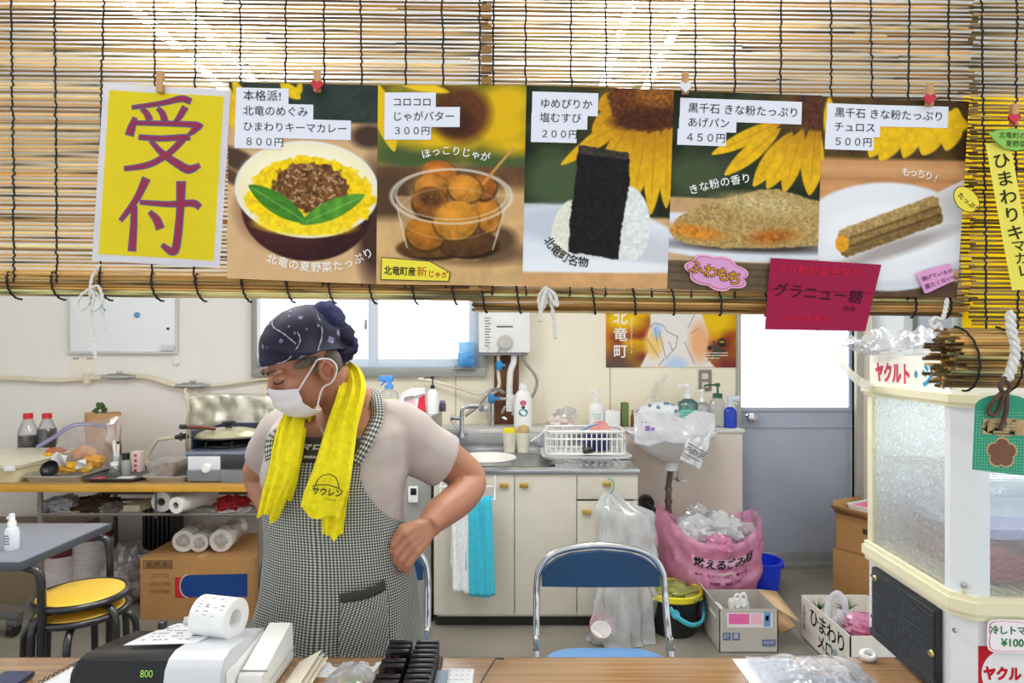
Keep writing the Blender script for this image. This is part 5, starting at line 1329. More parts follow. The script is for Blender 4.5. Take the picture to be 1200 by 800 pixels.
# ================================================================ on and around the sink
def pump_bottle(label, px, dd, z, r, h, body, cap, neck=.35, lbl=None, spray=False, lean=-1, flat=.7, name='pump_bottle', cat='bottle', group=None, liquid=None, lm=None):
    """bottle with a pump or trigger head; h is the full height in metres"""
    c = PZ(px, dd, z); t = thing(name, label, cat, c, 0, group)
    hb = h * .66
    q = MB(); q.lathe([(0, 0), (r * .94, 0), (r, .006), (r, hb * .78), (r * .9, hb * .88), (r * neck, hb), (r * neck, hb + .006), (0, hb + .006)], c, 24, sy=flat); bo = q.build('body', body, t)
    if liquid:
        q = MB(); q.lathe([(0, .004), (r * .92, .005), (r * .94, hb * .6), (0, hb * .6)], c, 22, sy=flat); q.build('liquid', liquid, t)
    q = MB()
    if spray:
        q.lathe([(0, hb), (r * .5, hb), (r * .45, hb + h * .10), (0, hb + h * .1)], c, 16)
        q.box(c + Vector((lean * .055 if lean < 0 else -.02, -.012, h * .84)), c + Vector((.022 if lean < 0 else .055, .012, h)), .008)
        q.tube([c + Vector((lean * .018, 0, h * .86)), c + Vector((lean * .042, 0, h * .74))], .005, 8); q.box(c + Vector((-.012, -.01, h * .74)), c + Vector((.012, .01, h * .9)), .004)
    else:
        q.lathe([(0, hb), (r * neck * 1.15, hb), (r * neck * 1.1, hb + h * .10), (r * .13, hb + h * .11), (r * .13, h * .92), (r * .3, h * .92), (r * .28, h), (0, h)], c, 18)
        q.tube([c + Vector((0, 0, h * .96)), c + Vector((lean * r * .9, -.01, h * .955)), c + Vector((lean * r * 1.05, -.012, h * .925))], r * .11, 8)
    q.build('spray_head' if spray else 'pump', cap, t)
    if lbl:
        q = MB(); n = 12; vs = []
        for zz in (hb * .18, hb * .62):
            for k in range(n + 1):
                a = -PI / 2 + (k / n - .5) * 2.0; vs.append(c + Vector((r * 1.012 * math.cos(a), r * 1.012 * flat * math.sin(a), zz)))
        q.add(vs, [[k, k + 1, n + 2 + k, n + 1 + k] for k in range(n)], col=lbl); 
        for j in range(3):
            zz = hb * (.5 - j * .09); vs = []
            for dz in (0, hb * .035):
                for k in range(n + 1):
                    a = -PI / 2 + (k / n - .5) * (1.3 - .2 * j); vs.append(c + Vector((r * 1.02 * math.cos(a), r * 1.02 * flat * math.sin(a), zz + dz)))
            q.add(vs, [[k, k + 1, n + 2 + k, n + 1 + k] for k in range(n)], col=lm or (110, 150, 150))
        q.build('label', m_print, t, colors=True)
    return t
def hh(r0, r1, dd): return (r1 - r0) * dd / F
dl = 3.93
m_wb = mat('bottle_white', (240, 240, 238), .3, var=.02)
pump_bottle('white pump bottle on the ledge behind the dish basket', 699, dl, ZL, M(9, dl), hh(456, 499, dl), m_wb, m_white, lbl=(240, 240, 238), lm=(150, 200, 190))
pump_bottle('teal hand soap bottle with a white pump on the ledge', 806, dl, ZL, M(12, dl), hh(449, 499, dl), film('teal_bottle', (70, 150, 146), .35, .4, .08, .1, 10, var=.05), m_white, lbl=(120, 206, 188), liquid=mat('teal_soap', (58, 140, 138), .2))
pump_bottle('small clear pump bottle right of the teal soap on the ledge', 823, dl, ZL, M(9, dl), hh(455, 499, dl), film('grey_bottle', (216, 220, 222), .45, .4, .08, .1, 10, var=.05), m_white)
pump_bottle('tall clear bottle with a dark green pump on the ledge', 841, dl, ZL, M(10, dl), hh(448, 499, dl), m_bottle, mat('pump_green', (44, 88, 66), .4), neck=.5, lean=-1.6)
pump_bottle('blue spray bottle with a clear head at the right end of the ledge', 856, 3.88, ZL, M(7.5, 3.88), hh(462, 499, 3.88), mat('bottle_blue', (28, 62, 176), .25), mat('spray_clear', (206, 220, 226), .3), spray=True, lean=1)
# big white detergent bottle right of the pipes
c = PZ(613, 3.92, ZL); DB2 = thing('detergent_bottle', 'tall white detergent bottle with a pink and teal label right of the heater pipes', 'bottle', c)
r, h = M(11, 3.92), hh(449, 500, 3.92)
q = MB(); q.lathe([(0, 0), (r * .95, 0), (r, .01), (r, h * .6), (r * .8, h * .76), (r * .4, h * .86), (r * .4, h * .88), (0, h * .88)], c, 24, sy=.75); q.build('body', m_wb, DB2)
q = MB(); q.lathe([(0, h * .86), (r * .48, h * .86), (r * .44, h), (0, h)], c, 18); q.build('cap', m_white, DB2)
q = MB()
for (zz, rr_, col) in ((.56, .35, (214, 96, 130)), (.34, .5, (70, 150, 160)), (.46, .2, (90, 60, 110))):
    pts = []
    for k in range(16):
        a = 2 * PI * k / 16; x = r * rr_ * math.cos(a); pts.append(c + Vector((x, -.75 * math.sqrt(max(0, r * r - x * x)) * 1.03 - .0008, h * zz + r * rr_ * .8 * math.sin(a))))
    q.add(pts, [list(range(16))], col=col)
q.build('label', m_print, DB2, colors=True, smooth=0)
# items standing on the grey cabinet
zc_ = 1.05; dc = 3.36
pump_bottle('clear spray bottle with a blue trigger head on the grey cabinet', 456, dc, zc_, M(11, dc), hh(444, 489, dc) , m_bottle, mat('trigger_blue', (74, 150, 220), .35), spray=True, lean=-1, lbl=(226, 222, 150), lm=(80, 110, 90))
pump_bottle('white bottle with a black pump on the grey cabinet', 507, dc + .03, zc_, M(6.5, dc), hh(444, 488, dc), m_wb, m_black, lean=-1.4)
q = MB()
dd = dc; pts = [(473, 488), (470, 470), (474, 463), (482, 458.5), (500, 458), (500, 488)]
q.prism([(M(x - 485, dd), -M(y - 488, dd)) for x, y in pts][::-1], frame(PZ(485, dd + .06, zc_), (1, 0, 0), (0, 0, 1)), .06, col=(238, 234, 236))
for poly, col in ((((488, 484), (491, 466), (498, 462), (499, 484)), (206, 36, 56)), (((474, 488), (474, 480), (499, 482), (499, 488)), (150, 60, 140)), (((476, 478), (477, 468), (486, 466), (486, 477)), (236, 190, 196))):
    q.add([P(x, y, dd - .0008) for x, y in poly], [[0, 1, 2, 3]], col=col)
DP2 = tag(q.build('detergent_pack', m_paint, None, colors=True), 'white detergent refill pack with a red and purple print on the grey cabinet', 'pack')
q = MB(); q.tube([P(473, 475, dd - .012), P(475, 466, dd - .012), P(486, 463, dd - .012), P(497, 460, dd - .012)], .006, 8); q.tube([P(473, 488, dd - .012), P(473, 475, dd - .012)], .006, 8)
q.build('handle', m_chrome, DP2)
jar('purple_can', 518.5, 3.5, .019, hh(476, 489, 3.4), mat('can_purple', (84, 56, 96), .35), mat('can_cap', (130, 110, 140), .4), 'small purple can on the right edge of the grey cabinet', .2, 'can', 1.05)
q = MB(); q.ell(P(503, 499, 3.78), (.025, .015, .02), wob=.7, seed=3, n=14, m=8); tag(q.build('green_sponge', mat('leaf_bright', (88, 140, 70), .7, var=.3, scale=60)), 'small green scouring sponge in the gap behind the grey cabinet', 'sponge')
# cups with sponge and scrubber at the tap
for px, col, top, lb in ((597, (236, 214, 40), 'yellow_sponge', 'cream cup with a yellow sponge behind the sink, left of the scrubber cup'), (613, (196, 164, 110), 'scrubber', 'cream cup with a tan scrubber behind the sink, right of the yellow sponge')):
    dd = 3.72; c = PZ(px, dd, ztop); h = hh(502, 527, dd); t = thing('sponge_cup', lb, 'cup', c, 0, 'cups behind the sink')
    q = MB(); q.lathe([(0, 0), (.032, 0), (.041, h * .9), (.038, h * .9), (.03, .006), (0, .006)], c, 22); q.build('cup', mat('cup_cream', (232, 226, 206), .4), t)
    q = MB()
    if px == 597: q.box(c + Vector((-.036, -.02, h * .6)), c + Vector((.034, .02, h * 1.12)), .012, col=col)
    else: q.ell(c + Vector((0, 0, h * .95)), (.036, .03, .038), wob=.2, seed=2, col=col)
    q.build(top, m_cloth, t, colors=True)
# dish basket
dd = 3.5; BK = thing('dish_basket', 'white plastic dish basket with bars on the drainer beside the sink', 'basket', PZ(687, 3.6, ztop))
bx0_, bx1_ = M(641 - 600, dd), M(733 - 600, dd); zb0, zb1 = ztop + .024, ztop + .145
q = MB(); q.loft([rrect(bx0_ - .02, bx1_ + .02, 3.44, 3.76, .03, ztop + .004), rrect(bx0_ - .03, bx1_ + .03, 3.43, 3.77, .035, ztop + .018), rrect(bx0_ - .025, bx1_ + .025, 3.435, 3.765, .03, ztop + .018), rrect(bx0_ - .018, bx1_ + .018, 3.445, 3.755, .03, ztop + .01)]); q.build('drip_tray', m_white, BK)
q = MB()
for zz, rr_ in ((zb0, .006), ((zb0 + zb1) / 2 + .02, .005), (zb1, .008)): q.tube(rrect(bx0_, bx1_, 3.49, 3.74, .03, zz)[:], rr_, 8, closed=True)
q.build('rims', m_white, BK)
q = MB()
for k in range(15):
    x = lerp(bx0_ + .02, bx1_ - .02, k / 14)
    for y in (3.488, 3.742): q.tube([Vector((x, y, zb0)), Vector((x, y, zb1))], .0035, 6)
for k in range(10):
    y = lerp(3.51, 3.72, k / 9)
    for x in (bx0_, bx1_): q.tube([Vector((x, y, zb0)), Vector((x, y, zb1))], .0035, 6)
for k in range(12): q.tube([Vector((lerp(bx0_, bx1_, (k + .5) / 12), 3.49, zb0)), Vector((lerp(bx0_, bx1_, (k + .5) / 12), 3.74, zb0))], .003, 6)
q.build('bars', m_white, BK)
q = MB(); q.box(PZ(685, 3.54, zb0 + .006), PZ(714, 3.54, zb1 - .02) + Vector((0, .1, 0)), .01); tag(q.build('blue_food_box', mat('box_navy', (36, 42, 92), .35)), 'dark blue lidded box standing inside the dish basket', 'box')
q = MB(); q.lathe([(0, 0), (.05, .004), (.058, .012), (.05, .010), (0, .006)], n=24, X=Matrix.Translation(PZ(703, 3.68, zb1 - .02)) @ Matrix.Rotation(1.2, 4, 'X')); tag(q.build('pink_plate', mat('plate_pink', (226, 150, 140), .35)), 'small salmon pink plate leaning inside the dish basket', 'plate')
q = MB(); q.tube([P(679, 505, 3.6), P(694, 498, 3.56), P(702, 496, 3.54)], [.012, .018, .012], 10, flat=.35); tag(q.build('spatula', mat('spatula_blue', (150, 182, 222), .35)), 'pale blue spatula lying across the dish basket', 'spatula')
q = MB(); q.tube([P(622, 517, 3.5), P(636, 507, 3.5), P(642, 500, 3.52)], [.007, .008, .007], 8, flat=.5); tag(q.build('white_spoon', m_white), 'white plastic handle sticking out at the left of the dish basket', 'spoon')
q = MB(); q.lathe([(0, 0), (.02, 0), (.026, .05), (.024, .05), (.018, .004), (0, .004)], n=18, X=Matrix.Translation(PZ(683, 3.50, zb0 + .012)) @ Matrix.Rotation(1.3, 4, 'Y')); tag(q.build('small_black_cup', m_black), 'small black cup lying at the front of the dish basket', 'cup')
KN = thing('kitchen_knife', 'kitchen knife with a grey handle lying on the drainer before the basket', 'knife', PZ(690, 3.36, ztop + .006))
q = MB(); q.tube([PZ(686, 3.34, ztop + .014), PZ(718, 3.34, ztop + .014)], .010, 8, flat=.6); q.build('handle', mat('knife_grey', (120, 120, 120), .4), KN)
q = MB(); a = PZ(640, 3.38, ztop + .010); e = PZ(686, 3.34, ztop + .010); q.add([a, e + Vector((0, -.006, 0)), e + Vector((0, .022, 0)), a + Vector((.03, .02, 0))], [[0, 1, 2, 3]]); q.build('blade', m_steel, KN, solid=.002)
# clutter left on the ledge
q = MB(); q.ell(PZ(658, 3.9, ZL + .03), (.075, .05, .032), wob=.7, seed=6, n=22, m=12); tag(q.build('tissue_heap', mat('tissue_pinkish', (236, 220, 214), .9, var=.05)), 'crumpled pale pink tissue on the ledge behind the dish basket', 'tissue')
q = MB(); q.ell(PZ(662, 3.92, ZL + .075), (.07, .03, .04), wob=.8, seed=16, n=22, m=12); tag(q.build('clear_wrap', m_clear), 'crumpled clear wrap lying on the pale pink tissue', 'wrap')
q = MB(); q.fbox(709, 481, 727, 499, 3.90, .06, .012); tag(q.build('white_case', m_white), 'small white plastic case on the ledge beside the white pump bottle', 'case')
q = MB(); q.box(PZ(729, 3.92, ZL), PZ(737, 3.92, ZL + hh(471, 499, 3.92)) + Vector((0, .06, 0)), .006); tag(q.build('scouring_sponge', mat('sponge_green', (98, 118, 60), .9, var=.25, scale=120, bump=.6, bscale=300)), 'upright green scouring sponge on the ledge', 'sponge')
jar('brown_jar', 744, 3.93, .026, hh(480, 499, 3.93), mat('jar_amber', (120, 76, 30), .2), mat('jar_amber_lid', (150, 110, 50), .4), 'small amber brown jar on the ledge beside the green sponge', .25, 'jar', ZL)
# tissue pack
TPk = thing('tissue_pack', 'white tissue pack with a blue flower print on the ledge', 'tissue pack', PZ(771, 3.93, ZL))
m_tp = mat('tissue_pack_print', (232, 236, 240), .4)
nt = m_tp.node_tree; N, L = nt.nodes, nt.links
pb_ = next(n for n in N if n.type == 'BSDF_PRINCIPLED'); tc_ = N.new('ShaderNodeTexCoord'); vo = N.new('ShaderNodeTexVoronoi'); vo.inputs['Scale'].default_value = 22
rp = N.new('ShaderNodeValToRGB'); rp.color_ramp.elements[0].position = .22; rp.color_ramp.elements[0].color = (*lin((96, 130, 170)), 1); rp.color_ramp.elements[1].position = .34; rp.color_ramp.elements[1].color = (*lin((234, 238, 242)), 1)
L.new(tc_.outputs['Object'], vo.inputs['Vector']); L.new(vo.outputs['Distance'], rp.inputs['Fac']); L.new(rp.outputs['Color'], pb_.inputs['Base Color'])
q = MB(); q.ell(PZ(771, 3.92, ZL + .075), (M(27, 3.92), .07, .075), wob=.25, seed=4, n=26, m=14); q.build('pack', m_tp, TPk)
q = MB(); X = facing(765, 461, 3.9)
q.grid(lambda u, v: X @ Vector(((u - .5) * .10 * (1 - .75 * v) + .02 * v, v * .13 - .05, .02 * math.sin(u * 6) * (1 - v) + .01 * v)), 8, 8); q.build('tissue', film('tissue_sheet', (236, 230, 222), .25, .05, .4, .5, 30), TPk)
q = MB(); X = facing(772, 452, 3.95, -.6); q.grid(lambda u, v: X @ Vector(((u - .5) * .03, (v - .5) * .17, .006 * math.sin(v * 5))), 4, 8); q.build('torn_edge', film('tissue_sheet', ), TPk)
# socket plate on the wall
OP = thing('socket_plate', 'grey brown socket plate on the wall above the ledge bottles', 'socket', P(826, 458, 4.06))
q = MB(); q.fbox(819, 433, 834, 458, DW - .012, .011, .003); q.build('plate', mat('plate_grey_brown', (138, 130, 118), .45), OP)
for y0 in (437.5, 447.5):
    q = MB(); q.fbox(823, y0, 830, y0 + 6.5, DW - .016, .006, .002); q.build('socket_insert', mat('insert_cream', (222, 214, 198), .45), OP)
# blue soap pack in the window corner
SP = thing('blue_soap_pack', 'translucent blue soap pack standing in the right corner of the window', 'pack', PZ(545, 4.02, wz0))
q = MB(); q.fbox(536, 413, 556, 429, 4.0, .05, .006); q.build('lower_half', film('soap_blue', (60, 170, 226), .3, .3, .1, .1, 10), SP)
q = MB(); q.fbox(537, 400, 555, 413, 4.0, .05, .01); q.build('upper_half', film('soap_pale', (150, 206, 236), .35, .3, .1, .1, 10), SP)
q = MB(); q.box((wpx(533), 3.99, wz0 - .004), (wpx(559), DW - .05, wz0), .002); 
o = q.build('window_ledge', m_alum, bpy.data.objects['window_1'])

# ---------------------------------------------------------------- town poster on the back wall
s = Sheet((710, 250), (863, 250), (863, 430.5), (710, 430.5), DW - .004, 153, 180)
p = Print(153, 180, (206, 140, 24), 1.4)
n1 = p.noise(34); n2 = p.noise(14)
p.put(np.clip(.5 + n1 * 2, 0, 1), (236, 184, 16)); p.put(np.clip(n2 * 2.2 + .28, 0, 1), (140, 56, 36)); p.put(np.clip((p.V - 150) / 26, 0, 1) * np.clip((60 - p.U) / 40, 0, 1), (96, 74, 66)); p.put(np.clip((p.V - 148) / 26, 0, 1) * np.clip((p.U - 96) / 40, 0, 1) * .8, (110, 40, 56))
p.ell(20, 124, 26, 14, (240, 196, 20), 14); p.ell(128, 126, 22, 16, (238, 196, 20), 14); p.ell(66, 128, 10, 18, (236, 190, 30), 8)
p.poly([(52, 110), (110, 110), (120, 140), (116, 166), (128, 180), (40, 180), (50, 160), (48, 146), (52, 130)], (240, 234, 230), 2); p.ell(56, 152, 10, 16, (244, 206, 120), 8); p.ell(110, 150, 12, 22, (238, 180, 130), 9); p.ell(82, 176, 12, 8, (190, 214, 244), 8); p.ell(60, 138, 5, 8, (176, 206, 240), 5)
for a in ((52, 134, 56, 128), (56, 128, 66, 130), (66, 130, 72, 138), (72, 138, 84, 144), (84, 144, 82, 156), (82, 156, 70, 170), (62, 138, 66, 152), (66, 152, 70, 168), (58, 134, 60, 150), (74, 150, 78, 160), (68, 170, 62, 178), (92, 150, 104, 176), (48, 146, 62, 168), (96, 134, 104, 118), (100, 140, 108, 134)):
    p.seg(*a, .35, (120, 116, 124), .8)
p.ell(136, 151, 5, 5.2, (40, 44, 40), 1); p.ell(122, 157, 2.8, 2.8, (40, 44, 40), 1); p.poly([(126, 148), (131, 157), (141, 160), (136, 166), (128, 171), (126, 165), (121, 170), (119, 174), (122, 164), (126, 160)], (60, 74, 66), 1); p.ell(136, 150, 3, 1, (200, 190, 40), .8)
for k, ch in enumerate('北竜町'): s.text(ch, 17, 128 + k * 19.5, 17, (248, 246, 240), .012, 0, 'CENTER', .001)
for k, ch in enumerate('ひまわりのまちへようこそ'): s.text(ch, 30, 124 + k * 3.6, 3.4, (248, 240, 230), 0, 0, 'CENTER', .001)
for v in (162.5, 165.5, 168.5): s.plain((244, 224, 206), 114, v, 143 - (10 if v > 168 else 0), v + .9, .001, 2)
s.picture(p, 'town_poster', 'yellow and maroon poster with line drawn hands on the back wall above the ledge', 'poster')

# ---------------------------------------------------------------- shopping bag over the wash basin
SBg = thing('shopping_bag', 'white shopping bag with black and purple print draped over the wash basin', 'bag', PZ(790, 3.45, .85))
def sbag(u, v):
    # u along the width, v from the back rim over the top and down the front
    px = lerp(743, 838, u); top = interp(px, [743, 760, 790, 800, 815, 838], [484, 481, 486, 490, 480, 484])
    bot = interp(px, [743, 760, 780, 800, 815, 838], [520, 523, 518, 520, 520, 512])
    if v < .4:
        t = v / .4; d_ = lerp(3.70, 3.46, t); row = lerp(497, top, t ** .6)
    else:
        t = (v - .4) / .6; d_ = 3.46 - .08 * math.sin(min(1, t * 1.3) * PI / 2); row = lerp(top, bot, t)
    q = P(px, row, d_)
    n_ = noise.noise(Vector((u * 6, v * 5, 3.3))) * .012 + noise.noise(Vector((u * 15, v * 11, 8))) * .003
    return q + Vector((n_ * .5, n_, n_ * .6))
m_bagw = film('bag_white', (240, 241, 243), .12, .2, .25, .6, 22, var=.12)
q = MB(); q.grid(sbag, 44, 26); q.build('body', m_bagw, SBg, solid=.0012)
A, Bq, Cq, Dq = P(804, 514, 3.375), P(838, 498, 3.40), P(820, 551, 3.34), P(797, 538, 3.34)
def flap(u, v):
    t = lerp(A, Bq, u); bt_ = lerp(Dq, Cq, u); p_ = lerp(t, bt_, v)
    n_ = noise.noise(Vector((u * 5, v * 5, 9))) * .014
    return p_ + Vector((0, -.012 * math.sin(v * PI) + n_, n_ * .3))
q = MB(); q.grid(flap, 16, 16); q.build('flap', m_bagw, SBg, solid=.001)
q = MB()
Xf = frame(lerp(lerp(A, Bq, .5), lerp(Dq, Cq, .5), .62) + Vector((0, -.026, 0)), Cq - Dq, (Bq - Cq))
q.text('北紗沢', Xf, .034, bold=.0004); q.box((-.058, .026, 0), (.058, .030, .0006), X=Xf); q.box((-.056, -.032, 0), (.04, -.028, .0006), X=Xf)
q.build('black_print', m_ink, SBg)
q = MB()
Xp = facing(761, 502, 3.352)
for a in ((-.022, -.012, .004, .014), (.008, -.012, .028, .006), (-.04, .03, -.034, .036), (-.02, .03, -.012, .036)): q.box((a[0], a[1], 0), (a[2], a[3], .0008), X=Xp)
q.build('purple_print', mat('print_purple', (140, 100, 176), .5), SBg)
q = MB(); q.ell(PZ(802, 3.5, .94), (.05, .04, .02), wob=.4, seed=7); tag(q.build('dark_pouch', mat('pouch_dark', (96, 84, 74), .6)), 'dark brown pouch sticking out of the shopping bag on the basin', 'pouch')

# ================================================================ chairs
m_seat = mat('vinyl_light_blue', (96, 150, 204), .3, var=.05); m_back = mat('vinyl_dark_blue', (28, 66, 104), .4, var=.08)
def folding_chair(label, loc, rz):
    t = thing('folding_chair', label, 'chair', (0, 0, 0), 0, 'blue folding chairs'); hw, zt3 = .218, .725
    q = MB(); pts = []
    left = [(-hw, -.40, .012), (-hw, -.22, .20), (-hw, -.055, .42), (-hw + .002, -.01, .54), (-hw + .004, .0, .60)]
    arc = [(-hw + .012, .004, .645), (-hw + .045, .008, .69), (-hw + .11, .012, .715), (0, .014, zt3)]
    half = left + arc; full = half + [(-x, y, z) for x, y, z in half[-2::-1]]
    q.tube(spline(full, 5), .0115, 10); q.build('back_frame', m_chrome, t)
    q = MB()
    q.tube(spline([(-.195, -.36, .405), (-.195, -.10, .25), (-.195, .16, .02), (-.15, .17, .012), (.15, .17, .012), (.195, .16, .02), (.195, -.10, .25), (.195, -.36, .405)], 6), .0105, 10)
    q.build('leg_frame', m_chrome, t)
    q = MB()
    def bk(u, v, off):
        x = (u - .5) * 2 * (hw - .02); zt4 = interp(abs(x), [0, .1, .15, .18, .198], [.712, .702, .684, .66, .635]); zb5 = .592 + .012 * (1 - (x / hw) ** 2) * 0
        return Vector((x, .016 - .03 * (1 - (x / hw) ** 2) * .3 + off, lerp(zb5, zt4, v)))
    n = 24
    q.grid(lambda u, v: bk(u, v, -.018), n, 8); q.grid(lambda u, v: bk(1 - u, v, .004), n, 8)
    q.loft([[bk(u, 0, -.018) for u in np.linspace(0, 1, 20)] + [bk(u, 1, -.018) for u in np.linspace(1, 0, 20)], [bk(u, 0, .004) for u in np.linspace(0, 1, 20)] + [bk(u, 1, .004) for u in np.linspace(1, 0, 20)]], cap=False)
    q.build('backrest', m_back, t)
    q = MB(); q.loft([rrect(-.19, .19, -.42, -.04, .10, .378), rrect(-.2, .2, -.43, -.03, .11, .388), rrect(-.2, .2, -.43, -.03, .11, .398), rrect(-.18, .18, -.41, -.05, .10, .408)]); q.build('seat', m_seat, t)
    for sg in (-1, 1):
        q = MB(); q.box((sg * hw - .008, -.075, .385), (sg * hw + .008, -.045, .45), .003); q.tube([(sg * hw - sg * .012, -.06, .41), (sg * (hw + .014), -.06, .41)], .006, 8); q.build('hinge', m_chrome, t)
    t.location = loc; t.rotation_euler = (0, 0, rz); return t
folding_chair('blue folding chair with chrome tubes in front of the sink cabinet doors', (.298, 2.15, 0), 0)
folding_chair('blue folding chair mostly hidden behind the person in the apron', (-.505, 2.20, 0), .05)

# ================================================================ hanging clear bag
HB = thing('hanging_plastic_bag', 'clear plastic bag hung from the drawer knob, bowls in its bottom', 'bag', PZ(730, 3.02, 0))
def hbag(u, v):
    th = u * 2 * PI; rows = [578, 588, 600, 640, 690, 725, 750, 757]
    vv = [0, .06, .13, .35, .6, .8, .95, 1]
    row = interp(v, vv, rows); cx = interp(v, vv, [716, 722, 734, 734, 731, 728, 729, 728]); hw = interp(v, vv, [5, 16, 31, 33, 32, 36, 40, 26]); dp = interp(v, vv, [.012, .02, .05, .06, .075, .085, .09, .05]); d_ = interp(v, vv, [3.13, 3.12, 3.10, 3.09, 3.07, 3.06, 3.05, 3.05])
    fold = 1 + .12 * math.sin(5 * th + v * 4) * (1 - .4 * v) + .06 * math.sin(11 * th - v * 7)
    n_ = noise.noise(Vector((math.cos(th) * 1.6, math.sin(th) * 1.6, v * 6))) * .03
    c = P(cx, row, d_)
    return Vector((c.x + (M(hw, d_) * fold + n_) * math.cos(th), d_ + (dp * fold + n_ * .5) * math.sin(th), max(.004, c.z + n_ * .4)))
q = MB(); q.grid(hbag, 72, 40); q.build('film', m_milky, HB)
q = MB(); q.tube(spline([P(712, 560, 3.13), P(718, 563, 3.12), P(719, 572, 3.12), P(714, 580, 3.12), P(709, 586, 3.12)], 6), .006, 8, flat=.6); q.build('hook', mat('hook_green', (96, 160, 146), .35), HB)
for (px, row, d_, r, tilt, col, lb) in ((705, 733, 3.02, .058, .9, (214, 160, 178), 'pink bowl in the bottom of the hanging clear bag'), (704, 742, 2.985, .046, .5, (240, 236, 230), 'white bowl in front of the pink one in the clear bag')):
    q = MB(); z_ = max(zrow(row, d_), .07)
    q.lathe([(0, -.035), (r * .5, -.035), (r * .8, -.02), (r, .02), (r * .95, .02), (r * .74, -.014), (0, -.028)], n=24, X=Matrix.Translation((M(px - 600, d_), d_, z_)) @ Matrix.Rotation(tilt, 4, 'X'), col=col); tag(q.build('bowl', m_paint, None, colors=True), lb, 'bowl')

# ================================================================ pink garbage bag
GBx, GBy = M(830 - 600, 3.40), 3.42
GB = thing('garbage_bag', 'full pink garbage bag with black print on the floor under the wash basin', 'bag', (GBx, GBy, 0))
def gbag(u, v, off=0.0):
    th = u * 2 * PI; cx, sy = math.cos(th), math.sin(th)
    ztop_ = .40 + (.17 if cx < 0 else .13) * abs(cx) ** 2.5 + .03 * max(0, sy)
    z = ztop_ * v; rr_ = interp(v, [0, .08, .4, .75, 1], [.17, .215, .255, .265, .262])
    n_ = noise.noise(Vector((cx * 1.3, sy * 1.3, v * 3 + 7))) * .035 + noise.noise(Vector((cx * 4, sy * 4, v * 8))) * .014 + .006 * math.sin(18 * th + v * 3) * v
    x = (rr_ + n_ + off) * cx * (1 + .05 * (cx > 0) * v); y = (rr_ * .76 + n_ + off) * sy
    return Vector((GBx + x, GBy + y, max(.002, z + n_ * .4)))
m_pink = film('bag_pink', (248, 170, 208), .16, .25, .2, .7, 22, var=.12)
q = MB(); q.grid(gbag, 80, 34); q.build('film', m_pink, GB)
q = MB()
def gtext(body, cx_px, row, size, spacing, bold):
    vs, fs = text_mesh(body, size, bold, 'CENTER', 'CENTER', spacing); out = []
    for x, y, z in vs:
        out.append(gbag(.75 + (x + M(cx_px - 830, 3.2)) / (2 * PI * .245), (zrow(row, 3.2) + y) / .41, .008))
    return out, fs
for (body, cx_, row, size, sp, bold, col) in (('燃えるごみ用', 838, 662, .052, .92, .0012, (36, 24, 34)), ('家庭、アパート・小規模、事業系用', 836, 676, .017, 1.0, .0006, (110, 50, 84)), ('北竜町、指定ごみ袋', 838, 685, .018, 1.0, .0006, (110, 50, 84)), ('この袋は、収集日に出してください', 838, 694, .014, 1.0, .0004, (130, 64, 100))):
    v_, f_ = gtext(body, cx_, row, size, sp, bold); q.add(v_, f_, col=col)
q.build('print', m_print, GB, colors=True, smooth=0)
q = MB()
def gband(u, v): return gbag(.75 + (lerp(-.125, .175, u)) / (2 * PI * .245), (zrow(662, 3.2) + lerp(-.012, .028, v)) / .41, .0055)
q.grid(gband, 20, 4); q.build('print_band', mat('band_pinkwhite', (238, 190, 214), .5), GB)
for i, (x, y, z, r, m_, lb) in enumerate([(-.09, -.06, .43, .105, 'milky', 'white crumpled plastic at the left in the pink garbage bag'), (.06, -.05, .44, .11, 'milky', 'white crumpled plastic in the middle of the pink garbage bag'), (.15, .0, .42, .09, 'clear', 'clear crumpled wrap at the right in the pink garbage bag'),
                                       (-.04, .05, .50, .06, 'clear', 'clear crumpled wrap on top of the pink garbage bag'), (.02, -.15, .39, .07, 'pink', 'pink crumpled film at the front rim of the garbage bag')]):
    q = MB(); q.ell((GBx + x, GBy + y, z), (r, r * .9, r * .7), wob=.5, seed=i * 5 + 1, freq=6, n=34, m=20); tag(q.build('crumpled_plastic', {'milky': film('crumple_white', (240, 244, 244), .1, .25, .2, .7, 40, var=.06), 'clear': m_milky, 'pink': m_pink}[m_]), lb, 'plastic waste', 'waste in the pink bag')
q = MB(); q.ell((GBx, GBy, .2), (.2, .17, .2), wob=.2, seed=31, n=24, m=14); tag(q.build('waste_filling', mat('waste_dull', (214, 176, 180), .8, var=.3, scale=18)), 'mixed dull waste showing through the pink garbage bag', 'waste', kind='stuff')

# ================================================================ buckets
BBx, BBy = M(789 - 600, 3.17), 3.17
BB = thing('black_bucket', 'black bucket with a yellow rim and a turquoise handle under the chair', 'bucket', (BBx, BBy, 0)); c = Vector((BBx, BBy, 0)); hB = .205
q = MB(); q.lathe([(0, 0), (.10, 0), (.105, .006), (.132, hB - .02), (.126, hB - .02), (.1, .01), (0, .01)], c, 36); q.build('body', mat('bucket_black', (28, 28, 30), .35), BB)
q = MB(); q.lathe([(.128, hB - .03), (.138, hB - .026), (.142, hB), (.134, hB + .004), (.126, hB - .002), (.126, hB - .03)], c, 36, cap=False); q.build('rim', mat('rim_yellow', (240, 222, 40), .35), BB)
q = MB(); q.ell(c + Vector((0, 0, hB - .012)), (.126, .126, .03), wob=.5, seed=3, n=30, m=14); q.build('liner', film('liner_yellow', (214, 222, 120), .2, .3, .2, 1, 30), BB)
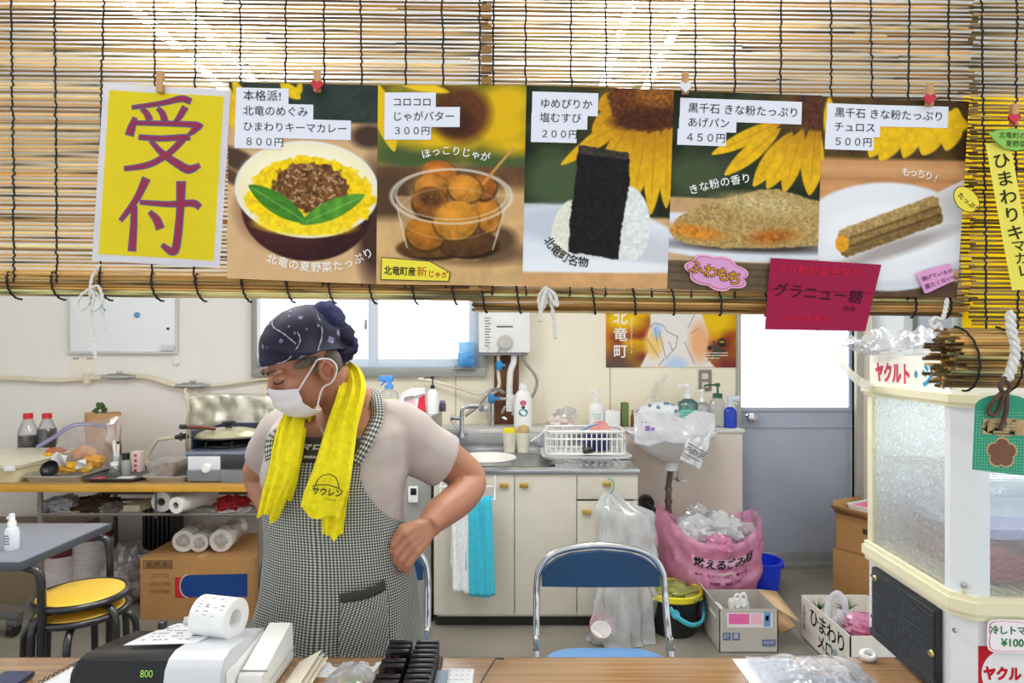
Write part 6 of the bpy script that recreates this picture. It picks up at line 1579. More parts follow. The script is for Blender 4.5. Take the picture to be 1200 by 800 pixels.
q = MB(); q.tube(spline([c + Vector((-.05, -.128, .16)), c + Vector((-.01, -.15, .118)), c + Vector((.05, -.155, .09)), c + Vector((.11, -.12, .1)), c + Vector((.138, -.03, .15))], 6), .008, 8, flat=1.6); q.lathe([(0, 0), (.02, 0), (.02, .01), (0, .01)], n=16, X=Matrix.Translation(c + Vector((-.025, -.138, .135))) @ Matrix.Rotation(PI / 2, 4, 'X')); q.build('handle', mat('handle_turquoise', (70, 176, 196), .35), BB)
BLx, BLy = M(891 - 600, 3.62), 3.62; c = Vector((BLx, BLy, 0))
BL = thing('blue_bucket', 'bright blue plastic bucket on the floor beside the pink garbage bag', 'bucket', c)
q = MB(); q.lathe([(0, 0), (.09, 0), (.094, .006), (.113, .19), (.12, .195), (.12, .205), (.111, .205), (.09, .01), (0, .01)], c, 36); q.build('body', mat('bucket_blue', (22, 62, 226), .35), BL)
q = MB(); q.box(c + Vector((.105, -.02, .155)), c + Vector((.13, .02, .185)), .006); q.build('ear', MATS['bucket_blue'], BL)

# ================================================================ cartons on the floor
m_gcard = mat('carton_grey', (186, 180, 170), .75, var=.05, scale=20)
def open_box(t, x0, x1, y0, y1, h, m, th=.004, z0=0):
    q = MB(); q.box((x0, y0, z0), (x1, y1, z0 + th)); q.box((x0, y0, z0), (x1, y0 + th, z0 + h)); q.box((x0, y1 - th, z0), (x1, y1, z0 + h)); q.box((x0, y0, z0), (x0 + th, y1, z0 + h)); q.box((x1 - th, y0, z0), (x1, y1, z0 + h)); return q.build('carton', m, t)
x0, x1, y0, y1, hh_ = .949, 1.218, 2.93, 3.17, .20
GC = thing('grey_carton', 'low open grey cardboard box with a pink print before the garbage bag', 'box', ((x0 + x1) / 2, 3.06, 0)); open_box(GC, x0, x1, y0, y1, hh_, m_gcard)
q = MB(); a, b_, = Vector((x0, y0, hh_)), Vector((x0, y1, hh_)); q.add([a, b_, b_ + Vector((-.05, .03, .07)), a + Vector((-.05, -.0, .07))], [[0, 1, 2, 3]]); q.build('side_flap', m_gcard, GC, solid=.004)
q = MB(); a, b_ = Vector((x1, y0, hh_)), Vector((x1, y1, hh_)); q.add([a, b_, b_ + Vector((.09, 0, -.01)), a + Vector((.10, 0, -.06))], [[0, 1, 2, 3]]); q.build('side_flap', mat('carton_inside_tan', (206, 176, 132), .75), GC, solid=.004)
q = MB()
def fp(x0_, y0_, x1_, y1_, col, d_=2.93):
    q.add([P(x0_, y1_, d_ - .001), P(x1_, y1_, d_ - .001), P(x1_, y0_, d_ - .001), P(x0_, y0_, d_ - .001)], [[0, 1, 2, 3]], col=col)
fp(852, 718, 905, 735, (236, 226, 230)); q.v = [v for v in q.v]
for a in ((854, 719, 878, 731, (232, 110, 170)), (880, 719, 893, 731, (240, 190, 204)), (895, 717, 903, 734, (110, 160, 206)), (897, 721, 901, 727, (240, 240, 240)), (847, 741, 856, 750, (92, 110, 150)), (858, 741, 867, 750, (92, 110, 150)), (893, 749, 909, 757, (110, 120, 160))):
    b0 = len(q.v); fp(*a)
    for k in range(b0, len(q.v)): q.v[k] += Vector((0, -.0006, 0))
for tx, px, row, sz in (('計', 851.5, 745.5, .028), ('量', 862.5, 745.5, .028), ('取扱注意', 901, 753, .012)): q.text(tx, facing(px, row, 2.9275), sz, col=(220, 218, 214))
q.build('printing', m_print, GC, colors=True, smooth=0)
q = MB()
for px, row, r in ((864, 704, .02), (871, 703, .02)): q.tube([P(px, row, 3.0) + Vector((r * math.cos(a) * .7, 0, r * 1.6 * math.sin(a))) for a in [2 * PI * k / 20 for k in range(20)]], .006, 8, closed=True)
q.box(PZ(858, 3.0, .14), PZ(880, 3.0, .20) + Vector((0, .08, 0)), .02)
tag(q.build('handled_white_bag', m_white), 'white packet with two loop handles standing in the grey carton', 'packet')
q = MB(); q.lathe([(.014, 0), (.03, 0), (.03, .1), (.014, .1), (.014, 0)], n=24, X=Matrix.Translation(P(846, 722, 2.98)) @ Matrix.Rotation(-PI / 2, 4, 'X'), cap=False); tag(q.build('paper_roll', mat('tissue_white')), 'small white paper roll at the left inside the grey carton', 'paper roll')
# tan sheet
q = MB(); q.add([PZ(905, 3.32, .003), PZ(917, 3.42, .003), PZ(932, 3.2, .003), PZ(914, 3.12, .003)], [[0, 1, 2, 3]]); tag(q.build('tan_cardboard_sheet', mat('sheet_tan', (220, 180, 130), .8), solid=.003), 'flat tan cardboard sheet on the floor right of the grey carton', 'cardboard')
# melon box
x0, x1, y0, y1, hh_ = 1.40, 1.72, 2.65, 3.10, .20
MX = thing('melon_box', 'white fruit box with black brush writing and green print beside the drink cooler', 'box', ((x0 + x1) / 2, 2.87, 0)); m_mbox = mat('carton_white', (230, 226, 216), .7, var=.03); open_box(MX, x0, x1, y0, y1, hh_, m_mbox, .005)
q = MB(); XM = frame((x0 - .001, (y0 + y1) / 2, .10), (0, -1, 0), (0, 0, 1))
q.text('ひまわり', XM @ Matrix.Translation((.03, .035, 0)), .088, col=(26, 26, 30), bold=.0012, spacing=.85); q.text('メロン', XM @ Matrix.Translation((.05, -.045, 0)), .078, col=(26, 26, 30), bold=.0012, spacing=.85)
for k in range(4): q.text('北竜町産'[k], XM @ Matrix.Translation((-.19, .05 - k * .03, 0)), .03, col=(60, 60, 66))
q.build('brush_writing', m_print, MX, colors=True, smooth=0); q = MB()
for k in range(3):
    pts = [(.06 + .16 * t, -.07 + .02 * k + .02 * math.sin(t * 7 + k)) for t in np.linspace(0, 1, 14)]
    q.add([XM @ Vector((a, b_, .0004)) for a, b_ in pts] + [XM @ Vector((a, b_ + .010, .0004)) for a, b_ in pts], [[i, i + 1, 15 + i, 14 + i] for i in range(13)], col=(130, 190, 200))
q.build('wave_print', m_print, MX, colors=True, smooth=0); q = MB()
XB = frame(((x0 + x1) / 2, y1 - .006, .10), (1, 0, 0), (0, 0, 1))
rr = random.Random(3)
for cx_ in (-.08, .06):
    for k in range(14):
        a = rr.uniform(.3, 2.9); l = rr.uniform(.05, .085); b0 = Vector((cx_, .03, .0005)); e_ = Vector((cx_ + l * math.cos(a), .03 + l * math.sin(a) * .8, .0005)); n_ = Vector((-math.sin(a), math.cos(a), 0)) * .004
        q.add([XB @ (b0 - n_), XB @ (b0 + n_), XB @ e_], [[0, 1, 2]], col=rr.choice([(110, 160, 110), (150, 186, 140), (80, 140, 110)]))
q.build('printing', m_print, MX, colors=True, smooth=0)
q = MB()
X = Matrix.Translation((1.50, 2.85, .17)); q.tube(spline([X @ Vector(p_) for p_ in ((-.07, .05, 0), (-.06, .06, .07), (-.02, .06, .11), (.01, .05, .06), (0, .05, -.01))], 6), .014, 8, flat=.3)
q.ell((1.49, 2.9, .14), (.08, .07, .06), wob=.6, seed=4); tag(q.build('white_carrier_bag', m_bagw), 'white carrier bag with a handle loop inside the melon box', 'bag')
q = MB(); q.ell((1.57, 2.80, .16), (.10, .10, .06), wob=.7, seed=9, freq=9, n=30, m=18); tag(q.build('pink_bag', m_pink), 'pink plastic bag lying in the melon box', 'bag')
q = MB(); q.ell((1.66, 2.86, .17), (.05, .06, .05), wob=.3, seed=11, n=20, m=12); tag(q.build('yellow_green_pack', mat('pack_yellow_green', (206, 210, 90), .5, var=.3, scale=25)), 'yellow green pack at the right inside the melon box', 'pack')
q = MB(); q.ell((1.62, 2.74, .16), (.06, .04, .04), wob=.5, seed=12, n=22, m=12); tag(q.build('clear_bag', m_clear), 'crumpled clear bag at the front inside the melon box', 'bag')
# stacked brown boxes
RB = math.radians(28)
def rbox(t, c, w_, dp, z0, h, m, open_=False):
    X = Matrix.Translation((c[0], c[1], 0)) @ Matrix.Rotation(RB, 4, 'Z'); q = MB()
    if not open_: q.box((-w_ / 2, -dp / 2, z0), (w_ / 2, dp / 2, z0 + h), .004, X=X)
    else:
        for lo, hi in (((-w_ / 2, -dp / 2, z0), (w_ / 2, dp / 2, z0 + .005)), ((-w_ / 2, -dp / 2, z0), (w_ / 2, -dp / 2 + .005, z0 + h)), ((-w_ / 2, dp / 2 - .005, z0), (w_ / 2, dp / 2, z0 + h)), ((-w_ / 2, -dp / 2, z0), (-w_ / 2 + .005, dp / 2, z0 + h)), ((w_ / 2 - .005, -dp / 2, z0), (w_ / 2, dp / 2, z0 + h))): q.box(lo, hi, X=X)
    return q.build('carton', m, t), X
cB = (2.045, 3.52)
LB = thing('cardboard_box', 'closed brown cardboard box at the bottom of the stack beside the door', 'box', (cB[0], cB[1], 0)); _, X = rbox(LB, cB, .30, .40, 0, .265, m_card)
q = MB(); q.box((.0, -.2015, .14), (.145, -.1995, .265), X=X); q.build('tape', mat('tape_grey', (140, 138, 136), .3), LB)
UB = thing('cardboard_box', 'open brown cardboard box with raised flaps on top of the stack beside the door', 'box', (cB[0], cB[1], .266)); _, X = rbox(UB, cB, .28, .38, .266, .20, m_card, True)
for pts in (((-.14, -.19), (-.14, .19), (-.22, .17), (-.22, -.17)), ((-.14, -.19), (.14, -.19), (.12, -.23), (-.12, -.23)), ((-.14, .19), (.14, .19), (.12, .22), (-.12, .22)), ((.14, -.19), (.14, .19), (.16, .18), (.16, -.18))):
    z1 = .466; up_ = (.06 if pts[2][1] != -.23 else -.05)
    q = MB(); q.add([X @ Vector((*pts[0], z1)), X @ Vector((*pts[1], z1)), X @ Vector((*pts[2], z1 + up_)), X @ Vector((*pts[3], z1 + up_))], [[0, 1, 2, 3]]); q.build('flap', m_card, UB, solid=.004)
q = MB(); q.box((-.141, -.04, .385), (-.139, .03, .415), .004, X=X); q.box((-.141, -.16, .37), (-.1395, -.13, .41), X=X); q.build('hand_hole', mat('hole_dark', (60, 44, 30), .8), UB)
q = MB(); q.loft([[X @ p_ for p_ in rrect(-.10, .10, -.13, .13, .03, .455)], [X @ p_ for p_ in rrect(-.12, .12, -.15, .15, .03, .525)], [X @ p_ for p_ in rrect(-.108, .108, -.138, .138, .03, .525)], [X @ p_ for p_ in rrect(-.095, .095, -.125, .125, .03, .475)]]); FT = tag(q.build('foam_tray', m_white), 'white foam tray with a pink lining on top of the open brown box', 'tray')
q = MB(); q.box((-.10, -.13, .512), (.10, .13, .518), X=X); q.build('lining', mat('lining_pink', (226, 110, 150), .5), FT)
# ================================================================ serving counter
zk = .72
CN = thing('counter_table', 'long wood grain counter table in front with papers and a register', 'table', (0, 1.16, 0))
m_wood = mat('wood_laminate', (148, 114, 78), .16, var=.35, scale=5, stretch=(.5, 22, 3))
q = MB(); q.box((-1.7, .935, zk - .032), (1.75, 1.386, zk), .004); q.build('tabletop', m_wood, CN)
q = MB(); q.box((-1.7, 1.386, zk - .032), (1.75, 1.389, zk - .001), .001); q.box((-1.7, .932, zk - .032), (1.75, .935, zk - .001), .001); q.build('edge_band', mat('edge_brown', (96, 66, 40), .4), CN)
for x in (-1.6, 0.05, 1.65):
    for y in (.98, 1.34):
        q = MB(); q.tube([(x, y, zk - .03), (x, y, 0)], .014, 10); q.build('leg', m_leg, CN)
# register
RG = thing('cash_register', 'black and silver cash register with a green number display on the counter', 'register', (-.66, 1.27, zk))
rx0, rxm, rx1 = -.805, -.625, -.524
m_regb = mat('register_black', (14, 14, 18), .25, var=.05, spec=.35); m_regs = mat('register_silver', (206, 208, 212), .32, metal=.25, var=.02)
def reg_shell(x0, x1, rounder):
    prof = [(1.155, zk + .006), (1.150, zk + .04), (1.158, zk + .082), (1.170, zk + .097), (1.192, zk + .101), (1.25, zk + .092), (1.35, zk + .073), (1.36, zk + .06), (1.36, zk + .006)]
    rings = []
    for x, k in ((x0, 1 - rounder), (x0 + .012 * (rounder > 0), 1), (x1, 1)):
        rings.append([Vector((x, 1.255 + (y - 1.255) * (k if k < 1 else 1), zk + (z - zk) * k)) for y, z in prof])
    return rings
q = MB(); q.loft(reg_shell(rx0, rxm, .10)); q.build('black_housing', m_regb, RG)
q = MB(); q.loft([[Vector((x, y, z)) for y, z in [(1.145, zk + .006), (1.142, zk + .045), (1.152, zk + .088), (1.166, zk + .103), (1.19, zk + .108), (1.25, zk + .100), (1.352, zk + .078), (1.362, zk + .06), (1.362, zk + .006)]] for x in (rxm, rx1)]); q.build('silver_housing', m_regs, RG)
q = MB(); q.box((rx1, 1.17, zk + .004), (rx1 + .004, 1.34, zk + .075), .002); q.build('side_panel', m_white, RG)
q = MB(); XD = frame((-.7, 1.1518, zk + .075), (1, 0, 0), (0, .10, 1))
q.text('800', frame((rxm - .034, 1.1535, zk + .081), (1, 0, 0), (0, .10, 1)) , .0185, bold=-.0004, sx=.85); q.build('display_digits', mat('digit_green', (150, 210, 80), .4, var=0, emit=1.0), RG)
q = MB()
for v in q.v: pass
q.box((rx0 + .075, 1.315, zk + .082), (rx0 + .088, 1.335, zk + .105), .005); q.build('latch', m_black, RG)
rc = Vector(((261 - 600) / F * 1.30, 1.30, zk + .088))
q = MB(); X = Matrix.Translation(rc + Vector((-.042, 0, .0395))) @ Matrix.Rotation(math.radians(-14), 4, 'Z') @ Matrix.Rotation(PI / 2, 4, 'Y')
q.lathe([(.017, 0), (.0395, 0), (.0395, .080), (.036, .081), (.018, .079), (.017, 0)], n=40, X=X, cap=False)
RR = tag(q.build('receipt_roll', mat('receipt_white', (238, 238, 236), .6, var=.02)), 'white paper roll with printed receipts on top of the register', 'paper roll')
q = MB()
for k in range(40):
    a = rnd.uniform(2.2, 4.3); z0 = rnd.choice([.012, .03, .05, .064]); 
    vs = [X @ Vector((.0399 * math.cos(a + da), .0399 * math.sin(a + da), z0 + dz)) for da, dz in ((0, 0), (.03, 0), (.03, rnd.uniform(.004, .012)), (0, rnd.uniform(.004, .010)))]
    q.add(vs, [[0, 1, 2, 3]])
q.build('receipt_print', mat('receipt_ink', (110, 110, 122), .6), RR, smooth=0)
# receipt strip
q = MB(); q.grid(lambda u, v: Vector((lerp(-.745, -.605, u) + .03 * v, lerp(1.225, 1.37, v), zk + lerp(.100, .080, v) + .003 * math.sin(v * PI) + .004 * u * (1 - v))), 10, 10)
RS = tag(q.build('receipt_paper', m_paper, solid=.0004), 'printed white receipt sheet lying on the black half of the register', 'paper')
q = MB()
for k in range(70):
    u, v = rnd.uniform(.06, .9), rnd.choice([.15, .28, .41, .54, .67, .8, .9]); w_ = rnd.uniform(.02, .06)
    f_ = lambda u, v: Vector((lerp(-.745, -.605, u) + .03 * v, lerp(1.225, 1.37, v), zk + lerp(.100, .080, v) + .003 * math.sin(v * PI) + .004 * u * (1 - v) + .0008))
    q.add([f_(u, v), f_(min(.97, u + w_), v), f_(min(.97, u + w_), v + .035), f_(u, v + .035)], [[0, 1, 2, 3]])
q.build('print', MATS['receipt_ink'], RS, smooth=0)
q = MB(); X = facing(221, 737, 1.372, .1)
q.grid(lambda u, v: Vector(((214 - 600) / F * 1.368 + u * .038 + v * .01, 1.366 - .01 * v, zk + .078 + v * .022 + .004 * u)), 6, 6); tag(q.build('receipt_curl', m_paper, solid=.0004), 'curled end of white receipt standing behind the register', 'paper')
# white device and leaning papers right of the register
WD = thing('white_printer', 'white plastic printer case right of the cash register', 'printer', (-.47, 1.29, zk))
q = MB(); q.loft([[Vector((x, y, z)) for y, z in [(1.20, zk + .003), (1.195, zk + .03), (1.205, zk + .052), (1.36, zk + .086), (1.372, zk + .08), (1.375, zk + .003)]] for x in (-.515, -.508, -.476, -.470)]); q.build('case', mat('printer_white', (232, 232, 228), .35, var=.02), WD)
q = MB(); q.box((-.514, 1.21, zk + .056), (-.463, 1.212, zk + .06)); 
for z0 in (.02, .035): q.box((-.4625, 1.22, zk + z0), (-.4612, 1.36, zk + z0 + .0012))
q.build('groove', mat('groove_grey', (160, 160, 158), .5), WD)
q = MB()
for k in range(3):
    a = Vector((-.452 + k * .007, 1.22, zk + .002)); q.add([a, a + Vector((.0, .14, 0)), a + Vector((.050, .13, .030 - k * .007)), a + Vector((.046, .0, .024 - k * .007))], [[0, 1, 2, 3]])
tag(q.build('envelopes', mat('paper_cream', (232, 224, 206), .7, trans=.2), solid=.0012, smooth=0), 'a few cream envelopes leaning against the white printer', 'envelopes')
def slip(label, px0, px1, r0, r1, m=None, lift=.001, name='paper_slip', lines=5, skew=0, curl=.0):
    d0, d1 = .665 * F / (r1 - YH), .665 * F / (r0 - YH)
    c0, c1 = M(px0 - 600, d0), M(px1 - 600, d0)
    f_ = lambda u, v: Vector((lerp(c0, c1, u) + skew * v, lerp(d0, d1, v), zk + lift + curl * math.sin(u * 5 + v * 2) * v))
    q = MB(); q.grid(f_, 8, 8); o = tag(q.build(name, m or m_paper, solid=.0005), label, 'paper', 'papers on the counter'); q = MB()
    for k in range(lines):
        v = .15 + .7 * k / max(1, lines - 1)
        for j in range(4):
            u = .08 + .22 * j; w_ = rnd.uniform(.08, .18); q.add([f_(u, v) + Vector((0, 0, .0008)), f_(u + w_, v) + Vector((0, 0, .0008)), f_(u + w_, v + .03) + Vector((0, 0, .0008)), f_(u, v + .03) + Vector((0, 0, .0008))], [[0, 1, 2, 3]])
    if lines: q.build('writing', mat('writing_grey', (160, 160, 176), .6), o, smooth=0)
    return o
slip('printed slip on the counter left of the plastic pack, beside the envelopes', 352, 399, 776, 794, skew=.012, curl=.002)
slip('small slip on the counter between the plastic pack and the black number plates', 409, 436, 776, 791, skew=.01, curl=.002)
slip('white sheet lying on the counter right of the black number plates', 521, 553, 784, 806, lines=4)
NB = slip('white spiral notebook page at the left end of the counter beside the register', 42, 100, 781, 808, lines=0, lift=.006, skew=.02)
q = MB()
for k in range(9):
    t_ = k / 8; c = Vector((lerp(M(40 - 600, 1.253), M(40 - 600, 1.253) + .02, t_), lerp(1.255, 1.342, t_), zk + .007)); q.tube([c + Vector((.004 * math.cos(a), 0, .005 * math.sin(a))) for a in [2 * PI * j / 10 for j in range(10)]], .0009, 5, closed=True)
q.build('spiral', mat('spiral_dark', (70, 60, 60), .4), NB)
q = MB(); q.box((M(-10 - 600, 1.27), 1.14, zk + .001), (M(26 - 600, 1.27), 1.305, zk + .012), .003); tag(q.build('navy_folder', mat('folder_navy', (38, 46, 78), .4)), 'dark navy folder at the far left end of the counter', 'folder')
# plastic pack with a green leaf
PK = thing('food_pack', 'clear plastic pack with a green leaf on the counter before the slips', 'pack', (M(410 - 600, 1.26), 1.27, zk)); c = Vector((M(412 - 600, 1.27), 1.26, zk))
q = MB(); q.ell(c + Vector((0, 0, .012)), (.05, .06, .022), wob=.25, seed=3, n=24, m=14); q.build('pack', m_clear, PK)
q = MB(); q.ell(c + Vector((.01, -.012, .014)), (.016, .018, .010), wob=.5, seed=5, n=14, m=8); q.build('leaf', mat('leaf_mid', (92, 130, 50), .6, var=.3, scale=60), PK)
# rows of black number plates in a stand
m_plate = mat('plate_black', (22, 20, 24), .25, var=.1)
ST = thing('plate_stand', 'low black stand holding two rows of black number plates on the counter', 'stand', (-.2, 1.27, zk))
q = MB(); q.box((-.262, 1.17, zk), (-.148, 1.375, zk + .008), .002); q.box((-.205, 1.17, zk + .008), (-.2, 1.375, zk + .014), .001); q.build('base', m_black, ST)
def plate(xc, y, lb, grp):
    t = thing('number_plate', lb, 'plate', (xc, y, zk + .008), 0, grp)
    q = MB(); q.box((xc - .0245, y - .007, zk + .009), (xc + .0245, y + .007, zk + .047), .003); q.build('plate', m_plate, t)
    q = MB(); q.box((xc - .006, y - .0076, zk + .02), (xc + .006, y - .0068, zk + .04)); q.build('number_mark', mat('mark_dull_red', (62, 26, 32), .5), t)
for k in range(10): plate(-.186 + .007, 1.36 - k * .0205, 'black number plate in the right, full row of the stand on the counter', 'right row of number plates')
for k in (0, 1, 2, 4, 5, 7, 8): plate(-.248 + .012, 1.36 - k * .0205, 'black number plate in the left, gappy row of the stand on the counter', 'left row of number plates')
q = MB(); q.box((M(512 - 600, 1.3), 1.21, zk + .001), (M(525 - 600, 1.3), 1.305, zk + .014), .004); tag(q.build('grey_tray', mat('tray_blue_grey', (120, 136, 150), .4)), 'small blue grey coin tray right of the number plates', 'tray')
q = MB(); q.tube(spline([PZ(563, 1.27, zk + .004), PZ(572, 1.31, zk + .010), PZ(581, 1.345, zk + .016), PZ(587, 1.362, zk + .008), PZ(590, 1.372, zk + .003)], 6), .0016, 6); tag(q.build('thin_cable', m_black), 'thin dark cable curving over the counter edge right of the white sheet', 'cable')
# plastic bag on papers at the right
slip('white sheet under the clear bag at the right of the counter', 886, 960, 772, 812, lines=0, skew=.0)
q = MB()
def cb(u, v):
    n_ = noise.noise(Vector((u * 5, v * 4, 1))) + .6 * noise.noise(Vector((u * 13, v * 10, 4)))
    x = lerp(M(892 - 600, 1.28), M(1022 - 600, 1.28), u); y = lerp(1.13, 1.37, v)
    return Vector((x + .006 * n_, y + .006 * n_, zk + .004 + .024 * math.sin(u * PI) ** .6 * math.sin(v * PI) ** .6 * (1 + .6 * n_) + .006))
q.grid(cb, 50, 30); tag(q.build('clear_plastic_bag', film('bag_clear_blue', (226, 234, 244), .55, .35, .08, .8, 40, var=.12)), 'crumpled clear plastic bag lying on paper at the right of the counter', 'bag')
q = MB(); q.grid(lambda u, v: Vector((lerp(.53, .70, u), lerp(1.16, 1.28, v), zk + .003 + .008 * math.sin(u * PI))), 6, 4, col=(70, 80, 100)); tag(q.build('printed_leaflet', mat('leaflet_grey', (120, 130, 146), .4, var=.4, scale=30)), 'dark grey printed leaflet inside the clear bag on the counter', 'leaflet')
q = MB(); cc_ = PZ(1017, 1.37, zk + .012)
q.tube([cc_ + Vector((.013 * math.cos(a), .006 * math.sin(a), .006 * math.sin(a))) for a in [2 * PI * k / 18 for k in range(18)]], .006, 8, closed=True, flat=1.5); tag(q.build('white_tie', m_white), 'white plastic ring lying on the counter at the foot of the drink cooler', 'ring')

# ================================================================ drink cooler
al = math.radians(-3.6)
CL = thing('drink_cooler', 'white glass fronted drink cooler on the right end of the counter', 'cooler', (.818, 1.168, zk)); CL.rotation_euler = (0, 0, al)
XC = Matrix.Translation((.818, 1.168, 0)) @ Matrix.Rotation(al, 4, 'Z')
CW, CD = .46, .345
m_cw = mat('cooler_white', (226, 230, 234), .35, var=.02); m_ccr = mat('cooler_cream', (230, 224, 190), .4, var=.03); m_clight = mat('cooler_inside', (232, 238, 240), .5, var=.02)
def chamfer(x0, x1, y0, y1, c): return [(x0 + c, y0), (x1 - c, y0), (x1, y0 + c), (x1, y1), (x0, y1), (x0, y0 + c)]
def slab(q, z0, z1, g=0.0, c=.03, mi=0):
    pts = chamfer(-g, CW + g, -g, CD + g, c); n = len(pts)
    q.prism(pts, XC @ Matrix.Translation((0, 0, z0)), z1 - z0, mi)
q = MB(); slab(q, .893, .905, .004); slab(q, .905, .926, .009); slab(q, .926, .936, .005); q.build('lower_band', m_ccr, CL)
q = MB(); slab(q, 1.280, 1.288, .006); slab(q, 1.288, 1.303, .010); q.build('upper_trim', m_ccr, CL)
q = MB(); slab(q, 1.303, 1.372, -.004); q.build('header', mat('header_white', (236, 234, 224), .35, var=.02), CL)
q = MB(); slab(q, .735, .893, -.003); q.build('base_body', m_cw, CL)
q = MB()
for x, y in ((.02, .02), (CW - .02, .02), (.02, CD - .02), (CW - .02, CD - .02)): q.lathe([(0, .72), (.014, .72), (.016, .735), (0, .735)], XC @ Vector((x, y, 0)), 14)
o = q.build('feet', m_black, CL)
# corner posts of the glass part
for nm, pts in (('post', [(0, .03), (.03, 0), (.052, 0), (.052, .012), (.034, .016), (.016, .034), (.012, .046), (0, .046)]), ('post', [(CW - .03, 0), (CW, .03), (CW, .05), (CW - .012, .05), (CW - .05, .012), (CW - .05, 0)])):
    q = MB(); q.prism(pts, XC @ Matrix.Translation((0, 0, .936)), .344); q.build(nm, m_cw, CL)
for x0_, in ((0,), (CW - .014,)):
    q = MB(); q.box((x0_, CD - .022, .936), (x0_ + .014, CD, 1.28), .002, X=XC); q.build('back_post', m_ccr, CL)
q = MB(); q.box((.012, CD - .012, .936), (CW - .012, CD - .004, 1.28), X=XC); q.build('white_back_panel', mat('inner_panel_white', (240, 246, 248), .5, var=.02), CL)  # opaque white, like the far side panel, put in to brighten the inside
q = MB(); q.tube([XC @ Vector((.06, .12, 1.268)), XC @ Vector((CW - .06, .12, 1.268))], .008, 10); q.build('added_light_tube', mat('added_cooler_light', (240, 248, 255), .4, var=0, emit=26.0), CL)  # unseen glowing tube, added to brighten the inside of the cooler
m_wet = film('wet_glass', (246, 250, 252), .80, .24, .06, .35, 130, var=.14)
q = MB(); q.box((.004, .046, .936), (.008, CD - .022, 1.28), X=XC); q.build('side_glass', m_wet, CL)
q = MB(); q.box((.052, .004, .936), (CW - .05, .008, 1.28), X=XC); q.build('front_glass', film('front_glass', (236, 242, 246), .92, .2, .05, .15, 150, var=.06), CL)
q = MB(); q.box((CW - .008, .05, .936), (CW - .004, CD - .022, 1.28), X=XC); q.build('side_panel', MATS['inner_panel_white'], CL)
q = MB()
for k in range(12): q.tube([XC @ Vector((.02, .03 + k * .025, 1.14)), XC @ Vector((CW - .02, .03 + k * .025, 1.14))], .002, 6)
for x in (.02, .23, CW - .02): q.tube([XC @ Vector((x, .03, 1.14)), XC @ Vector((x, .31, 1.14))], .0025, 6)
q.build('wire_shelf', m_chrome, CL)
q = MB()
for k in range(26): q.tube([XC @ Vector((.014 + k * .0175, .012, .939)), XC @ Vector((.014 + k * .0175, CD - .014, .939))], .0035, 6)
o = q.build('floor_ribs', mat('rib_cream', (214, 206, 176), .4), CL)
# side grille
q = MB(); q.box((-.010, .055, .742), (.001, CD - .042, .888), .002, X=XC); gp = q.build('side_grille', mat('grille_black', (30, 32, 36), .5), CL)
q = MB()
for k in range(26):
    z = .746 + k * .0054; q.box((-.0135, .06, z), (-.009, CD - .047, z + .0022), X=XC)
q.build('louvres', mat('louvre_black', (66, 69, 75), .3), gp)
for y, z in ((.066, .80), (CD - .062, .868)):
    q = MB(); q.lathe([(0, 0), (.008, 0), (.006, .004), (0, .005)], n=14, X=XC @ Matrix.Translation((-.0125, y, z)) @ Matrix.Rotation(-PI / 2, 4, 'Y')); q.build('brass_screw', mat('brass', (196, 176, 110), .3, metal=.9), CL)
for y, z in ((.018, .866), (CD - .02, .86), (CD - .02, .765)):
    q = MB(); q.lathe([(0, 0), (.005, 0), (.004, .003), (0, .0035)], n=12, X=XC @ Matrix.Translation((.002, y, z)) @ Matrix.Rotation(-PI / 2, 4, 'Y')); q.build('screw', m_steel, CL)
for z in (.952, 1.273 + .022):
    q = MB(); q.lathe([(0, 0), (.006, 0), (.005, .003), (0, .0035)], n=12, X=XC @ Matrix.Translation((.014, .014 - .002 - (.010 if z > 1.2 else 0), z)) @ Matrix.Rotation(math.radians(-45), 4, 'Z') @ Matrix.Rotation(PI / 2, 4, 'X')); q.build('screw', m_steel, CL)
q = MB(); q.box((-.010, .03, .728), (.02, CD - .03, .745), .003, X=XC); q.build('foot_rail', mat('rail_navy', (36, 44, 58), .35), CL)
# header lettering on the left side and the front
XS = frame(XC @ Vector((.0034, .315, 1.337)), XC.to_3x3() @ Vector((0, -1, 0)), (0, 0, 1))
q = MB(); q.text('ヤクルト', XS @ Matrix.Translation((0, -.006, 0)), .047, ax='LEFT', bold=.0022, sx=.78, col=(206, 58, 92)); q.text('・ジョア', XS @ Matrix.Translation((.145, -.006, 0)), .052, ax='LEFT', bold=.0022, sx=.8, col=(52, 150, 196))
XF_ = frame(XC @ Vector((.05, -.0 + .0034, 1.337)), XC.to_3x3() @ Vector((1, 0, 0)), (0, 0, 1))
q.build('header_lettering', m_print, CL, colors=True, smooth=0); q = MB()
q.text('ヤクルト', XF_ @ Matrix.Translation((.05, -.006, 0)), .047, ax='LEFT', bold=.0022, sx=.9, col=(206, 58, 92)); q.text('・ジョア', XF_ @ Matrix.Translation((.22, -.006, 0)), .052, ax='LEFT', bold=.0022, sx=.8, col=(52, 150, 196))
q.build('front_lettering', m_print, CL, colors=True, smooth=0)
# sticker on the front
q = MB(); XT = frame(XC @ Vector((.085, .0022, .795)), XC.to_3x3() @ Vector((1, 0, 0)), (0, 0, 1))
q.box((-.052, -.05, 0), (.052, .05, .0006), X=XT, col=(196, 28, 48)); q.add([XT @ Vector((.047 * math.cos(a), .047 * math.sin(a), .0012)) for a in [2 * PI * k / 40 for k in range(40)]], [list(range(40))], col=(238, 240, 242)); q.text('ヤクルト', XT @ Matrix.Translation((0, 0, .0018)), .026, bold=.0014, sx=.85, col=(196, 28, 48)); q.build('round_logo_sticker', m_print, CL, colors=True, smooth=0)
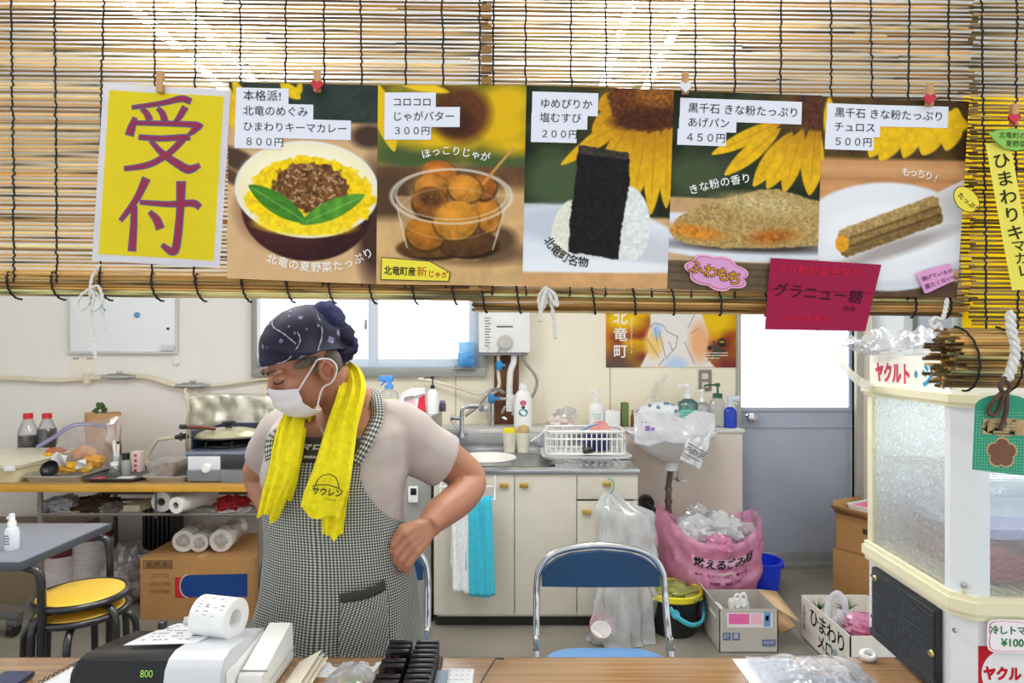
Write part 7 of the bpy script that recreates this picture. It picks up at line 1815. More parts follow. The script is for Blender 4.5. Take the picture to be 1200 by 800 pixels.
# price card
q = MB(); XT = frame(XC @ Vector((.083, -.0115, .870)), XC.to_3x3() @ Vector((1, 0, 0)), (0, 0, 1))
def wav(k_, w_, h_, n=72):
    out = []
    for i in range(n):
        a = 2 * PI * i / n; c_, s_ = math.cos(a), math.sin(a); e = .32
        out.append(Vector((w_ * math.copysign(abs(c_) ** e, c_) + k_ * math.cos(i * 2.1), h_ * math.copysign(abs(s_) ** e, s_) + k_ * math.sin(i * 2.1), 0)))
    return out
pts = wav(.0, .043, .030); q.prism([(p_.x, p_.y) for p_ in pts], XT @ Matrix.Translation((0, 0, -.0012)), .0012, col=(246, 244, 246))
inn = wav(.0011, .040, .027); o2 = [p_ * .965 for p_ in inn]; n = len(inn)
q.add([XT @ (p_ + Vector((0, 0, .0005))) for p_ in inn + o2], [[i, (i + 1) % n, n + (i + 1) % n, n + i] for i in range(n)], col=(232, 90, 150))
q.text('冷しトマト', XT @ Matrix.Translation((.0, .010, .0006)), .0165, bold=.0004, col=(40, 120, 60), spacing=.9); q.text('¥100', XT @ Matrix.Translation((.0, -.012, .0006)), .019, bold=.0004, col=(40, 120, 60))
tag(q.build('price_card', m_print, None, colors=True, smooth=0), 'white price card with a scalloped pink border on the front of the drink cooler', 'price card')
# tub of tomatoes inside
TU = thing('food_tub', 'clear tub of red tomatoes with a lilac lid inside the drink cooler', 'tub', XC @ Vector((.24, .17, .944)))
q = MB()
def rx(x0, x1, y0, y1, r, z): return [XC @ p_ for p_ in rrect(x0, x1, y0, y1, r, z, 4)]
q.loft([rx(.065, .42, .045, .29, .03, .944), rx(.06, .43, .04, .30, .035, 1.03)]); q.build('tub', film('tub_film', (240, 220, 216), .86, .2, .1, .2, 30, var=.06), TU)
q = MB(); q.loft([rx(.056, .434, .036, .304, .035, 1.03), rx(.052, .438, .032, .308, .035, 1.036), rx(.052, .438, .032, .308, .035, 1.05), rx(.07, .42, .05, .29, .03, 1.056)]); q.build('lid', mat('lid_lilac', (206, 206, 236), .25, trans=.3), TU)
q = MB(); q.loft([rx(.07, .415, .05, .285, .03, .946), rx(.066, .424, .046, .294, .03, .998)]); q.build('juice', film('juice_red', (222, 72, 54), .2, .05, .2, .1, 10, var=.1), TU)
for i, (x, y, z) in enumerate([(.11, .085, .98), (.20, .10, .978), (.30, .09, .98), (.38, .10, .98), (.12, .17, .98), (.22, .19, .98), (.33, .18, .98)]):
    q = MB(); c = XC @ Vector((x, y, z)); q.ell(c, (.036, .036, .032), n=18, m=12); o = q.build('tomato', mat('tomato_red', (236, 84, 40), .3, var=.2, scale=30)); 
    tag(o, 'red tomato in the clear tub inside the drink cooler', 'tomato', 'tomatoes in the tub')
q = MB(); q.loft([rx(.10, .40, .08, .26, .05, 1.060), rx(.07, .42, .05, .29, .05, 1.115)], cap=True); tag(q.build('clear_cover', film('cover_clear', (236, 238, 244), .8, .25, .08, .3, 20, var=.08)), 'clear plastic cover standing on the lilac tub lid in the cooler', 'cover')
# bag on top
q = MB()
def tb(u, v):
    th = v * 2 * PI; px = lerp(984, 1104, u); rr_ = interp(u, [0, .05, .16, .3, .8, 1], [.006, .010, .024, .040, .042, .02])
    n_ = noise.noise(Vector((u * 9, math.cos(th) * 1.5, math.sin(th) * 1.5))) * .018 * min(1, u * 4)
    d_ = lerp(1.50, 1.34, u); row = lerp(403, 405, u); z = 1.374 + interp(u, [0, .12, .25, 1], [.022, .016, 0, 0])
    return Vector((M(px - 600, d_), d_ + (rr_ * 1.6 + n_) * math.cos(th), z + max(0, (rr_ * .55 + n_) * (1 + math.sin(th)))))
q.grid(tb, 44, 24); tag(q.build('clear_wrap_bag', film('wrap_bag_clear', (232, 234, 238), .72, .18, .15, .6, 45, var=.1)), 'twisted clear plastic bag lying on top of the drink cooler', 'bag')
# strap from the blind to the cooler
q = MB(); a, b_ = P(951, 376, .945), Vector((M(1023 - 600, 1.50), 1.50, 1.296))
def strap(u, v):
    p_ = lerp(a, b_, v) + Vector((0, 0, -.02 * math.sin(v * PI))); w_ = lerp(.003, .022, v ** .7)
    return p_ + Vector((.6, 0, .8)) * w_ * (u - .5)
q.grid(strap, 3, 24); tag(q.build('plastic_strap', film('strap_milky', (226, 228, 226), .25, .2, .2, .2, 10)), 'pale plastic strap running from the blind hem down to the drink cooler', 'strap')
# ================================================================ the person
PD = 1.62
PE = thing('person', 'person in a navy bandana, white mask and checked apron, hand on hip, looking down', 'person', PZ(398, PD, 0))
m_skin = mat('skin', (176, 121, 93), .5, var=.05, scale=18, bump=.06, bscale=180)
def zz(row, d=PD): return zrow(row, d)
# torso sections: row, centre px, half width px, half depth m, y shift
TS = [(455, 414, 20, .050, .02), (470, 411, 30, .058, .015), (482, 406, 62, .075, .01), (496, 400, 78, .092, .0), (520, 396, 83, .108, -.01), (560, 394, 81, .118, -.018), (600, 396, 78, .122, -.02), (640, 399, 79, .124, -.02), (680, 400, 82, .126, -.015), (720, 397, 84, .128, -.01), (760, 395, 85, .126, -.0), (800, 395, 83, .12, .0)]
tr_rows = [t[0] for t in TS]
def ts(row, k): return interp(row, tr_rows, [t[k] for t in TS])
YAW = math.radians(10)
def tpt(row, th, off=0.0, sq=2.3):
    """point on the torso surface; th = 0 towards the camera, positive to photo right"""
    cx, hw, hd, ys = ts(row, 1), M(ts(row, 2), PD), ts(row, 3), ts(row, 4)
    c_, s_ = math.cos(th), math.sin(th); e = 2 / sq
    x = (hw + off) * math.copysign(abs(s_) ** e, s_); y = -(hd + off) * math.copysign(abs(c_) ** e, c_)
    xr = x * math.cos(-YAW) - y * math.sin(-YAW) * .35; yr = y + x * math.sin(-YAW) * .8
    return Vector((M(cx - 600, PD) + xr, PD + ys + yr, zrow(row, PD)))
def ring(row, off=0.0, n=36): return [tpt(row, 2 * PI * k / n, off) for k in range(n)]
Q3 = P
# joints
shR, elR, wrR = Q3(470, 506, 1.63), Q3(549, 561, 1.73), Q3(501, 618, 1.535)     # photo right arm
shL, elL, wrL = Q3(330, 508, 1.70), Q3(305, 556, 1.83), Q3(330, 622, 1.76)     # photo left arm
# ---- head frame
th_, ph_ = math.radians(50), math.radians(25)
f0 = Vector((-math.sin(th_), -math.cos(th_), 0)); fwd = f0 * math.cos(ph_) - Vector((0, 0, 1)) * math.sin(ph_)
upv = Vector((0, 0, 1)) * math.cos(ph_) + f0 * math.sin(ph_); lft = Vector((math.cos(th_), -math.sin(th_), 0))
HC = P(357, 420, 1.50); HS = 0.93
def hd(x, y, z): return HC + (lft * x + fwd * y + upv * z) * HS
HX = Matrix.Identity(4)
for i in range(3): HX[i][0] = lft[i] * HS; HX[i][1] = fwd[i] * HS; HX[i][2] = upv[i] * HS; HX[i][3] = HC[i]
def remeshed(name, q, mats, parent, voxel, smooth_it=6, fac=.5):
    o = q.build(name, mats, parent)
    md = o.modifiers.new('r', 'REMESH'); md.mode = 'VOXEL'; md.voxel_size = voxel; md.use_smooth_shade = True
    ms = o.modifiers.new('s', 'SMOOTH'); ms.iterations = smooth_it; ms.factor = fac
    dg = bpy.context.evaluated_depsgraph_get(); dg.update()
    me = bpy.data.meshes.new_from_object(o.evaluated_get(dg)); old = o.data; o.modifiers.clear(); o.data = me; bpy.data.meshes.remove(old)
    me.name = name
    return o
q = MB()
q.loft([ring(r, -.004) for r in (455, 470, 482, 496, 520, 560, 600, 640, 680, 720, 760, 800)])
# neck and head
nb = Q3(409, 472, 1.60)
q.tube([nb + Vector((.01, .02, -.05)), nb, hd(.0, -.035, -.075), hd(0, -.02, -.02)], [.066, .060, .056, .055], 20)
q.ell((0, -.008, .03), (.078, .098, .088), X=HX, n=28, m=18)
q.ell((0, .030, -.045), (.062, .066, .078), X=HX, n=28, m=18)
q.ell((0, .058, -.098), (.034, .032, .026), X=HX); q.ell((0, .02, -.085), (.05, .05, .03), X=HX)
for sg in (-1, 1):
    q.ell((sg * .036, .062, -.038), (.028, .026, .026), X=HX); q.ell((sg * .030, .084, .006), (.028, .014, .009), X=HX)
    q.ell((sg * .031, .078, -.014), (.018, .014, .011), X=HX)
    q.ell((sg * .078, -.008, -.038), (.012, .02, .034), X=HX @ Matrix.Translation((0, 0, 0)))
q.tube([hd(0, .089, -.004), hd(0, .106, -.030), hd(0, .112, -.046)], [.009, .010, .010], 12); q.ell((0, .094, -.05), (.016, .012, .011), X=HX)
# arms with hands
q.tube(spline([shR + Vector((-.05, 0, .0)), shR, shR.lerp(elR, .5) + Vector((.004, 0, .006)), elR, elR.lerp(wrR, .35) + Vector((.012, 0, -.008)), elR.lerp(wrR, .75), wrR], 5), [.062] * 5 + [.060] * 5 + [.056, .054, .052, .051, .050] + [.049, .047, .046, .046, .046] + [.045, .044, .043, .042, .041] + [.040, .037, .034, .032, .030] + [.029], 18)
q.tube(spline([shL + Vector((.05, 0, 0)), shL, shL.lerp(elL, .5), elL, elL.lerp(wrL, .4), wrL], 5), [.058] * 5 + [.054] * 5 + [.050] * 5 + [.046] * 5 + [.043, .040, .037, .034, .031] + [.029], 18)
def hand(w, k, tips, rad, tw):
    """palm from the wrist w to the knuckle line k; four fingers bend at the knuckles and curl to tips; thumb from the palm side"""
    ax = (k - w); L = ax.length; ax.normalize(); side = tw - ax * tw.dot(ax); side.normalize(); nrm = ax.cross(side)
    for s_ in (-1, -.33, .33, 1):
        q.tube([w + side * s_ * .010, w.lerp(k, .5) + side * s_ * .021, k + side * s_ * .027], [.018, .0155, .0125], 12)
    for i, s_ in enumerate((-1.08, -.36, .36, 1.08)):
        b0 = k + side * s_ * .0285; ln = (.86, 1.0, .96, .78)[i]
        c1 = b0 + (ax * .65 + tips * .5) * .040 * ln; c2 = c1 + (ax * .0 + tips * 1.0) * .030 * ln; c3 = c2 + (tips * .8 - ax * .5) * .020 * ln
        q.tube([b0 - ax * .012, b0, c1, c2, c3], [.010, .0094, .0086, .0080, .0072], 12); q.ell(c3, .0073, n=10, m=8)
    t0 = w.lerp(k, .35) - side * .024; t1 = t0 - side * .020 + ax * .028 + tips * .012; t2 = t1 + ax * .026 + tips * .016 + side * .002
    q.tube([w.lerp(k, .15) - side * .012, t0, t1, t2], [.016, .0145, .0115, .009], 10); q.ell(t2, .0092, n=10, m=8)
kR = Q3(479, 638, 1.492)
hand(wrR, kR, Vector((-.25, .55, -.78)).normalized(), 1, Vector((.45, .1, -.85)))
kL = Q3(346, 652, 1.735)
hand(wrL, kL, Vector((.5, -.3, -.8)).normalized(), 1, Vector((-.5, .2, -.8)))
# legs and feet
for sg, px in ((-1, 362), (1, 430)):
    hip = PZ(px, PD, .72); kn = PZ(px + sg * 2, PD - .01, .40); an = PZ(px + sg * 4, PD + .03, .08)
    q.tube(spline([hip + Vector((0, 0, .08)), hip, kn, an], 6), [.085] * 6 + [.08, .075, .07, .065, .06, .057] + [.055, .054, .052, .048, .043, .038] + [.036], 18)
    q.tube([an + Vector((0, .03, -.045)), an + Vector((0, -.05, -.045)), an + Vector((0, -.15, -.055))], [.032, .034, .024], 14)
body = remeshed('body', q, m_skin, PE, .0032, 5)
# ---- face: lid lines, brows
m_hair = mat('hair_grey', (98, 88, 80), .7, var=.3, scale=80, stretch=(1, 1, .3))
q = MB()
for sg in (-1, 1):
    pts = [hd(sg * x, y + .0045, z) for x, y, z in ((.014, .094, -.017), (.024, .0935, -.0215), (.034, .0885, -.022), (.045, .079, -.0165))]
    q.tube(spline(pts, 5), .0016, 6)
q.build('eyelashes', mat('lash_dark', (50, 36, 32), .7), PE)
q = MB()
for sg in (-1, 1):
    pts = [hd(sg * x, y + .004, z) for x, y, z in ((.012, .100, .006), (.024, .0985, .0125), (.038, .091, .013), (.052, .076, .005))]
    q.tube(spline(pts, 5), [.002] + [.0032] * 13 + [.0026, .0016], 8)
q.build('eyebrows', mat('brow_dark', (84, 66, 58), .8, var=.2, scale=200), PE)
q = MB()
for sg in (-1, 1):
    q.ell((sg * .071, .026, .004), (.0065, .034, .012), X=HX); q.ell((sg * .071, .010, -.018), (.005, .006, .018), X=HX)
    q.ell((sg * .066, -.040, -.02), (.014, .022, .036), X=HX)
q.ell((0, -.050, -.03), (.060, .045, .048), X=HX, n=24, m=14); q.build('hair', m_hair, PE)
# ---- ear detail: inner shell
q = MB()
for sg in (-1, 1): q.tube(spline([hd(sg * .090, .006, -.020), hd(sg * .0915, -.010, -.008), hd(sg * .0915, -.024, -.018), hd(sg * .091, -.026, -.038), hd(sg * .088, -.012, -.060), hd(sg * .084, .002, -.066)], 5), .0042, 8)
q.build('ear_rim', m_skin, PE)
q = MB()
for sg in (-1, 1): q.ell((sg * .0885, -.007, -.034), (.0035, .011, .017), X=HX)
q.build('ear_concha', mat('skin_ear_red_shaded', (168, 92, 74), .5, var=.1, scale=60), PE)  # redness of the ear, its colour also darkened for the shade inside
# ---- mask
m_mask = mat('mask_white', (236, 234, 238), .85, var=.02, trans=.1)
q = MB()
def mask(u, v):
    a = (u - .5) * 2.15; z = lerp(-.036, -.132, v)
    bulge = 1 + .08 * math.sin(v * PI)
    rx_, ry_ = .073 * bulge, .070 * bulge
    y0 = interp(v, [0, .25, .6, .85, 1], [.034, .038, .036, .026, .012]); x = rx_ * math.sin(a); y = y0 + ry_ * (math.cos(a)) * interp(v, [0, .2, .6, 1], [.96, 1.0, .98, .80])
    nose = .012 * math.exp(-(a / .30) ** 2) * max(0, 1 - v * 2.2)
    pleat = .0022 * math.sin(v * 5.5 * PI) * math.cos(a * .7)
    zz_ = z + .012 * (abs(a) / 1.07) ** 2 * (1 if v > .5 else -1) * abs(v - .5) * 2 + .010 * math.exp(-(a / .25) ** 2) * (1 - v)
    return hd(x, y + nose + pleat, zz_)
q.grid(mask, 40, 36); mk = q.build('face_mask', m_mask, PE, solid=.0025)
for sg, u in ((1, .985), (-1, .015)):
    q = MB()
    q.tube(spline([mask(u, .06), hd(sg * .082, .02, -.012), hd(sg * .092, .004, -.0), hd(sg * .0945, -.022, -.012), hd(sg * .095, -.030, -.034), hd(sg * .0925, -.018, -.055), hd(sg * .088, -.002, -.066), hd(sg * .078, .02, -.072), mask(u, .92)], 6), .0021, 8)
    q.build('ear_loop', m_mask, mk)
# ---- bandana
m_band, nt, N, L = new_mat('bandana_navy')
out = N.new('ShaderNodeOutputMaterial'); p_ = N.new('ShaderNodeBsdfPrincipled'); p_.inputs['Roughness'].default_value = .75
tc_ = N.new('ShaderNodeTexCoord'); uvn = tc_.outputs['UV']
mp = N.new('ShaderNodeMapping'); mp.inputs['Scale'].default_value = (1, 1, 1); L.new(uvn, mp.inputs['Vector'])
vo = N.new('ShaderNodeTexVoronoi'); vo.inputs['Scale'].default_value = 30; vo.inputs['Randomness'].default_value = .5; vo.distance = 'MANHATTAN'; L.new(mp.outputs[0], vo.inputs['Vector'])
r1 = N.new('ShaderNodeValToRGB'); e = r1.color_ramp.elements; e[0].position = .26; e[0].color = (1, 1, 1, 1); e[1].position = .36; e[1].color = (0, 0, 0, 1); L.new(vo.outputs['Distance'], r1.inputs['Fac'])
nz = N.new('ShaderNodeTexNoise'); nz.inputs['Scale'].default_value = 260; L.new(mp.outputs[0], nz.inputs['Vector'])
r2 = N.new('ShaderNodeValToRGB'); r2.color_ramp.elements[0].position = .36; r2.color_ramp.elements[1].position = .5; L.new(nz.outputs['Fac'], r2.inputs['Fac'])
at = N.new('ShaderNodeAttribute'); at.attribute_name = 'Col'
m1 = N.new('ShaderNodeMath'); m1.operation = 'MULTIPLY'; L.new(r1.outputs[0], m1.inputs[0]); L.new(r2.outputs[0], m1.inputs[1])
m2 = N.new('ShaderNodeMath'); m2.operation = 'MULTIPLY'; m2.inputs[1].default_value = .8; L.new(m1.outputs[0], m2.inputs[0])
mx = N.new('ShaderNodeMix'); mx.data_type = 'RGBA'; L.new(m2.outputs[0], mx.inputs['Factor']); L.new(at.outputs['Color'], mx.inputs['A']); mx.inputs['B'].default_value = (*lin((150, 152, 186)), 1)
L.new(mx.outputs['Result'], p_.inputs['Base Color']); L.new(p_.outputs[0], out.inputs[0])
NAVY = (19, 19, 48)
q = MB(); q.uv = []
def cap(u, v):
    a = (u - .5) * 2 * PI; ph = lerp(PI / 2, -.10, v)      # a = 0 at the forehead
    fx, fy = math.sin(a), math.cos(a)
    low = .012 + .010 * fy - .008 * (fx ** 2)
    r = Vector((.088, .108, .097))
    x, y, z = r.x * math.cos(ph) * fx, -.010 + r.y * math.cos(ph) * fy, .030 + r.z * math.sin(ph)
    if fy < 0: y *= 1 + .08 * math.cos(ph); z += .010 * math.cos(ph) * (-fy)
    zb = .016 + .012 * fy - .030 * max(0, -fy)
    t = max(0, min(1, (v - .55) / .45)); z = lerp(z, zb, t ** 1.5)
    w = .0035 * math.sin(a * 5 + z * 60) * math.cos(ph) + .004 * noise.noise(Vector((fx * 2.5, fy * 2.5, z * 22)))
    ridge = .006 * math.exp(-((a - 1.4 - 1.2 * (z - .05) / .1) / .14) ** 2) + .005 * math.exp(-((a - .6 + 2.0 * (z - .06) / .1) / .12) ** 2)
    k = 1 + (w + ridge * math.cos(ph)) / .09
    return hd(x * k, y * k, z)
nu, nv = 72, 30
q.grid(cap, nu, nv, col=NAVY)
for j in range(nv + 1):
    for i in range(nu + 1): q.uv.append(((i / nu - .5) * .58, (1 - j / nv) * .20))
def ribbon(q, pts, wd, col, nrm, th=.0):
    pp = spline(pts, 6); n = len(pp); b0 = len(q.v); vs = []
    for i, p3 in enumerate(pp):
        t = (pp[min(i + 1, n - 1)] - pp[max(i - 1, 0)]).normalized(); sd = t.cross(nrm).normalized(); w_ = wd[min(len(wd) - 1, int(i / n * len(wd)))] if isinstance(wd, list) else wd
        for s_ in (-1, -.5, 0, .5, 1): vs.append(p3 + sd * w_ * s_ + nrm * (.004 * math.cos(s_ * 3) ))
    q.add(vs, [[i * 5 + j, i * 5 + j + 1, i * 5 + j + 6, i * 5 + j + 5] for i in range(n - 1) for j in range(4)], col=col)
    for i in range(n):
        for s_ in range(5): q.uv.append((i * .006, s_ * .01 + pts[0].x))
bd = q.build('bandana', m_band, PE, colors=True, solid=.0022)
# white braid lines of the bandana border
q = MB()
def capline(path, r=.0013):
    pts = [cap(.5 + a / (2 * PI), v) for a, v in path]; pts = spline(pts, 8); c0 = hd(0, -.01, .03)
    q.tube([p3 + (p3 - c0).normalized() * (.004 + .0006 * math.sin(i * 1.6)) for i, p3 in enumerate(pts)], [r * (1 + .45 * math.sin(i * 1.6)) for i in range(len(pts))], 6)
capline([(.35, .28), (.62, .42), (.95, .58), (1.15, .72)]); capline([(.55, .97), (.9, .88), (1.25, .72), (1.3, .62)]); capline([(1.5, .92), (1.8, .72), (2.0, .52)]); capline([(.25, .36), (.55, .20), (.9, .10)])
q.build('border_braid', mat('braid_pale', (168, 168, 190), .8, var=.3, scale=300), bd)
# knot and tails at the back
q = MB(); q.uv = None
kb = hd(.035, -.112, .045)
q.ell(hd(.03, -.082, .070), (.042, .040, .044), wob=.14, seed=3, n=24, m=16, col=(34, 36, 78)); q.ell(hd(.040, -.098, .02), (.030, .030, .032), wob=.2, seed=6, n=20, m=12, col=NAVY); q.ell(hd(.050, -.112, -.014), (.013, .013, .022), wob=.3, seed=9, n=18, m=12, col=(36, 37, 80)); q.ell(hd(.03, -.075, -.02), (.04, .03, .03), wob=.3, seed=12, n=18, m=12, col=NAVY)
q.build('knot', m_cloth, bd, colors=True)

# ---- T-shirt
m_shirt = mat('shirt_greige', (184, 173, 167), .9, var=.05, scale=9, bump=.25, bscale=26)
q = MB()
rg = []
for r, dip in ((472, .075), (480, .066), (488, .050), (498, .030), (512, .010), (526, 0), (560, 0), (600, 0), (640, 0), (680, 0), (720, 0)):
    rr_ = ring(r, .008 + max(0, 505 - r) * .0004)
    for k3, p3 in enumerate(rr_):
        c3 = max(0, math.cos(2 * PI * k3 / 36 + .15)) ** 1.5
        p3.z -= dip * c3; p3.y -= dip * .30 * c3
    rg.append(rr_)
q.loft(rg)
slR = shR.lerp(elR, .60)
q.tube(spline([shR + Vector((-.075, 0, .012)), shR + Vector((-.01, 0, .008)), shR.lerp(elR, .3) + Vector((0, 0, -.004)), slR], 6), [.072] * 6 + [.075] * 6 + [.075] * 6 + [.074], 24)
slL = shL.lerp(elL, .62)
q.tube(spline([shL + Vector((.07, 0, .012)), shL + Vector((.01, 0, .008)), shL.lerp(elL, .35), slL], 6), [.062] * 12 + [.062] * 7, 24)
sh = remeshed('tshirt', q, m_shirt, PE, .0055, 6)
for v in sh.data.vertices:      # soft creases of the cloth
    n_ = noise.noise(Vector((v.co.x * 9 + v.co.z * 7, v.co.y * 6, v.co.z * 12 - v.co.x * 9))) * .008 + noise.noise(v.co * 30) * .0015
    v.co += v.normal * n_
q = MB()
q.tube(spline([P(376, 500, 1.515), P(380, 508, 1.50), P(388, 514, 1.49), P(398, 514, 1.487), P(408, 508, 1.49)], 6), .004, 8, flat=.6); q.build('neck_rib', m_shirt, PE)

# ---- apron
m_check, nt, N, L = new_mat('gingham_check')
out = N.new('ShaderNodeOutputMaterial'); p_ = N.new('ShaderNodeBsdfPrincipled'); p_.inputs['Roughness'].default_value = .85
tc_ = N.new('ShaderNodeTexCoord'); sx_ = N.new('ShaderNodeSeparateXYZ'); L.new(tc_.outputs['UV'], sx_.inputs[0])
sig = []
for ax in ('X', 'Y'):
    a = N.new('ShaderNodeMath'); a.operation = 'MULTIPLY'; a.inputs[1].default_value = 1 / .0064; L.new(sx_.outputs[ax], a.inputs[0])
    b_ = N.new('ShaderNodeMath'); b_.operation = 'FRACT'; L.new(a.outputs[0], b_.inputs[0])
    c_ = N.new('ShaderNodeMath'); c_.operation = 'GREATER_THAN'; c_.inputs[1].default_value = .5; L.new(b_.outputs[0], c_.inputs[0]); sig.append(c_)
ad = N.new('ShaderNodeMath'); ad.operation = 'ADD'; L.new(sig[0].outputs[0], ad.inputs[0]); L.new(sig[1].outputs[0], ad.inputs[1])
hf = N.new('ShaderNodeMath'); hf.operation = 'MULTIPLY'; hf.inputs[1].default_value = .5; L.new(ad.outputs[0], hf.inputs[0])
rp = N.new('ShaderNodeValToRGB'); rp.color_ramp.interpolation = 'CONSTANT'; e = rp.color_ramp.elements
e[0].position = 0; e[0].color = (*lin((46, 48, 44)), 1); e[1].position = .25; e[1].color = (*lin((112, 114, 110)), 1); n3 = e.new(.75); n3.color = (*lin((206, 208, 200)), 1)
L.new(hf.outputs[0], rp.inputs['Fac']); L.new(rp.outputs[0], p_.inputs['Base Color']); L.new(p_.outputs[0], out.inputs[0])
m_apd = mat('apron_dark_olive', (56, 54, 44), .85, var=.08, scale=60)
AX = math.radians(-8)
def half_ang(row, sg):
    if sg > 0: return interp(row, [530, 548, 564, 580, 594, 606, 640, 800], [.62, .66, .76, .95, 1.22, 1.72, 1.95, 2.1])
    return interp(row, [530, 548, 564, 580, 594, 606, 640, 800], [.55, .62, .75, .95, 1.25, 1.7, 1.95, 2.1])
def apron_pt(row, a, off=0.0):
    r = min(row, 800); f = max(0, row - 640) / 160
    q3 = tpt(r, AX + a, .013 + off + .020 * f + .012 * f * max(0, -math.sin(a)) )
    fold = (.005 * math.sin(a * 7 + 1) + .004 * math.sin(a * 13)) * min(1.3, f * 1.6) + .0025 * noise.noise(Vector((a * 4, row * .03, 2)))
    dirv = Vector((math.sin(AX + a), -math.cos(AX + a), 0)); p3 = q3 + dirv * fold
    if row > 800: p3.z = zrow(row, PD)
    return p3
q = MB(); q.uv = []
nu, nv = 70, 60
def ap(u, v):
    row = lerp(530, 900, v); s_ = u * 2 - 1; a = s_ * half_ang(row, 1 if s_ > 0 else -1); return apron_pt(row, a)
q.grid(ap, nu, nv)
for j in range(nv + 1):
    for i in range(nu + 1):
        row = lerp(530, 900, j / nv); s_ = i / nu * 2 - 1; a = s_ * half_ang(row, 1 if s_ > 0 else -1); q.uv.append((a * .155, row * PD / F))
AP = q.build('apron', m_check, PE, solid=.0018)
q = MB()
def bib(u, v):
    row = lerp(505, 531, v); return apron_pt(row, (u * 2 - 1) * lerp(.58, .60, v), .0012)
q.grid(bib, 30, 6); bb = q.build('bib_panel', m_apd, AP, solid=.002)
q = MB()
def bmap(body, a0, row, size, bold):
    vs, fs = text_mesh(body, size, bold, 'CENTER', 'CENTER'); return [apron_pt(row - y * F / PD, a0 + x / .135, .005) for x, y, z in vs], fs
for body, a0, row, size, bold in (('ロマロ', .01, 515, .015, .0006), ('BAKE BREAD', .01, 525, .0075, .0004)):
    v_, f_ = bmap(body, a0, row, size, bold); q.add(v_, f_)
q.build('bib_lettering', mat('lettering_cream', (206, 202, 190), .8), bb, smooth=0)
# straps
for pts in ([(apron_pt(530, .54, .004)), tpt(508, AX + .66, .016), P(441, 490, 1.545), P(441, 474, 1.565), P(439, 463, 1.60), P(432, 458, 1.66)], [(apron_pt(530, -.50, .004)), tpt(508, AX - .62, .016), P(348, 494, 1.56), P(356, 480, 1.60), P(370, 470, 1.66)]):
    q = MB(); q.uv = []
    ribbon(q, pts, .0155, (0, 0, 0), Vector((0, -.9, .43)))
    for k in range(len(q.uv)): q.uv[k] = ((k // 5) * .0055, (k % 5) * .0078)
    q.build('shoulder_strap', m_check, AP, solid=.002)
# pocket
q = MB(); q.uv = []
def pk(u, v):
    a = lerp(.36, .96, u); top = lerp(669, 658, u); row = lerp(top, 738, v)
    bow = .012 * math.sin(u * PI) * (1 - v) ; return apron_pt(row, a, .006 + bow)
q.grid(pk, 22, 18)
for j in range(19):
    for i in range(23): q.uv.append((lerp(.36, .96, i / 22) * .155 + j * .0021, lerp(690, 768, j / 18) * PD / F + i * .002))
pc = q.build('pocket', m_check, AP, solid=.002)
q = MB(); q.grid(lambda u, v: pk(u, lerp(-.05, .09, v)) + Vector((0, -.002, 0)), 22, 3); q.build('pocket_trim', m_apd, pc, solid=.002)
q = MB(); q.grid(lambda u, v: apron_pt(lerp(648, 672, u) + v * 6, lerp(-1.25, -1.02, u), .004), 14, 3); q.build('side_pocket_trim', m_apd, AP, solid=.002)
# trousers
m_trs = mat('trousers_dark', (52, 54, 62), .85, var=.1)
q = MB()
q.loft([ring(r, .004) for r in (690, 720, 760, 800)])
for sg, px in ((-1, 362), (1, 430)):
    hip = PZ(px, PD, .72); kn = PZ(px + sg * 2, PD - .01, .40); an = PZ(px + sg * 4, PD + .03, .09)
    q.tube(spline([hip + Vector((0, 0, .04)), hip, kn, an], 6), [.095] * 6 + [.09, .088, .085, .08, .077, .075] + [.074, .073, .072, .07, .068, .066] + [.065], 20)
remeshed('trousers', q, m_trs, PE, .008, 6)
for sg, px in ((-1, 362), (1, 430)):
    an = PZ(px + sg * 4, PD + .03, .08); q = MB(); q.loft([[an + Vector((.042 * math.cos(a) * k, -.05 + .125 * math.sin(a) * k, z)) for a in [2 * PI * i / 24 for i in range(24)]] for k, z in ((.95, -.08), (1, -.065), (.95, -.04), (.7, -.015))]); q.build('shoe', m_black, PE)

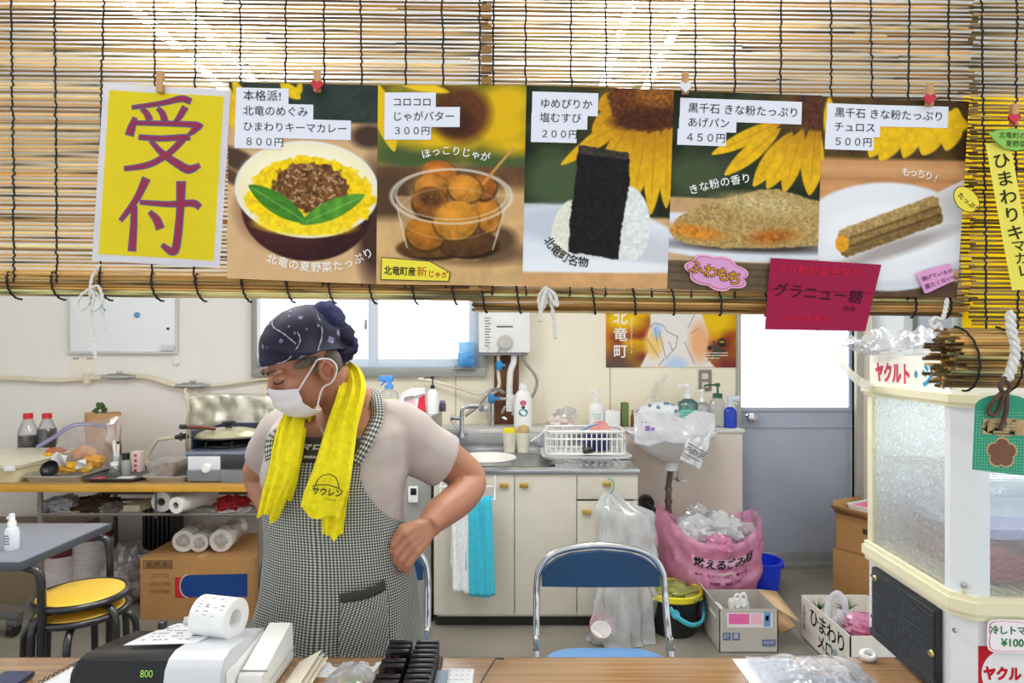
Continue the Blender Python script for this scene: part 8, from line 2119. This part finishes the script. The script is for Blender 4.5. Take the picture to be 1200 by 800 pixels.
# ---- yellow towel round the neck
m_tow = mat('towel_yellow', (246, 232, 24), .95, var=.12, scale=70, bump=.7, bscale=230)
TW = None
def towel_strand(name, pts, wds, seed, parent, th=.011, mat_=None):
    """a folded towel strand: a flattened, lengthwise pleated band swept along pts (world), facing the camera"""
    pp = spline(pts, 8); n = len(pp); k = 26; rings = []
    for i, p3 in enumerate(pp):
        t = (pp[min(i + 1, n - 1)] - pp[max(i - 1, 0)]).normalized(); nrm = Vector((.05, -1, .25)); nrm = (nrm - t * nrm.dot(t)).normalized(); sd = t.cross(nrm).normalized()
        f = i / (n - 1); w_ = interp(f, np.linspace(0, 1, len(wds)), wds); rg = []
        for j in range(k):
            a = 2 * PI * j / k; c_, s_ = math.cos(a), math.sin(a)
            u = c_; pl = .006 * math.sin(u * 8 + seed + f * 2.5) + .003 * math.sin(u * 19 + seed * 2 + f * 5)
            hem = .010 * math.sin(u * 4 + seed) * (f > .97)
            rg.append(p3 + sd * u * w_ + nrm * (math.copysign(abs(s_) ** .6, s_) * th + pl) + t * hem)
        rings.append(rg)
    q = MB(); q.loft(rings); return q.build(name, mat_ or m_tow, parent)
TW = thing('neck_towel', 'bright yellow towel with black print hanging round the neck of the person', 'towel', P(380, 520, 1.48))
towel_strand('right_strand', [P(407, 431, 1.56), P(412, 440, 1.535), P(413, 454, 1.515), P(409, 472, 1.495), P(401, 498, 1.480), P(394, 530, 1.455), P(387, 560, 1.435), P(379, 585, 1.428), P(375, 602, 1.43)], [.016, .026, .032, .033, .036, .041, .046, .048, .046], 1.0, TW, .014)
towel_strand('right_underlayer', [P(402, 510, 1.475), P(398, 540, 1.462), P(394, 575, 1.452), P(391, 605, 1.447), P(390, 627, 1.448)], [.03, .032, .03, .026, .022], 2.4, TW, .010)
towel_strand('left_strand', [P(346, 484, 1.52), P(341, 500, 1.475), P(336, 525, 1.457), P(332, 550, 1.45), P(324, 575, 1.45), P(315, 604, 1.455)], [.024, .029, .031, .032, .029, .022], 4.1, TW, .012)
towel_strand('left_underlayer', [P(345, 500, 1.485), P(340, 530, 1.47), P(335, 560, 1.462), P(331, 580, 1.46)], [.026, .028, .028, .024], 5.6, TW, .010)
towel_strand('neck_fold', [P(352, 486, 1.55), P(364, 478, 1.62), P(386, 464, 1.70), P(402, 446, 1.70), P(404, 436, 1.655)], [.025, .035, .04, .035, .024], 3.0, TW, .014)
q = MB()
XT = facing(384, 572, 1.402, -.12) @ Matrix.Scale(.78, 4)
q.text('サウレン', XT @ Matrix.Translation((0, -.012, 0)), .024, bold=.0008, sx=.9); q.text("is street", XT @ Matrix.Translation((.010, -.030, 0)), .011)
pts = [(-.036, .004), (-.03, .022), (-.016, .036), (.002, .04), (.018, .034), (.028, .018), (.032, .002)]
q.tube([XT @ Vector((*p3, 0)) for p3 in pts], .0012, 6); q.tube([XT @ Vector((*p3, 0)) for p3 in ((-.044, 0), (-.03, .006), (0, .010), (.03, .004), (.042, -.004))], .0012, 6)
q.build('towel_print', m_ink, TW, smooth=0)
